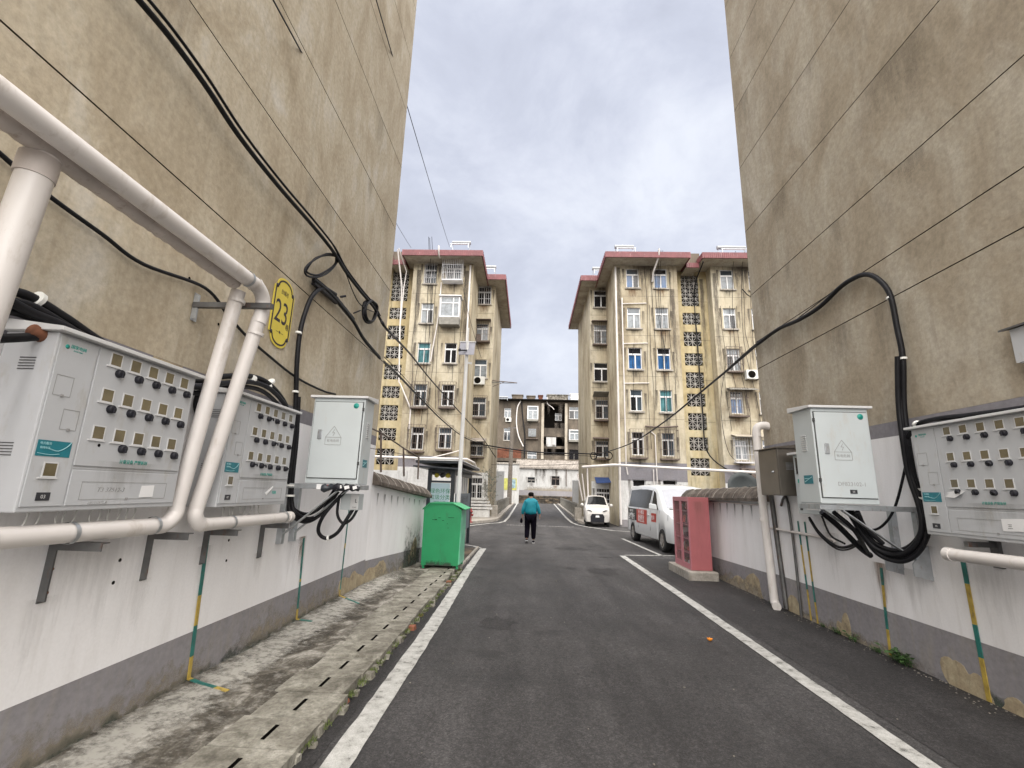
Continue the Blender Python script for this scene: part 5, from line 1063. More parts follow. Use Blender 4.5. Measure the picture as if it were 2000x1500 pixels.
b = MB(); b.box(3.62, 3.866, 4.18, 4.22, 1.26, 1.3); b.box(3.84, 3.866, 4.16, 4.24, 1.1, 1.33); b.build('bracket_arm', 'steel_dark', sp)
wb = thing('wall_hood', 'dark hooded wall box cut off by the right picture edge, high on the right gable', 'wall box', RX0 := AX(1996, 660, XR)); c = AX(1998, 650, XR)
b = MB(); b.hexa([(c.x - .13, c.y + .06, c.z + .02), (c.x - .001, c.y + .06, c.z + .05), (c.x - .001, c.y - .5, c.z + .05), (c.x - .13, c.y - .5, c.z + .02), (c.x - .13, c.y + .06, c.z + .035), (c.x - .001, c.y + .06, c.z + .08), (c.x - .001, c.y - .5, c.z + .08), (c.x - .13, c.y - .5, c.z + .035)]); b.build('hood', 'steel_dark', wb); b = MB(); b.box(c.x - .1, c.x - .002, c.y - .45, c.y, c.z - .25, c.z + .019); b.build('box_body', 'box_grey', wb)

# ------------------------------------------------------------------ cables
def cable(label, runs, m='black_cable', nm='cable_bundle', ties=(), cat='cable'):
    T_ = thing(nm, label, cat, runs[0][0][0])
    for pts, r in runs:
        b = MB(); b.tube(spline(pts, 7), r, 9); b.build('cable', m if r > .01 else 'black_cable', T_)
    for p, d_, r in ties:
        b = MB(); d_ = Vector(d_).normalized(); p = Vector(p); b.tube([p - d_ * .01, p + d_ * .01], r, 12); b.build('cable_tie', 'white_tie', T_)
    return T_
LX = lambda x, y, o=.05: AX(x, y, XL + o)
RX = lambda x, y, o=.05: AX(x, y, XR - o)
def off(P, dz, dx=0.0): return [Vector((p[0] + dx, p[1], p[2] + dz)) for p in P]
Pm = [LX(-60, 520, .08), LX(0, 560, .08), LX(60, 580, .08), LX(130, 622, .08), LX(210, 675, .08), LX(300, 716, .07), LX(380, 742, .07), LX(440, 735, .08), LX(490, 735, .08), LX(525, 750, .1), LX(555, 785, .1), LX(568, 830, .1)]
cable('thick black cables sagging over both grey meter boxes on the left wall', [(Pm, .024), (off(Pm, -.055, .03), .022), (off(Pm, -.1, .0), .02), ([LX(0, 578, .12), LX(60, 610, .12), LX(130, 640, .12), LX(230, 695, .1)], .024)],
      ties=[(LX(72, 585, .08), (0, 1, -.3), .045), (LX(530, 745, .1), (0, 1, -.8), .034), (LX(524, 755, .1), (0, 1, -.8), .034), (LX(494, 740, .1), (0, 1, -.1), .034)])
Pc = [LX(420, 738), LX(395, 755), LX(382, 785), LX(386, 808), LX(400, 812)]
cable('black cable loop curling beside the near meter box on the left', [(Pc, .017)], ties=[(LX(386, 766), (0, .6, 1), .024)])
Pd = [LX(655, 575, .06), LX(632, 563, .06), LX(612, 575, .06), LX(598, 605, .06), LX(586, 650, .06), LX(580, 710, .06), LX(578, 780, .06), LX(574, 860, .06), LX(566, 940, .06), LX(564, 985, .07), LX(572, 1008, .12), LX(600, 1018, .2), LX(630, 1000, .3), LX(655, 965, .4)]
cable('black cables dropping down the left wall past the plaque into the white cabinet', [(Pd, .026), (off(Pd[6:], .03, .03), .02), (off(Pd[8:], .075, .0), .018)], ties=[(LX(583, 650, .06), (0, .1, 1), .034), (LX(577, 765, .06), (0, 0, 1), .034), (LX(567, 948, .09), (0, 0, 1), .04), (LX(567, 968, .09), (0, 0, 1), .045)])
Pe = [Vector((-2.03, 5.3, 1.56)), Vector((-2.2, 5.2, 1.3)), Vector((-2.27, 5.25, 1.12)), Vector((-2.2, 5.3, 1.04)), Vector((-2.08, 5.3, 1.1)), Vector((-2.0, 5.33, 1.25)), Vector((-1.95, 5.36, 1.36))]
cable('black cable loop hanging from the small junction box on the left', [(Pe, .02), ([Vector((-2.1, 5.3, 1.5)), Vector((-2.1, 5.3, 1.3)), Vector((-2.03, 5.32, 1.2)), Vector((-1.95, 5.34, 1.25)), Vector((-1.9, 5.36, 1.36))], .015)], ties=[(Vector((-2.17, 5.3, 1.045)), (1, 0, .1), .03)])
Pt = [LX(x, y, .03) for x, y in ((-40, 268), (0, 300), (90, 378), (200, 458), (280, 516), (400, 562), (445, 615), (480, 655), (525, 695), (580, 738), (630, 763), (655, 770))]
cable('single black cable sagging behind the slanted pipes down to the left cabinet', [(Pt, .013)], nm='cable')
cable('black cable stub entering the near side of the first meter box', [([(-2.42, 1.2, 2.02), (-2.42, 1.7, 2.12), (-2.4, 1.98, 2.22), (-2.39, 2.1, 2.27)], .022)], nm='cable_stub')
b = MB(); b.lathe((-2.39, 2.1, 2.275), (0, -1, .3), [(0, .05), (.03, .05), (.034, .02), (.034, -.01)], 12); tag(b.build('cable_gland', 'rust'), 'rusty gland capping the cable stub on the first meter box', 'cable gland')
# big black run down the wall from upper left
Pu = [LX(x, y, .12) for x, y in ((215, -70), (268, -4), (330, 70), (400, 165), (470, 270), (545, 365), (610, 440), (650, 490))]
Pv = [LX(x, y, .1) for x, y in ((650, 490), (675, 530), (705, 570), (730, 600), (742, 622))]
Pw = [Pv[-1], LX(757, 645, .12), AY(800, 690, 11), AY(840, 740, 15), AY(880, 785, 19), AY(915, 824, 23), AY(940, 852, 26), AY(968, 893, 28)]
cable('thick black cable bundle crossing the left gable diagonally towards the far block', [(Pu + Pv[1:], .021), (off(Pu, .05, .02) + off(Pv[1:], .05), .012), (off(Pu, .1, -.02) + off(Pv[1:], .02), .009), (Pw, .022), ([Pv[0], LX(668, 515, .08), LX(700, 590, .1), LX(735, 612, .1)], .007), (off(Pw, -.05, .05), .01)], nm='cable_bundle')
def coil(label, pts, r, n, seed):
    rr = random.Random(seed); T_ = thing('cable_coil', label, 'cable coil', pts[0])
    c = sum((Vector(p) for p in pts), Vector()) / len(pts)
    for i in range(n):
        k = 1 + rr.uniform(-.07, .07); P = [c + (Vector(p) - c) * k + Vector((.012 * i, rr.uniform(-.015, .015), rr.uniform(-.015, .015))) for p in pts]
        S = spline(P + P[:1], 6)[:-1]; b = MB(); b.tube(S, r, 7, closed=True); b.build('cable', 'black_cable', T_)
    return T_
coil('wide thin black cable coil hung on the left gable above the plaque', [LX(x, y, .08) for x, y in ((657, 500), (640, 498), (615, 505), (598, 522), (600, 536), (618, 540), (640, 530), (655, 514))], .012, 2, 1)
coil('small tight black cable coil hung near the far edge of the left gable', [LX(x, y, .08) for x, y in ((722, 586), (712, 594), (709, 612), (714, 627), (724, 629), (731, 615), (733, 598))], .016, 4, 2)
# cable splice clamp on the left gable and the span to the far blocks
Q0 = [LX(612, 545, .07), LX(640, 568, .07), LX(662, 592, .07), LX(690, 628, .08), LX(712, 665, .1), LX(742, 700, .1)]
Q1 = [AY(742, 700, 7.9), AY(775, 730, 10), AY(820, 777, 14), AY(865, 822, 19), AY(905, 853, 24.5), AY(940, 868, 27.6)]
cable('black cable run from the splice on the left gable down to the far left block', [(Q0, .021), (Q1, .026), (off(Q1, .09), .008), (off(Q0, .03), .01)], nm='cable_bundle')
b = MB(); b.bar(LX(612, 548, .05), LX(658, 588, .05), .1, .05, upv=(1, 0, 0)); b.bar(LX(655, 582, .06), LX(690, 625, .07), .055, .05, upv=(1, 0, 0)); b.bar(LX(664, 580, .03), LX(676, 578, .09), .03); b.bar(LX(690, 612, .03), LX(705, 606, .09), .02); tag(b.build('cable_splice', 'black_plastic', bev=.01), 'dark taped cable splice fixed to the left gable below the wide coil', 'cable splice')
S0 = [AY(940, 868, 27.6), AY(990, 876, 27), AY(1060, 884, 27), AY(1140, 886, 27.3), AY(1165, 888, 27.4)]
S1 = [AY(1165, 888, 27.4), AY(1200, 878, 24), AY(1240, 862, 20), AY(1300, 822, 15), AY(1370, 765, 11.5), AY(1430, 715, 9.3), RX(1480, 672, .06)]
S2 = [RX(1480, 672, .06), RX(1520, 643, .06), RX(1560, 625, .06), RX(1600, 600, .06), RX(1640, 562, .06), RX(1665, 545, .06), RX(1690, 536, .06), RX(1715, 545, .06), RX(1738, 575, .06), RX(1752, 640, .06), RX(1763, 700, .06), RX(1765, 790, .06), RX(1773, 860, .07), RX(1785, 930, .07), RX(1805, 990, .08), RX(1812, 1035, .1), RX(1795, 1072, .14), RX(1762, 1088, .2), RX(1720, 1075, .3), RX(1690, 1040, .4), RX(1665, 1000, .5)]
cable('black cable spanning the alley end and looping down the right gable to the cabinet', [(S0, .035), (off(S0, -.12), .015), (S1, .024), (S2, .028), (off(S2[10:], .02, -.05), .024), (off(S2[11:], .06, -.03), .022), (off(S2[12:], -.04, -.02), .024), ([RX(1772, 855, .08), RX(1790, 830, .09), RX(1830, 818, .1), RX(1900, 810, .1), RX(2010, 795, .1), RX(2080, 780, .1)], .022), ([RX(1790, 850, .12), RX(1830, 828, .12), RX(1900, 820, .12), RX(2010, 805, .12)], .022), ([RX(1778, 870, .07), RX(1750, 985, .09), RX(1722, 1028, .14), RX(1690, 1038, .2)], .013)],
      ties=[(RX(1738, 582, .06), (0, -.3, -1), .034), (RX(1764, 700, .06), (0, 0, 1), .034), (RX(1767, 848, .07), (0, 0, 1), .036), (RX(1792, 955, .08), (0, -.2, 1), .045), (RX(1800, 972, .08), (0, -.2, 1), .05), (RX(1790, 828, .1), (0, 1, 1), .036)])
Sx = [RX(1545, 632, .03), RX(1600, 590, .03), RX(1650, 552, .03), RX(1686, 534, .03)]
cable('thin black wire clipped just above the cable on the right gable', [(Sx, .006), ([AY(1380, 758, 11.5), RX(1480, 668, .05), RX(1540, 634, .04)], .006)], nm='wire')
coil('pair of black cable coils hung at the corner of the far right block', [AY(x, y, 26.6) for x, y in ((1155, 884), (1162, 885), (1165, 890), (1163, 896), (1156, 897), (1153, 890))], .02, 3, 4)
coil('larger black cable coil beside the downpipe of the far right block', [AY(x, y, 26.4) for x, y in ((1183, 882), (1192, 884), (1196, 890), (1192, 897), (1184, 897), (1180, 890))], .02, 3, 5)
Pf = [RX(1580, 1010, .15), RX(1600, 1040, .1), RX(1630, 1065, .08), RX(1655, 1068, .1), RX(1690, 1050, .2)]
cable('black cables looping from the small meter box to the right cabinet shelf', [(Pf, .016), (off(Pf, -.03), .01), ([RX(1605, 1008, .15), RX(1622, 1045, .12), RX(1650, 1062, .1)], .012)])
Pg = [RX(1605, 1000, .7), RX(1640, 1030, .5), RX(1680, 1070, .25), RX(1700, 1085, .1)]
cable('bundle of black cables fanning out under the right cabinet', [(Pg, .03), ([RX(1628, 1000, .7), RX(1668, 1035, .5), RX(1695, 1080, .15)], .022), ([RX(1675, 1000, .6), RX(1690, 1030, .45), RX(1725, 1062, .3)], .022)])
# wires in the sky
def wire(label, a, c, s, r=.006):
    b = MB(); b.tube(sag(a, c, s), r, 6); tag(b.build('wire', 'black_cable'), label, 'wire')
def ext(a, c, k): return a + (a - c) * k
a, c = AX(738, 0, -2.45), AY(878, 482, 24); wire('thin wire climbing from the left roof across the sky, the rightmost one', ext(a, c, .25), c, .12, .009)
a, c = AX(547, 0, -2.45), AY(803, 484, 24); wire('thin wire running along the left gable and across the sky to the left roof', ext(a, c, .35), c, .15, .008)
wire('thin drooping wire between the far left block and the house behind', AY(960, 746, 28), AY(1008, 748, 45), .05, .02)
wire('thin wire crossing the lane end in front of the dark block', AY(915, 905, 30), AY(1150, 905, 30), .12, .012)
# ------------------------------------------------------------------ skinned figures
def skin(name, V, Ed, Rad, m, parent, sub=2, roots=(0,), org=None):
    me = bpy.data.meshes.new(name); o0 = Vector(org) if org is not None else Vector(V[0]); me.from_pydata([Vector(p) - o0 for p in V], Ed, []); ob = bpy.data.objects.new('tmp', me); col.objects.link(ob)
    md = ob.modifiers.new('s', 'SKIN'); md.use_smooth_shade = True
    ob.modifiers.new('u', 'SUBSURF').levels = sub
    for i, r_ in enumerate(Rad): me.skin_vertices[0].data[i].radius = r_ if isinstance(r_, tuple) else (r_, r_)
    for r_ in roots: me.skin_vertices[0].data[r_].use_root = True
    bpy.context.view_layer.update()
    m2 = bpy.data.meshes.new_from_object(ob.evaluated_get(bpy.context.evaluated_depsgraph_get())); bpy.data.objects.remove(ob)
    m2.name = name; m2.materials.clear(); m2.materials.append(MATS[m])
    for p in m2.polygons: p.use_smooth = True
    o = bpy.data.objects.new(name, m2); col.objects.link(o); put(o, o0, parent); return o
px, py = 0.09, 15.7
PS = thing('person', 'person in a teal jacket and black trousers walking away down the alley', 'person', (px, py, 0))
J = {'pel': (0, 0, .88), 'wai': (0, .0, 1.02), 'che': (0, .01, 1.2), 'nb': (0, .02, 1.34), 'nk': (0, .03, 1.42), 'hd': (0, .05, 1.5), 'ht': (0, .05, 1.575),
     'sL': (-.155, .01, 1.27), 'eL': (-.24, -.03, 1.05), 'wL': (-.265, .02, .85), 'pL': (-.27, .03, .79), 'sR': (.155, .01, 1.27), 'eR': (.245, -.0, 1.06), 'wR': (.29, .07, .87), 'pR': (.3, .08, .81),
     'hL': (-.09, 0, .82), 'kL': (-.105, .05, .46), 'aL': (-.115, -.1, .12), 'hR': (.09, 0, .82), 'kR': (.1, .03, .46), 'aR': (.1, .08, .09)}
W_ = lambda k: Vector(J[k]) + Vector((px, py, 0))
ks = ['pel', 'wai', 'che', 'nb', 'nk', 'hd', 'ht', 'sL', 'eL', 'wL', 'pL', 'sR', 'eR', 'wR', 'pR', 'hL', 'kL', 'aL', 'hR', 'kR', 'aR']
ix = {k: i for i, k in enumerate(ks)}
Ed = [('pel', 'wai'), ('wai', 'che'), ('che', 'nb'), ('nb', 'nk'), ('nk', 'hd'), ('hd', 'ht'), ('nb', 'sL'), ('sL', 'eL'), ('eL', 'wL'), ('wL', 'pL'), ('nb', 'sR'), ('sR', 'eR'), ('eR', 'wR'), ('wR', 'pR'), ('pel', 'hL'), ('hL', 'kL'), ('kL', 'aL'), ('pel', 'hR'), ('hR', 'kR'), ('kR', 'aR')]
rd = {'pel': (.13, .1), 'wai': (.12, .09), 'che': (.14, .1), 'nb': (.07, .06), 'nk': .045, 'hd': (.07, .085), 'ht': (.06, .07), 'sL': .055, 'eL': .038, 'wL': .026, 'pL': (.036, .018), 'hL': .075, 'kL': .05, 'aL': .035}
for k in ('sL', 'eL', 'wL', 'pL', 'hL', 'kL', 'aL'): rd[k[0] + 'R'] = rd[k]
V = [W_(k) for k in ks]; E2 = [(ix[a], ix[c]) for a, c in Ed]; RD = [rd[k] for k in ks]; roots = [0]
for sd in ('L', 'R'):                                   # five curled fingers on each hand
    c = W_('p' + sd); sg = -1 if sd == 'L' else 1
    for i in range(4):
        n0 = len(V); off_ = Vector((0, -.027 + i * .018, 0)); ln = (.062, .07, .066, .052)[i]
        V += [c + off_ + Vector((0, 0, -.01)), c + off_ + Vector((-.004 * sg, .004, -.045)), c + off_ + Vector((-.02 * sg, .008, -.045 - ln * .45))]; E2 += [(n0, n0 + 1), (n0 + 1, n0 + 2)]; RD += [.009, .0085, .007]; roots.append(n0)
    n0 = len(V); V += [c + Vector((0, .03, .01)), c + Vector((-.01 * sg, .052, -.015)), c + Vector((-.022 * sg, .056, -.04))]; E2 += [(n0, n0 + 1), (n0 + 1, n0 + 2)]; RD += [.011, .01, .008]; roots.append(n0)
skin('body', V, E2, RD, 'skin', PS, 2, roots)
def sub_(ks_, ed, rad, nm, m, extra=()):
    V = [W_(k) if isinstance(k, str) else Vector(k) + Vector((px, py, 0)) for k in ks_]; return skin(nm, V, ed, rad, m, PS)
sub_([(0, 0, .86), (0, .0, 1.0), (0, .0, 1.2), (0, .02, 1.35), (0, .03, 1.425), 'sL', 'eL', (-.262, .015, .875), 'sR', 'eR', (.285, .06, .895)], [(0, 1), (1, 2), (2, 3), (3, 4), (3, 5), (5, 6), (6, 7), (3, 8), (8, 9), (9, 10)],
     [(.215, .155), (.21, .15), (.195, .14), (.12, .1), (.066, .065), (.075, .08), (.064, .068), (.045, .05), (.075, .08), (.064, .068), (.045, .05)], 'jacket', 'jacket_teal')
sub_(['pel', 'hL', 'kL', (-.115, -.09, .14), 'hR', 'kR', (.1, .075, .11)], [(0, 1), (1, 2), (2, 3), (0, 4), (4, 5), (5, 6)], [(.17, .14), .125, .092, .072, .125, .092, .072], 'trousers', 'trousers_black')
for nm, a in (('left', 'aL'), ('right', 'aR')):
    c = W_(a); tilt = .55 if a == 'aL' else 0; Vs = [c + Vector((0, -.03, -.05 + (.05 if tilt else 0))), c + Vector((0, .06, -.06 - (.01 if tilt else 0))), c + Vector((0, .15, -.06 - (.02 if tilt else 0)))]
    sh = skin('shoe', Vs, [(0, 1), (1, 2)], [(.042, .04), (.045, .032), (.04, .025)], 'trousers_black', PS)
    b = MB(); b.bar(Vs[0] - Vector((0, .035, .032)), Vs[2] + Vector((0, .03, -.022)), .08, .02); b.build('sole', 'shoe_white', sh, bev=.006)
sub_([(0, .015, 1.44), (0, .025, 1.52), (0, .035, 1.59)], [(0, 1), (1, 2)], [(.085, .075), (.108, .105), (.085, .09)], 'hair', 'hair_black')
for sx in (-1, 1):
    b = MB(); b.lathe(W_('hd') + Vector((sx * .082, .03, -.01)), (sx, 0, 0), [(.028, 0), (.03, .012), (.015, .018), (0, .016)], 10); b.build('ear', 'skin', PS)
b = MB(); b.lathe(W_('hd') + Vector((0, .1, -.02)), (0, 1, 0), [(.016, -.03), (.012, .012), (0, .02)], 8); b.build('nose', 'skin', PS)
for sx in (-1, 1): b = MB(); b.lathe(W_('hd') + Vector((sx * .032, .088, .005)), (0, 1, 0), [(0, .012), (.012, .006), (.014, -.01)], 8); b.build('eye', 'shoe_white', PS)
b = MB(); b.bar(W_('hd') + Vector((-.025, .098, -.055)), W_('hd') + Vector((.025, .098, -.055)), .008, .01); b.build('mouth', 'pink_red', PS)
c = W_('pL'); V = [c + Vector((-.02, .0, -.03)), c + Vector((-.03, .01, -.12)), c + Vector((-.02, .01, -.19))]; o = skin('bag', V, [(0, 1), (1, 2)], [(.02, .03), (.04, .06), (.03, .045)], 'trousers_black', None)
tag(o, 'small black bag held in the left hand of the person in teal', 'bag')

# ------------------------------------------------------------------ vehicles
def interp(tab, s):
    if s <= tab[0][0]: return tab[0][1]
    for (a, u), (c, v) in zip(tab, tab[1:]):
        if s <= c: return u + (v - u) * (s - a) / (c - a)
    return tab[-1][1]
class Veh:
    def __init__(s, top, wid, belt, zb, axles, wr, L, tum=.17):
        s.top, s.wid, s.belt, s.zb, s.ax, s.wr, s.L, s.tum = top, wid, belt, zb, axles, wr, L, tum
    def half(s, t):
        w_, zt = interp(s.wid, t), interp(s.top, t); zb = s.zb
        for a in s.ax:
            dd = s.wr ** 2 - (t - a) ** 2
            if dd > 0: zb = max(zb, s.wr * .82 + math.sqrt(dd) - .03)
        bl = min(s.belt, zt - .05); k = min(1, (zt - bl) / .3); xr = w_ - (zt - bl) * s.tum - .02
        p1 = (w_, min(zb + .06, bl - .04))
        return [(w_ - .035, zb), p1, (w_ + .012, (p1[1] + bl) / 2), (w_ - .008, bl), (xr, zt - .1 * k), (xr - .05, zt - .035 * k), (xr * .55, zt), (0, zt + .012)]
    def P(s, t, x, z): return Vector((x, t, z))
    def body(s, name, m, parent, n=90):
        b = MB(); ts = sorted({s.L * i / n for i in range(n + 1)} | {a + s.wr * math.cos(math.pi * j / 14) for a in s.ax for j in range(15)}); k = None
        for t in ts:
            h = s.half(t); ring = [Vector((x, t, z)) for x, z in h] + [Vector((-x, t, z)) for x, z in h[:-1][::-1]]; k = len(ring); b.v += ring
        for i in range(len(ts) - 1):
            for j in range(k - 1): b.f.append((i * k + j, i * k + j + 1, (i + 1) * k + j + 1, (i + 1) * k + j)); b.m.append(0); b.sm.append(True)
        b.f += [tuple(range(k))[::-1], tuple(range((len(ts) - 1) * k, len(ts) * k))]; b.m += [0, 0]; b.sm += [False, False]
        o = b.build(name, m, parent, loc=(0, 0, 0)); return o
    def side(s, t, f, off=.006, sg=-1):                  # f 0 at the belt, 1 at the roof rail; below zero down the door
        h = s.half(t)
        if f >= 0: a, c = h[3], h[4]; x, z = a[0] + (c[0] - a[0]) * f, a[1] + (c[1] - a[1]) * f
        else: a, c = h[3], h[2]; x, z = a[0] + (c[0] - a[0]) * min(1, -f), a[1] + f * (s.belt - s.zb)
        return Vector((sg * (x + off), t, z))
    def sidepanel(s, name, pts, m, parent, sg=-1, off=.006, n=5):
        """patch between a lower and an upper line, given as (t, f) pairs"""
        lo, hi = pts; b = MB(); G = []
        for i in range(n + 1):
            k = i / n; r0 = [s.side(lo[0][0] + (lo[1][0] - lo[0][0]) * j / n, lo[0][1] + (lo[1][1] - lo[0][1]) * j / n, off, sg) for j in range(n + 1)]
            G.append([])
            for j in range(n + 1):
                u = j / n; a = (lo[0][0] + (lo[1][0] - lo[0][0]) * u, lo[0][1] + (lo[1][1] - lo[0][1]) * u); c = (hi[0][0] + (hi[1][0] - hi[0][0]) * u, hi[0][1] + (hi[1][1] - hi[0][1]) * u)
                G[-1].append(s.side(a[0] + (c[0] - a[0]) * k, a[1] + (c[1] - a[1]) * k, off, sg))
        for r_ in G: b.v += r_
        for i in range(n):
            for j in range(n): b.f.append((i * (n + 1) + j, i * (n + 1) + j + 1, (i + 1) * (n + 1) + j + 1, (i + 1) * (n + 1) + j)); b.m.append(0); b.sm.append(True)
        return b.build(name, m, parent)
    def top_panel(s, name, t0, t1, m, parent, inset=.06, off=.01, n=8, low=0.0):
        b = MB(); R_ = []
        for i in range(n + 1):
            t = t0 + (t1 - t0) * i / n; h = s.half(t); xr, zz = h[5][0] - inset, h[5][1]; row = [(-xr, zz), (-xr * .6, h[6][1]), (0, h[7][1]), (xr * .6, h[6][1]), (xr, zz)]
            R_.append([Vector((x, t - off, z + off)) for x, z in row])
        for r_ in R_: b.v += r_
        for i in range(n):
            for j in range(4): b.f.append((i * 5 + j, i * 5 + j + 1, (i + 1) * 5 + j + 1, (i + 1) * 5 + j)); b.m.append(0); b.sm.append(True)
        return b.build(name, m, parent)
def wheel(parent, x, t, r, wd, sg, spokes=5):
    T_ = MB(); ax = (sg, 0, 0); o = Vector((x, t, r))
    T_.lathe(o, ax, [(r * .62, -wd), (r * .95, -wd), (r, -wd * .8), (r, -wd * .15), (r * .93, 0), (r * .66, 0), (r * .62, -.01), (r * .6, -wd * .5)], 28); ty = T_.build('wheel', 'tyre', parent)
    b = MB(); b.lathe(o, ax, [(r * .62, -.012), (r * .56, -.03), (r * .5, -.05), (0, -.055)], 24, 0)
    for i in range(spokes):
        a = 2 * math.pi * i / spokes; d_ = Vector((0, math.cos(a), math.sin(a))); b.bar(o + Vector((sg * -.028, 0, 0)) + d_ * .02, o + Vector((sg * -.022, 0, 0)) + d_ * r * .58, r * .14, .03, upv=(1, 0, 0))
    b.lathe(o, ax, [(r * .15, -.05), (r * .15, -.01), (0, -.008)], 12); b.build('rim', 'rim', ty); return ty
def finish(T_, x, y, rz): T_.location = (x, y, 0); T_.rotation_euler = (0, 0, rz)
# white minivan
VN = thing('van', 'white minivan with black and red advertising panels, parked behind the pink cabinet', 'van', (0, 0, 0))
v = Veh([(0, .74), (.04, .9), (.2, 1.0), (.45, 1.1), (.72, 1.2), (1.5, 1.8), (1.75, 1.89), (2.4, 1.95), (3.6, 1.96), (4.75, 1.92), (4.95, 1.85), (5.05, 1.5), (5.1, 1.1)],
        [(0, .66), (.06, .74), (.25, .82), (.6, .87), (1.0, .88), (4.6, .88), (4.95, .85), (5.1, .8)], 1.16, .3, (.95, 4.2), .37, 5.1, .16)
bd = v.body('body', 'van_white', VN)
b = MB(); b.box(-.7, .7, .15, 4.95, .28, .85); b.build('underbody', 'void_dark', VN)
v.sidepanel('side_window', (((1.15, .06), (1.88, .04)), ((1.62, .86), (1.86, .9))), 'van_glass', VN)
v.sidepanel('side_window', (((2.12, .03), (4.62, .03)), ((2.02, .9), (4.6, .9))), 'van_glass', VN); v.sidepanel('side_window', (((1.15, .06), (1.88, .04)), ((1.62, .86), (1.86, .9))), 'van_glass', VN, 1); v.sidepanel('side_window', (((2.12, .03), (4.62, .03)), ((2.02, .9), (4.6, .9))), 'van_glass', VN, 1)
v.top_panel('windscreen', .78, 1.5, 'windscreen', VN)
b = MB(); h = v.half(.76)
b.bar((-.68, .75, 1.215), (.68, .75, 1.215), .05, .02); b.build('wiper_cowl', 'black_plastic', VN)
for sg in (-1, 1):
    for t in (1.06, 1.97, 3.35):
        b = MB(); P = [v.side(t, f, .004, sg) for f in (-.75, -.4, -.1, 0)] + ([v.side(t, f, .004, sg) for f in (.5, .95)] if t != 1.06 else []); b.tube(P, .004, 4); b.build('door_seam', 'dark_gap', VN)
    b = MB(); P = v.side(2.1, -.2, .02, sg); b.bar(P, P + Vector((0, .16, 0)), .03, .025); b.build('door_handle', 'van_white', VN)
    P = v.side(1.25, .02, .02, sg); b = MB(); b.hexa([P + Vector((sg * .0, -.05, .0)), P + Vector((sg * .24, -.06, .03)), P + Vector((sg * .24, .02, .03)), P + Vector((0, .06, 0)), P + Vector((sg * .02, -.05, .16)), P + Vector((sg * .23, -.06, .2)), P + Vector((sg * .23, .02, .2)), P + Vector((.0, .06, .16))]); b.build('wing_mirror', 'van_white', VN, bev=.025)
    b = MB(); P = [Vector((sg * .45, -.015, .8)), Vector((sg * .7, .1, .82)), Vector((sg * .85, .42, .9)), Vector((sg * .84, .42, 1.06)), Vector((sg * .72, .16, 1.0)), Vector((sg * .48, .04, .92))]
    b._a(P + [p + Vector((0, .12, 0)) for p in P], [(0, 1, 2, 3, 4, 5), (0, 1, 7, 6), (1, 2, 8, 7), (2, 3, 9, 8), (3, 4, 10, 9), (4, 5, 11, 10), (5, 0, 6, 11)]); b.build('headlight', 'lamp_clear', VN)
b = MB(); b.box(-.42, .42, -.03, .05, .62, .78); b.build('grille', 'black_plastic', VN, bev=.01); b = MB(); b.box(-.6, .6, -.05, .1, .34, .46); b.build('bumper_vent', 'black_plastic', VN, bev=.01); b = MB(); b.box(-.22, .22, -.055, -.035, .48, .58); b.build('number_plate', 'panel_black', VN)
for sg in (-1, 1):
    for t in (.95, 4.2): wheel(VN, sg * .87, t, .325, .22, sg, 6)
# advertising panels on the near side
def vpanel(name, t0, t1, f0, f1, m): return v.sidepanel(name, (((t0, f0), (t1, f0)), ((t0, f1), (t1, f1))), m, VN, -1, .012)
P1 = vpanel('black_panel', 3.55, 4.75, -.5, -.04, 'panel_black'); P2 = vpanel('red_panel', 2.32, 3.545, -.56, -.04, 'panel_red'); P3 = vpanel('small_panel', 1.35, 1.85, -.42, -.12, 'panel_red')
Fv_ = Fr((-.912, 0, 0), (0, -1, 0))
text('拼车·包车', Fv_, -4.12, 1.04, .1, 'paper_white', P1, .0, 'lettering', 1.15); text('日牛旅行', Fv_, -4.12, .84, .23, 'paper_white', P1, .0, 'lettering', .95); text('大小搬家', Fv_, -2.92, 1.03, .15, 'paper_white', P2, 0, 'lettering', 1.2); text('就便宜', Fv_, -2.92, .82, .26, 'paper_white', P2, 0, 'lettering', .95)
text('包车', Fv_, -1.6, .92, .15, 'paper_white', P3, 0, 'lettering', 1.1)
finish(VN, 4.83, 13.6, R(2.6))
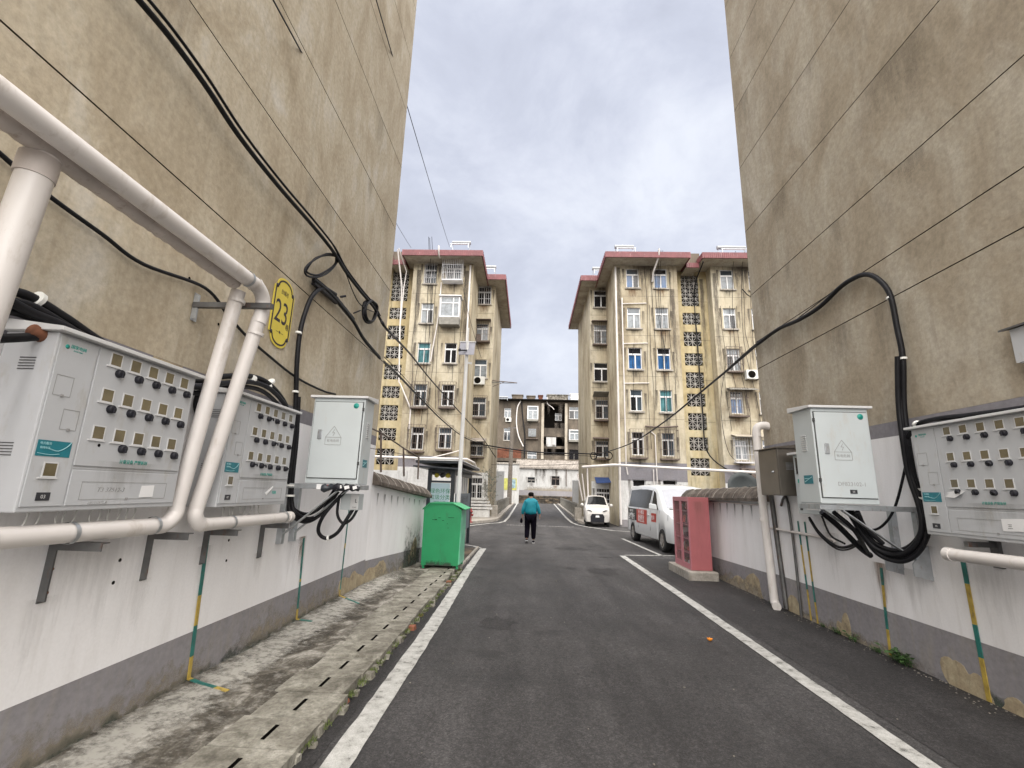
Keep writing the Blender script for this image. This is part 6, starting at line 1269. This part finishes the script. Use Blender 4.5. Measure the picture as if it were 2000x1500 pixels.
# small grey city car
CR_ = thing('small_car', 'small pale grey microcar parked nose out under the blue awning', 'car', (0, 0, 0))
v = Veh([(0, .6), (.04, .82), (.15, .9), (.42, .98), (.5, 1.02), (1.0, 1.44), (1.2, 1.5), (2.0, 1.5), (2.4, 1.36), (2.55, 1.0), (2.6, .7)], [(0, .5), (.08, .58), (.3, .62), (2.3, .62), (2.6, .55)], .96, .24, (.42, 2.1), .3, 2.6, .22)
v.body('body', 'car_grey', CR_); b = MB(); b.box(-.45, .45, .15, 2.45, .22, .7); b.build('underbody', 'void_dark', CR_)
v.top_panel('windscreen', .54, 1.0, 'van_glass', CR_, .04)
for sg in (-1, 1):
    v.sidepanel('side_window', (((.78, .08), (1.9, .05)), ((1.05, .85), (1.85, .88))), 'van_glass', CR_, sg)
    P = v.side(.72, .05, .02, sg); b = MB(); b.lathe(P + Vector((sg * .1, 0, .06)), (0, -1, 0), [(0, .05), (.07, .04), (.085, 0), (.06, -.04), (0, -.05)], 12); b.bar(P, P + Vector((sg * .08, 0, .04)), .03); b.build('wing_mirror', 'car_grey', CR_)
    b = MB(); P = [Vector((sg * .26, -.02, .72)), Vector((sg * .5, .03, .78)), Vector((sg * .6, .16, .86)), Vector((sg * .5, .08, .84)), Vector((sg * .3, .01, .78))]; b._a(P + [p + Vector((0, .06, 0)) for p in P], [(0, 1, 2, 3, 4), (0, 1, 6, 5), (1, 2, 7, 6), (2, 3, 8, 7), (3, 4, 9, 8), (4, 0, 5, 9)]); b.build('headlight', 'black_plastic', CR_)
    for t in (.42, 2.1): wheel(CR_, sg * .6, t, .25, .14, sg)
F_ = Fr((0, -.012, 0), (1, 0, 0)); b = MB(); b.prism(F_, [(-.32, .24), (.32, .24), (.34, .5), (.26, .62), (-.26, .62), (-.34, .5)], -.05, .01); b.build('grille', 'black_plastic', CR_); b = MB(); b.prism(F_, [(-.1, .46), (.1, .46), (.08, .55), (-.08, .55)], .012, .02); b.build('number_plate', 'win_frame', CR_)
finish(CR_, 3.42, 24.1, R(-5))

# ------------------------------------------------------------------ pink cabinet with glass doors
PC = thing('display_cabinet', 'pink-red metal cabinet with two glazed doors on a concrete plinth', 'cabinet', (3.5, 10.5, .17))
x0, x1, y0, y1, z0, z1 = 3.26, 3.68, 10.02, 11.05, .17, 1.585
b = MB(); t_ = .02
b.box(x0 + t_, x1, y0, y0 + t_, z0, z1); b.box(x0 + t_, x1, y1 - t_, y1, z0, z1); b.box(x1 - t_, x1, y0 + t_, y1 - t_, z0, z1); b.box(x0 + t_, x1 - t_, y0 + t_, y1 - t_, z1 - t_, z1); b.box(x0 + t_, x1 - t_, y0 + t_, y1 - t_, z0, z0 + t_); b.build('casing', 'pink_red', PC, bev=.003)
for a, c, z0_, z1_, m_ in ((.02, .4, .3, 1.5, 'stain_faint'),): stain(Fr((x0, y0, 0), (1, 0, 0)), a, c, z0_, z1_, m_, PC, .003)
b = MB(); b.box(x0 + .1, x1 - t_ - .002, y0 + t_ + .002, y1 - t_ - .002, z0 + t_ + .002, z0 + t_ + .01); b.build('inside', 'cab_inside', PC)
for k in range(1, 5):
    z = z0 + k * .28; b = MB(); b.box(x0 + .06, x1 - t_ - .002, y0 + t_ + .002, y1 - t_ - .002, z, z + .012); b.build('shelf', 'pink_frame', PC)
rr = random.Random(6)
for k in range(0, 5):
    for j in range(5):
        if rr.random() < .75:
            b = MB(); y = y0 + .1 + j * .17; z = z0 + .022 + k * .28 + (.012 if k else 0); hgt = rr.uniform(.08, .2); b.hexa([(x0 + .1, y, z), (x0 + .28, y + .01, z), (x0 + .28, y + .13, z), (x0 + .1, y + .12, z), (x0 + .12, y + .02, z + hgt), (x0 + .25, y + .03, z + hgt), (x0 + .25, y + .1, z + hgt), (x0 + .12, y + .1, z + hgt)])
            o = b.build('bundle', rr.choice(['paper_white', 'cab_inside', 'rust', 'galvanised', 'panel_red']), PC, bev=.02)
for k, (a, c) in enumerate(((y0, (y0 + y1) / 2 - .003), ((y0 + y1) / 2 + .003, y1))):
    b = MB(); f = .065; Fd = Fr((x0 + t_ - .001, c, 0), (0, -1, 0)); W2 = c - a
    b.fbox(Fd, 0, f, z0, z1, .0, .018); b.fbox(Fd, W2 - f, W2, z0, z1, .0, .018); b.fbox(Fd, f, W2 - f, z0, z0 + .11, .0, .018); b.fbox(Fd, f, W2 - f, z1 - .09, z1, .0, .018); dr = b.build('door', 'pink_frame', PC, bev=.002)
    if 'clear_pane' not in MATS:
        m_, t__, b_ = newmat('clear_pane'); b_.inputs['Base Color'].default_value = (.5, .45, .46, 1); b_.inputs['Roughness'].default_value = .03; b_.inputs['Alpha'].default_value = .1
    b = MB(); b.fbox(Fd, f - .002, W2 - f + .002, z0 + .108, z1 - .088, .006, .009); b.build('pane', 'clear_pane', dr)
b = MB(); b.box(3.16, 3.74, 9.86, 11.25, -.02, .165); tag(b.build('plinth', 'curb_concrete', bev=.02), 'rough concrete plinth under the pink cabinet', 'plinth')

# ------------------------------------------------------------------ green clothes bin
GB = thing('recycling_bin', 'green metal clothes recycling bin with chamfered lid at the end of the drain slabs', 'bin', (-1.73, 10, .06))
Fbn = Fr((0, 9.75, 0), (1, 0, 0)); pts = [(-2.09, .13), (-1.36, .13), (-1.335, 1.2), (-1.5, 1.305), (-1.99, 1.305), (-2.1, 1.2)]
b = MB(); b.prism(Fbn, pts, -.76, 0); b.build('bin_body', 'bin_green', GB, bev=.008)
b = MB(); b.fbox(Fr((-1.352, 9.75, 0), (.0, 1, 0)), .02, .74, .15, 1.19, -.01, .018); b.build('side_panel', 'bin_green_side', GB, bev=.004)
b = MB(); b.hexa([(-1.5, 9.7, 1.31), (-1.25, 9.7, 1.2), (-1.25, 10.55, 1.2), (-1.5, 10.55, 1.31), (-1.5, 9.7, 1.33), (-1.245, 9.7, 1.22), (-1.245, 10.55, 1.22), (-1.5, 10.55, 1.33)]); b.build('chute_flap', 'bin_lid', GB, bev=.004)
b = MB(); b.box(-1.99, -1.502, 9.72, 10.53, 1.306, 1.328); b.hexa([(-2.125, 9.72, 1.185), (-1.992, 9.72, 1.306), (-1.992, 10.53, 1.306), (-2.125, 10.53, 1.185), (-2.125, 9.72, 1.205), (-1.992, 9.72, 1.328), (-1.992, 10.53, 1.328), (-2.125, 10.53, 1.205)]); b.build('lid', 'bin_green', GB)
for x in (-2.07, -1.4):
    for y in (9.77, 10.45): b = MB(); b.box(x, x + .045, y, y + .045, .07, .129); b.build('leg', 'bin_green', GB)
text('旧衣回收', Fbn, -1.72, 1.06, .11, 'bin_lid', GB, .001, 'faded_lettering', 1.0) if False else None
for a, c, z0_, z1_, m_ in ((-2.08, -1.38, .13, .26, 'stain_green'),): stain(Fbn, a, c, z0_, z1_, m_, GB, .003)
b = MB()
for (u, z, l) in ((-1.92, .99, .1), (-1.8, 1.03, .05), (-1.86, 1.0, .03), (-1.72, .98, .04), (-1.6, 1.04, .12), (-1.62, .92, .02), (-1.6, .84, .02)): b.fbox(Fbn, u, u + l, z, z + .008, .0005, .0015)
b.build('scratch_marks', 'void_dark', GB)

# ------------------------------------------------------------------ waste sorting station
ST = thing('waste_station', 'dark waste sorting shelter with a blue-white notice panel behind the green bin', 'waste shelter', (-2.1, 13, 0))
X0, X1, Y0, Y1 = -2.46, -1.8, 11.6, 15.2; b = MB()
for x in (X0, X1 - .09):
    for y in (Y0, Y1 - .09): b.box(x, x + .09, y, y + .09, 0, 2.08)
b.box(X0 + .09, X1 - .09, Y0, Y0 + .09, 1.99, 2.07); b.box(X0 + .09, X1 - .09, Y0, Y0 + .09, 1.75, 1.8)
for z in (1.95,): b.box(X1 - .09, X1, Y0 + .09, Y1 - .09, z, z + .12); b.box(X0, X0 + .09, Y0 + .09, Y1 - .09, z, z + .12)
b.build('frame', 'station_dark', ST, bev=.006)
b = MB(); b.box(X0 - .25, X1 + .2, Y0 - .3, Y1 + .2, 2.2, 2.26); b.hexa([(X0 - .3, Y0 - .35, 2.1), (X1 + .28, Y0 - .35, 2.05), (X1 + .28, Y1 + .3, 2.05), (X0 - .3, Y1 + .3, 2.1), (X0 - .3, Y0 - .35, 2.14), (X1 + .28, Y0 - .35, 2.09), (X1 + .28, Y1 + .3, 2.09), (X0 - .3, Y1 + .3, 2.14)]); b.box(X0 + .1, X0 + .16, Y0 + .05, Y0 + .1, 1.98, 2.1); b.box(X1 - .16, X1 - .1, Y0 + .05, Y0 + .1, 1.98, 2.06); b.build('roof', 'station_dark', ST, bev=.01)
b = MB(); b.box(X0 - .27, X1 + .22, Y0 - .32, Y1 + .22, 2.262, 2.285); b.build('roof_trim', 'win_frame', ST)
Fst = Fr((0, Y0 - .004, 0), (1, 0, 0)); b = MB(); b.fbox(Fst, X0 + .1, X1 - .1, .5, 1.74, 0, .02); nb = b.build('notice_panel', 'station_panel', ST)
text('绿色环保', Fst, (X0 + X1) / 2, 1.545, .125, 'green_ink', nb, .0215, 'lettering', 1.0); text('垃圾分类', Fst, (X0 + X1) / 2, 1.4, .125, 'green_ink', nb, .0215, 'lettering', 1.0); text('绿色家园 人人有责', Fst, (X0 + X1) / 2, 1.3, .035, 'green_ink', nb, .0215)
Fsd = Fr((X1 + .004, 0, 0), (0, 1, 0)); b = MB(); b.fbox(Fsd, Y0 + .2, Y1 - .5, .5, 1.5, 0, .02); sd = b.build('side_panel', 'station_side', ST)
text('垃圾分类', Fsd, 13.3, 1.33, .2, 'label_black', sd, .0215, 'lettering', 2.2); text('收集亭', Fsd, 13.3, 1.12, .2, 'label_black', sd, .0215, 'lettering', 2.2)
for i in range(6): y = Y0 + .35 + i * .45; b = MB(); b.box(X1 - .06, X1 - .02, y, y + .12, 1.5, 1.94); b.build('white_slat', 'win_frame', ST)
for i, mt in enumerate(('plaque_yellow', 'label_black', 'plaque_yellow')):
    b = MB(); c = Fst(X0 + .18 + i * .14, 1.93, -.2); b.lathe(c, (0, -1, 0), [(0, .01), (.055, .01), (.06, 0)], 14); b.build('round_sign', mt, ST)
b = MB(); b.box(X0 - .28, X0 - .002, 11.3, 12.2, 0, 1.32); tag(b.build('utility_box', 'station_dark', bev=.02), 'dark box between the white boundary wall and the waste shelter', 'utility box')

# ------------------------------------------------------------------ solar street lamp
LP = thing('street_lamp', 'white street lamp pole with a grey solar panel, behind the green bin', 'street lamp', (-1.62, 11.1, 0))
b = MB(); b.tube([(-1.62, 11.1, 0), (-1.6, 11.1, 3), (-1.585, 11.1, 5.2)], [.056, .047, .04], 14); b.tube([(-1.585, 11.1, 5.2), (-1.58, 11.1, 5.55)], .02, 8); b.build('pole', 'win_frame', LP)
b = MB(); b.hexa([(-1.78, 10.98, 4.82), (-1.4, 10.98, 4.82), (-1.4, 11.0, 4.82), (-1.78, 11.0, 4.82), (-1.78, 11.2, 5.2), (-1.4, 11.2, 5.2), (-1.4, 11.22, 5.2), (-1.78, 11.22, 5.2)]); b.build('solar_panel', 'solar_grey', LP); b = MB(); b.box(-1.79, -1.39, 11.19, 11.24, 5.205, 5.23); b.build('panel_frame', 'win_frame', LP)
b = MB(); b.bar((-1.59, 11.04, 4.95), (-1.72, 10.9, 4.9), .03); b.bar((-1.72, 10.88, 4.9), (-1.76, 10.86, 4.9), .06); b.build('camera', 'black_plastic', LP); b = MB(); b.bar((-1.59, 11.1, 4.65), (-1.45, 11.05, 4.62), .03, .05); b.build('lamp_arm', 'win_frame', LP)
# ------------------------------------------------------------------ fence stubs and other small things
def post(label, a, c, r, m='rust_bar', nm='fence_post', cat='fence post'): b = MB(); b.tube([a, c], r, 7); tag(b.build(nm, m), label, cat)
post('rusty post on the left boundary wall, nearest the gable', AX(744, 922, -2.46), AX(744, 846, -2.46), .018)
post('rusty post in the middle of the left boundary wall', AX(789, 930, -2.4), AX(788, 876, -2.4), .018)
post('rusty post on the left boundary wall, nearest the shelter', AX(816, 936, -2.36), AX(818, 893, -2.36), .018)
b = MB(); b.tube([AX(715, 832, -2.46), AX(744, 845, -2.46), AX(788, 875, -2.4), AX(818, 893, -2.36)], .014, 6); b.tube([AX(722, 875, -2.46), AX(818, 893, -2.36)], .006, 5); tag(b.build('fence_rail', 'rust_bar'), 'thin rusty rail sloping along the posts on the left boundary wall', 'fence rail')
HY = thing('fire_hydrant', 'dark red fire hydrant at the foot of the far left block', 'fire hydrant', (-2.75, 22.9, 0)); o_ = Vector((-2.75, 22.9, .1))
b = MB(); b.lathe(o_, UP, [(.16, 0), (.16, .05), (.1, .06), (.1, .45), (.15, .47), (.15, .52), (.11, .55), (.09, .64), (.03, .69), (0, .7)], 16); b.build('barrel', 'hydrant_red', HY)
for d_ in ((1, 0, 0), (-1, 0, 0), (0, -1, 0)): b = MB(); b.cyl(o_ + Vector((0, 0, .35)), o_ + Vector((0, 0, .35)) + Vector(d_) * .17, .05, 10); b.build('outlet', 'hydrant_red', HY)
SD = thing('satellite_dish', 'grey satellite dish peeping over the mossy wall on the right', 'satellite dish', (6.2, 13.6, 0)); c = AY(1452, 952, 13.6)
b = MB(); b.lathe(c, (-.1, -1, .25), [(0, -.1), (.15, -.085), (.3, -.045), (.42, .02), (.425, .03), (.3, -.03), (.15, -.07), (0, -.085)], 28); b.build('dish', 'dish_grey', SD); b = MB(); b.tube([(c.x, c.y + .15, 0), (c.x, c.y + .15, c.z)], .03, 8); b.build('mast', 'steel_dark', SD); b = MB(); b.tube([c + Vector((0, -.05, -.4)), c + Vector((-.05, -.5, .05))], .012, 6); b.build('feed_arm', 'steel_dark', SD)
OP = MB(); c = Vector((2.1, 5.94, .008)); rr = random.Random(2)
for i in range(5):
    a = i * 1.26; d_ = Vector((math.cos(a), math.sin(a), 0)); s_ = Vector((-d_.y, d_.x, 0)); OP.tube([c, c + d_ * .018 + UP * .012, c + d_ * .03 + UP * .022], [.008, .013, .004], 6)
tag(OP.build('orange_peel', 'orange_peel'), 'bright orange peel lying on the asphalt inside the right road line', 'orange peel')
def plant(label, x, y, n, h, seed, z=0.0):
    rr = random.Random(seed); T_ = thing('weed', label, 'weed', (x, y, z), 'weeds at the foot of the right wall'); b = MB(); s_ = MB()
    for i in range(n):
        a = rr.uniform(0, 6.28); l = h * rr.uniform(.5, 1.1); d_ = Vector((math.cos(a) * .7 - .35, math.sin(a), 0)); t0 = Vector((x + rr.uniform(-.02, .02), y + rr.gauss(0, h * .35), z)); t1 = t0 + d_ * l * .35 + UP * l * .6; t2 = t0 + d_ * l * .75 + UP * l * rr.uniform(.45, .8)
        s_.tube([t0, t1], .0025, 4); w_ = (t2 - t0).cross(UP).normalized() * l * rr.uniform(.12, .26)
        m1 = t1.lerp(t2, .5) + UP * l * .06; b._a([t1, m1 - w_, t2, m1 + w_], [(0, 1, 2), (0, 2, 3)])
        m0 = t0.lerp(t1, .6); b._a([m0, m0 + w_ * .8 + d_ * l * .2, m0 + d_ * l * .45, m0 - w_ * .4 + d_ * l * .2], [(0, 1, 2), (0, 2, 3)])
    k0 = len(b.v); b.v += s_.v; b.f += [tuple(i + k0 for i in f) for f in s_.f]; b.m += s_.m; b.sm += s_.sm; b.build('foliage', 'weed_leaf', T_)
plant('biggest leafy weed at the right wall foot, beside the cabinet strap', 3.83, 5.42, 46, .17, 1); plant('leafy weed at the right wall foot below the tall thin stalk', 3.84, 6.15, 16, .11, 2); plant('small weed at the right wall foot nearest the slim straps', 3.84, 6.45, 22, .09, 3); plant('weed in the wall corner just beyond the biggest weed', 3.84, 5.78, 18, .08, 4); plant('tiny weed at the right wall foot behind the downpipe shoe', 3.84, 8.0, 20, .08, 5); plant('low weed at the foot of the slim green and yellow straps', 3.84, 6.75, 12, .06, 6)
b = MB(); rr = random.Random(8)                         # grit and chips along both wall feet and over the road
for i in range(300):
    if i < 230: x, y = 3.85 - abs(rr.gauss(0, .09)), rr.uniform(1.5, 9.5)
    else: x, y = rr.uniform(-1.0, 3.4), rr.uniform(2.2, 13)
    s_ = rr.uniform(.003, .009) * (1.5 if i > 260 and rr.random() < .15 else 1); a = rr.uniform(0, 3); q = [Vector((x + math.cos(a + k * 1.57) * s_ * rr.uniform(.6, 1.3), y + math.sin(a + k * 1.57) * s_ * rr.uniform(.6, 1.3), .004)) for k in range(4)]
    b.hexa(q + [p + UP * s_ * .6 for p in q])
struct(b.build('grit', 'litter_pale'), 'stuff')

# ------------------------------------------------------------------ end of the lane
def rail(label, pts, h=.85):
    T_ = thing('bridge_railing', label, 'railing', (*pts[0], .1)); P = [Vector((*p, .11)) for p in pts]; b = MB(); q = MB(); s_ = MB()
    for a, c in zip(P, P[1:]):
        L_ = (c - a).length; n = max(1, round(L_ / 2.4))
        for z in (.1, h - .08): b.bar(a + UP * z, c + UP * z, .1, .1)
        for i in range(n + 1): k = a.lerp(c, i / n); q = MB(); q.box(k.x - .09, k.x + .09, k.y - .09, k.y + .09, 0.1, h + .12); q.build('post', 'rail_grey', T_)
        m_ = int(L_ / .4)
        for i in range(m_): k = a.lerp(c, (i + .5) / m_); s_ = MB(); s_.box(k.x - .04, k.x + .04, k.y - .04, k.y + .04, .2, h - .0); s_.build('baluster', 'rail_grey', T_)
    b.build('rails', 'rail_grey', T_)
rail('grey concrete bridge railing on the left of the far lane', [(-1.98, 29.5), (-2.25, 62)]); rail('grey concrete bridge railing on the right of the far lane', [(3.1, 30), (4.2, 62)])
for x, y, l in ((-1.95, 28.9, 'left'), (3.02, 29.0, 'right')): b = MB(); b.box(x - .25, x + .15, y - .3, y + .2, .0, .75); tag(b.build('stone_block', 'curb_concrete', bev=.03), 'pale stone end block of the %s bridge railing' % l, 'stone block')
YH = 69.5; PX = lambda x, y, Y=YH: AY(x, y, Y)
HS = thing('white_house', 'low white house with two small windows at the end of the lane', 'house', (1, 72, 0))
za, zb_, zc = PX(1050, 968).z, PX(1050, 958).z, PX(1060, 915).z; xl, xr_ = PX(1011, 940).x, PX(1150, 940).x; FH = Fr((0, YH, 0), (1, 0, 0))
wa = (PX(1007, 935).x, PX(1024, 935).x, PX(1015, 944).z, PX(1015, 931).z); wa = tuple(prect((1030, 932, 1045, 943), YH)); wb = tuple(prect((1077, 930, 1093, 948), YH))
b = MB(); holes(b, FH, xl, xr_, zb_, zc, [wa, wb], .15); b.quad((xl, YH, zb_), (xl, YH, zc), (xl, YH + 4, zc), (xl, YH + 4, zb_)); b.build('wall', 'house_white', HS)
window(HS, FH, wa, GL['d'], frame='rail_grey', sill=False, tr=.5); window(HS, FH, wb, GL['d'], frame='rust_bar', sill=False)
b = MB(); b.fbox(FH, xl, xr_, za, zb_, -.2, .02); b.build('grey_dado', 'dado_grey', HS)
b = MB(); rr = random.Random(9); z0 = -.05; rows = 4
for r_ in range(rows):
    u = xl
    while u < xr_ - .2:
        w_ = rr.uniform(.35, .95); zz = z0 + (za - z0) * r_ / rows; zt = z0 + (za - z0) * (r_ + 1) / rows; b.fbox(FH, u + .02, min(u + w_, xr_) - .02, zz + .02, zt - .01, -.1, rr.uniform(.02, .16)); u += w_
b.fbox(FH, xl, xr_, -.05, za - .01, -.3, -.0); b.build('stone_footing', 'stone_dark', HS, bev=.05)
z2 = PX(1060, 901, YH + 2.5).z; b = MB(); b.hexa([(xl - .3, YH - .35, zc - .05), (xr_ + .3, YH - .35, zc - .05), (xr_ + .3, YH + 2.5, z2), (xl - .3, YH + 2.5, z2), (xl - .3, YH - .35, zc + .1), (xr_ + .3, YH - .35, zc + .1), (xr_ + .3, YH + 2.5, z2 + .15), (xl - .3, YH + 2.5, z2 + .15)])
for i in range(46):
    u = xl - .3 + (xr_ - xl + .6) * (i + .5) / 46; b.tube([(u, YH - .38, zc + .12), (u, YH + 2.5, z2 + .17)], .07, 6)
b.build('tiled_roof', 'old_tiles', HS); b = MB(); b.tube([PX(1106, 916, YH - .1), PX(1106, 950, YH - .1)], .06, 6); b.build('drain_pipe', 'rust_bar', HS)
LWH = thing('garden_wall', 'white wall with a yellow and blue notice, left of the lane end', 'wall', (-5, 64, 0)); YW = 64; Fg2 = Fr((0, YW, 0), (1, 0, 0))
r0 = prect((952, 906, 1014, 962), YW); b = MB(); b.fbox(Fg2, r0[0], r0[1], 0, r0[3], -.3, 0); b.build('wall', 'house_white', LWH); b = MB(); b.fbox(Fg2, r0[0], r0[1] + .02, r0[3] + .001, r0[3] + .2, -.4, .1); b.build('coping', 'curb_concrete', LWH)
r1 = prect((982, 934, 1009, 957), YW); b = MB(); b.fbox(Fg2, *r1, .001, .05); nb = b.build('notice_board', 'poster_yellow', LWH); r2 = prect((994, 936, 1007, 953), YW); b = MB(); b.fbox(Fg2, *r2, .051, .06); b.build('poster', 'poster_blue', nb)
# dark old block across the end
YC = 76.0; TC = thing('apartment_building', 'run-down four-storey brown block with open balconies at the lane end', 'building', (2, 80, 0)); FC = Fr((0, YC, 0), (1, 0, 0)); pr = lambda *r: prect(r, YC)
zT = PX(1050, 784, YC).z; xL_, xR_ = PX(920, 840, YC).x, PX(1240, 840, YC).x
wins = [(pr(985, 797, 998, 815), 'c'), (pr(984, 836, 997, 860), 'n'), (pr(1030, 882, 1048, 905), 'c'), (pr(1112, 795, 1131, 818), 'n'), (pr(1111, 878, 1131, 905), 'd'), (pr(1150, 797, 1165, 818), 'n'), (pr(1150, 840, 1165, 862), 'n')]
bal = [pr(1060, 789, 1107, 848), pr(1060, 853, 1107, 908)]
b = MB(); holes(b, FC, xL_, xR_, -.1, zT, [r for r, g in wins] + bal, 2.2); b.build('front_wall', 'facade_dark', TC)
for r_, g in wins: window(TC, FC, r_, GL[g], depth=.15, frame='rail_grey' if g in 'tbd' else 'win_frame', sill=True)
for r_ in bal: b = MB(); b.fbox(FC, r_[0], r_[1], r_[2], r_[3], -2.25, -2.2); b.build('balcony_back', 'void_dark', TC)
for r_, hh_ in ((pr(1060, 836, 1107, 848), 1), (pr(1060, 871, 1107, 876), 0), (pr(1060, 888, 1107, 897), 1)): b = MB(); b.fbox(FC, r_[0], r_[1], r_[2], r_[3], -.35, -.15); b.build('balcony_parapet', 'facade_dark', TC)
r_ = pr(1067, 854, 1086, 872); b = MB(); b.fbox(FC, *r_, -.12, -.05); b.build('white_sheet', 'house_white', TC); r_ = pr(1083, 807, 1096, 821); window(TC, Fr((0, YC + 2.3, 0), (1, 0, 0)), tuple(prect((1084, 808, 1097, 822), YC + 2.3)), GL['w'], depth=-.1, sill=False)
for rr_ in ((1057, 788, 1062, 910), (1103, 788, 1108, 910)): r_ = pr(*rr_); b = MB(); b.fbox(FC, *r_, .0, .25); b.build('column', 'soffit', TC)
for rr_, g in (((1031, 796, 1050, 820), 'c'), ((1112, 842, 1131, 860), 'c')):
    r_ = pr(*rr_); b = MB(); b.fbox(FC, r_[0] - .1, r_[1] + .1, r_[2] - .3, r_[2], 0, .7); b.build('balcony_box', 'rail_grey', TC); window(TC, Fr((0, YC - .68, 0), (1, 0, 0)), r_, GL[g], depth=0, sill=False); b = MB(); b.fbox(FC, r_[0] - .1, r_[1] + .1, r_[3], r_[3] + .12, 0, .8); b.fbox(FC, r_[0] - .1, r_[0], r_[2], r_[3], 0, .66); b.fbox(FC, r_[1], r_[1] + .1, r_[2], r_[3], 0, .66); b.build('box_window', 'win_frame', TC)
r_ = pr(1032, 838, 1047, 853); b = MB(); b.fbox(FC, *r_, .0, .4); b.build('covered_window', 'win_curtain', TC); cage(TC, FC, r_, .6, 'rust_bar', .35)
b = MB(); r_ = pr(960, 877, 1018, 897); b.fbox(FC, *r_, .001, .4); b.build('brick_annexe', 'brick_red', TC); b = MB(); r_ = pr(940, 897, 1160, 903); b.fbox(FC, *r_, .001, 1.2); b.build('dark_lean_to', 'facade_dark', TC)
acunit(TC, FC, PX(993, 820, YC).x, PX(993, 824, YC).z, s_=1.3)
b = MB(); b.box(xL_, xR_, YC - .9, YC + 9, zT, zT + .22); b.build('roof', 'void_dark', TC); b = MB(); b.box(xL_, xR_, YC + 2.3, YC + 9, 0, zT - .01); b.build('rear_mass', 'facade_dark', TC)
for i, rr_ in enumerate(((1000, 771, 1021, 783), (1029, 773, 1045, 783), (1052, 772, 1060, 783), (1069, 771, 1110, 783), (1115, 769, 1132, 786))):
    r_ = pr(*rr_); b = MB(); b.fbox(FC, r_[0], r_[1], zT + .2, r_[3], -2, -.4); b.fbox(FC, r_[0] - .1, r_[1] + .1, r_[3], r_[3] + .12, -2.1, -.3); b.build('rooftop_shed', ['facade_dark', 'facade_dark', 'brick_red', 'concrete_old', 'win_frame'][i], TC)
pipe(TC, [AY(x, y, YC - .3) for x, y in ((1017, 783), (1011, 795), (1009, 812), (1009, 830), (1013, 852), (1022, 872))], .1, 'pvc_white', sm=4); pipe(TC, [AY(x, y, YC - .2) for x, y in ((1019, 785), (1021, 815), (1025, 850), (1024, 900))], .1, 'black_cable', 'pipe', 3)
pipe(TC, [AY(x, y, YC - .2) for x, y in ((1069, 776), (1069, 788), (1078, 795), (1082, 800))], .07, 'pvc_white', sm=3)
solar(AY(982, 780, 74).x, 74, AY(982, 780, 74).z, 1.6, 'solar water heater at the left end of the brown block roof')
UPo = thing('utility_pole', 'brown concrete utility pole with a short crossarm left of the lane end', 'utility pole', AY(993, 958, 55)); a, c = AY(995, 962, 55), AY(1000, 834, 55); a.z = 0
b = MB(); b.tube([a, c], [.28, .2], 10); b.build('pole', 'wood_dark', UPo); b = MB(); b.bar(c + Vector((-.5, 0, -.1)), c + Vector((.5, 0, -.1)), .1); b.build('crossarm', 'steel_dark', UPo)
for lb, rr_, Y_ in (('grey kerbside cabinet left of the bridge railing', (966, 920, 984, 962), 40), ('grey kerbside cabinet behind the small car, right of the railing', (1119, 938, 1133, 972), 38)):
    r_ = prect(rr_, Y_); b = MB(); b.box(r_[0], r_[1], Y_, Y_ + .5, .1, r_[3]); tag(b.build('kerbside_cabinet', 'box_grey', bev=.02), lb, 'cabinet')
ar_ = thing('iron_bracket', 'thin iron arm sticking out from the corner of the far left block', 'bracket', AY(965, 745, 28)); b = MB(); b.tube([AY(960, 743, 28.2), AY(1010, 748, 28.2)], .03, 6); b.tube([AY(962, 755, 28.2), AY(985, 746, 28.2)], .02, 6); b.build('arm', 'rust_bar', ar_)
rr = random.Random(31); BU = thing('dried_bush', 'tangled grey climbing twigs beside the base of the far left block', 'bush', AY(950, 985, 28.3)); b = MB(); s_ = MB(); c = AY(952, 952, 27.4)
for i in range(60):
    p = c + Vector((rr.gauss(0, .22), rr.gauss(0, .2), rr.uniform(-.9, .9))); q = p + Vector((rr.uniform(-.4, .4), rr.uniform(-.2, .2), rr.uniform(-.1, .5))); s_.tube([p, p.lerp(q, .5) + Vector((rr.uniform(-.08, .08), 0, .05)), q], .008, 4)
    for k in range(7): u = p.lerp(q, rr.random()); d_ = Vector((rr.uniform(-.07, .07), rr.uniform(-.07, .07), rr.uniform(-.05, .07))); b._a([u, u + d_, u + d_ + Vector((.03, 0, .04))], [(0, 1, 2)])
b.build('leaves', 'bush_leaf', BU); s_.build('twigs', 'wood_dark', BU)

# grime down the front of the end block and the white house
rr = random.Random(12)
for i in range(14):
    u = rr.uniform(-4, 9); z1_ = rr.choice([zT - .1, zT - 3.5, zT - 7]); stain(FC, u, u + rr.uniform(.5, 1.4), z1_ - rr.uniform(2, 4.5), z1_, 'stain_soot', TC, .02)
for i in range(6): u = xl + rr.uniform(0, 9); stain(FH, u, u + .8, zb_ + .3, zc - .05, 'stain_soot', HS, .02)
stain(FH, xl, xr_, zb_, zb_ + .8, 'stain_mud', HS, .03)
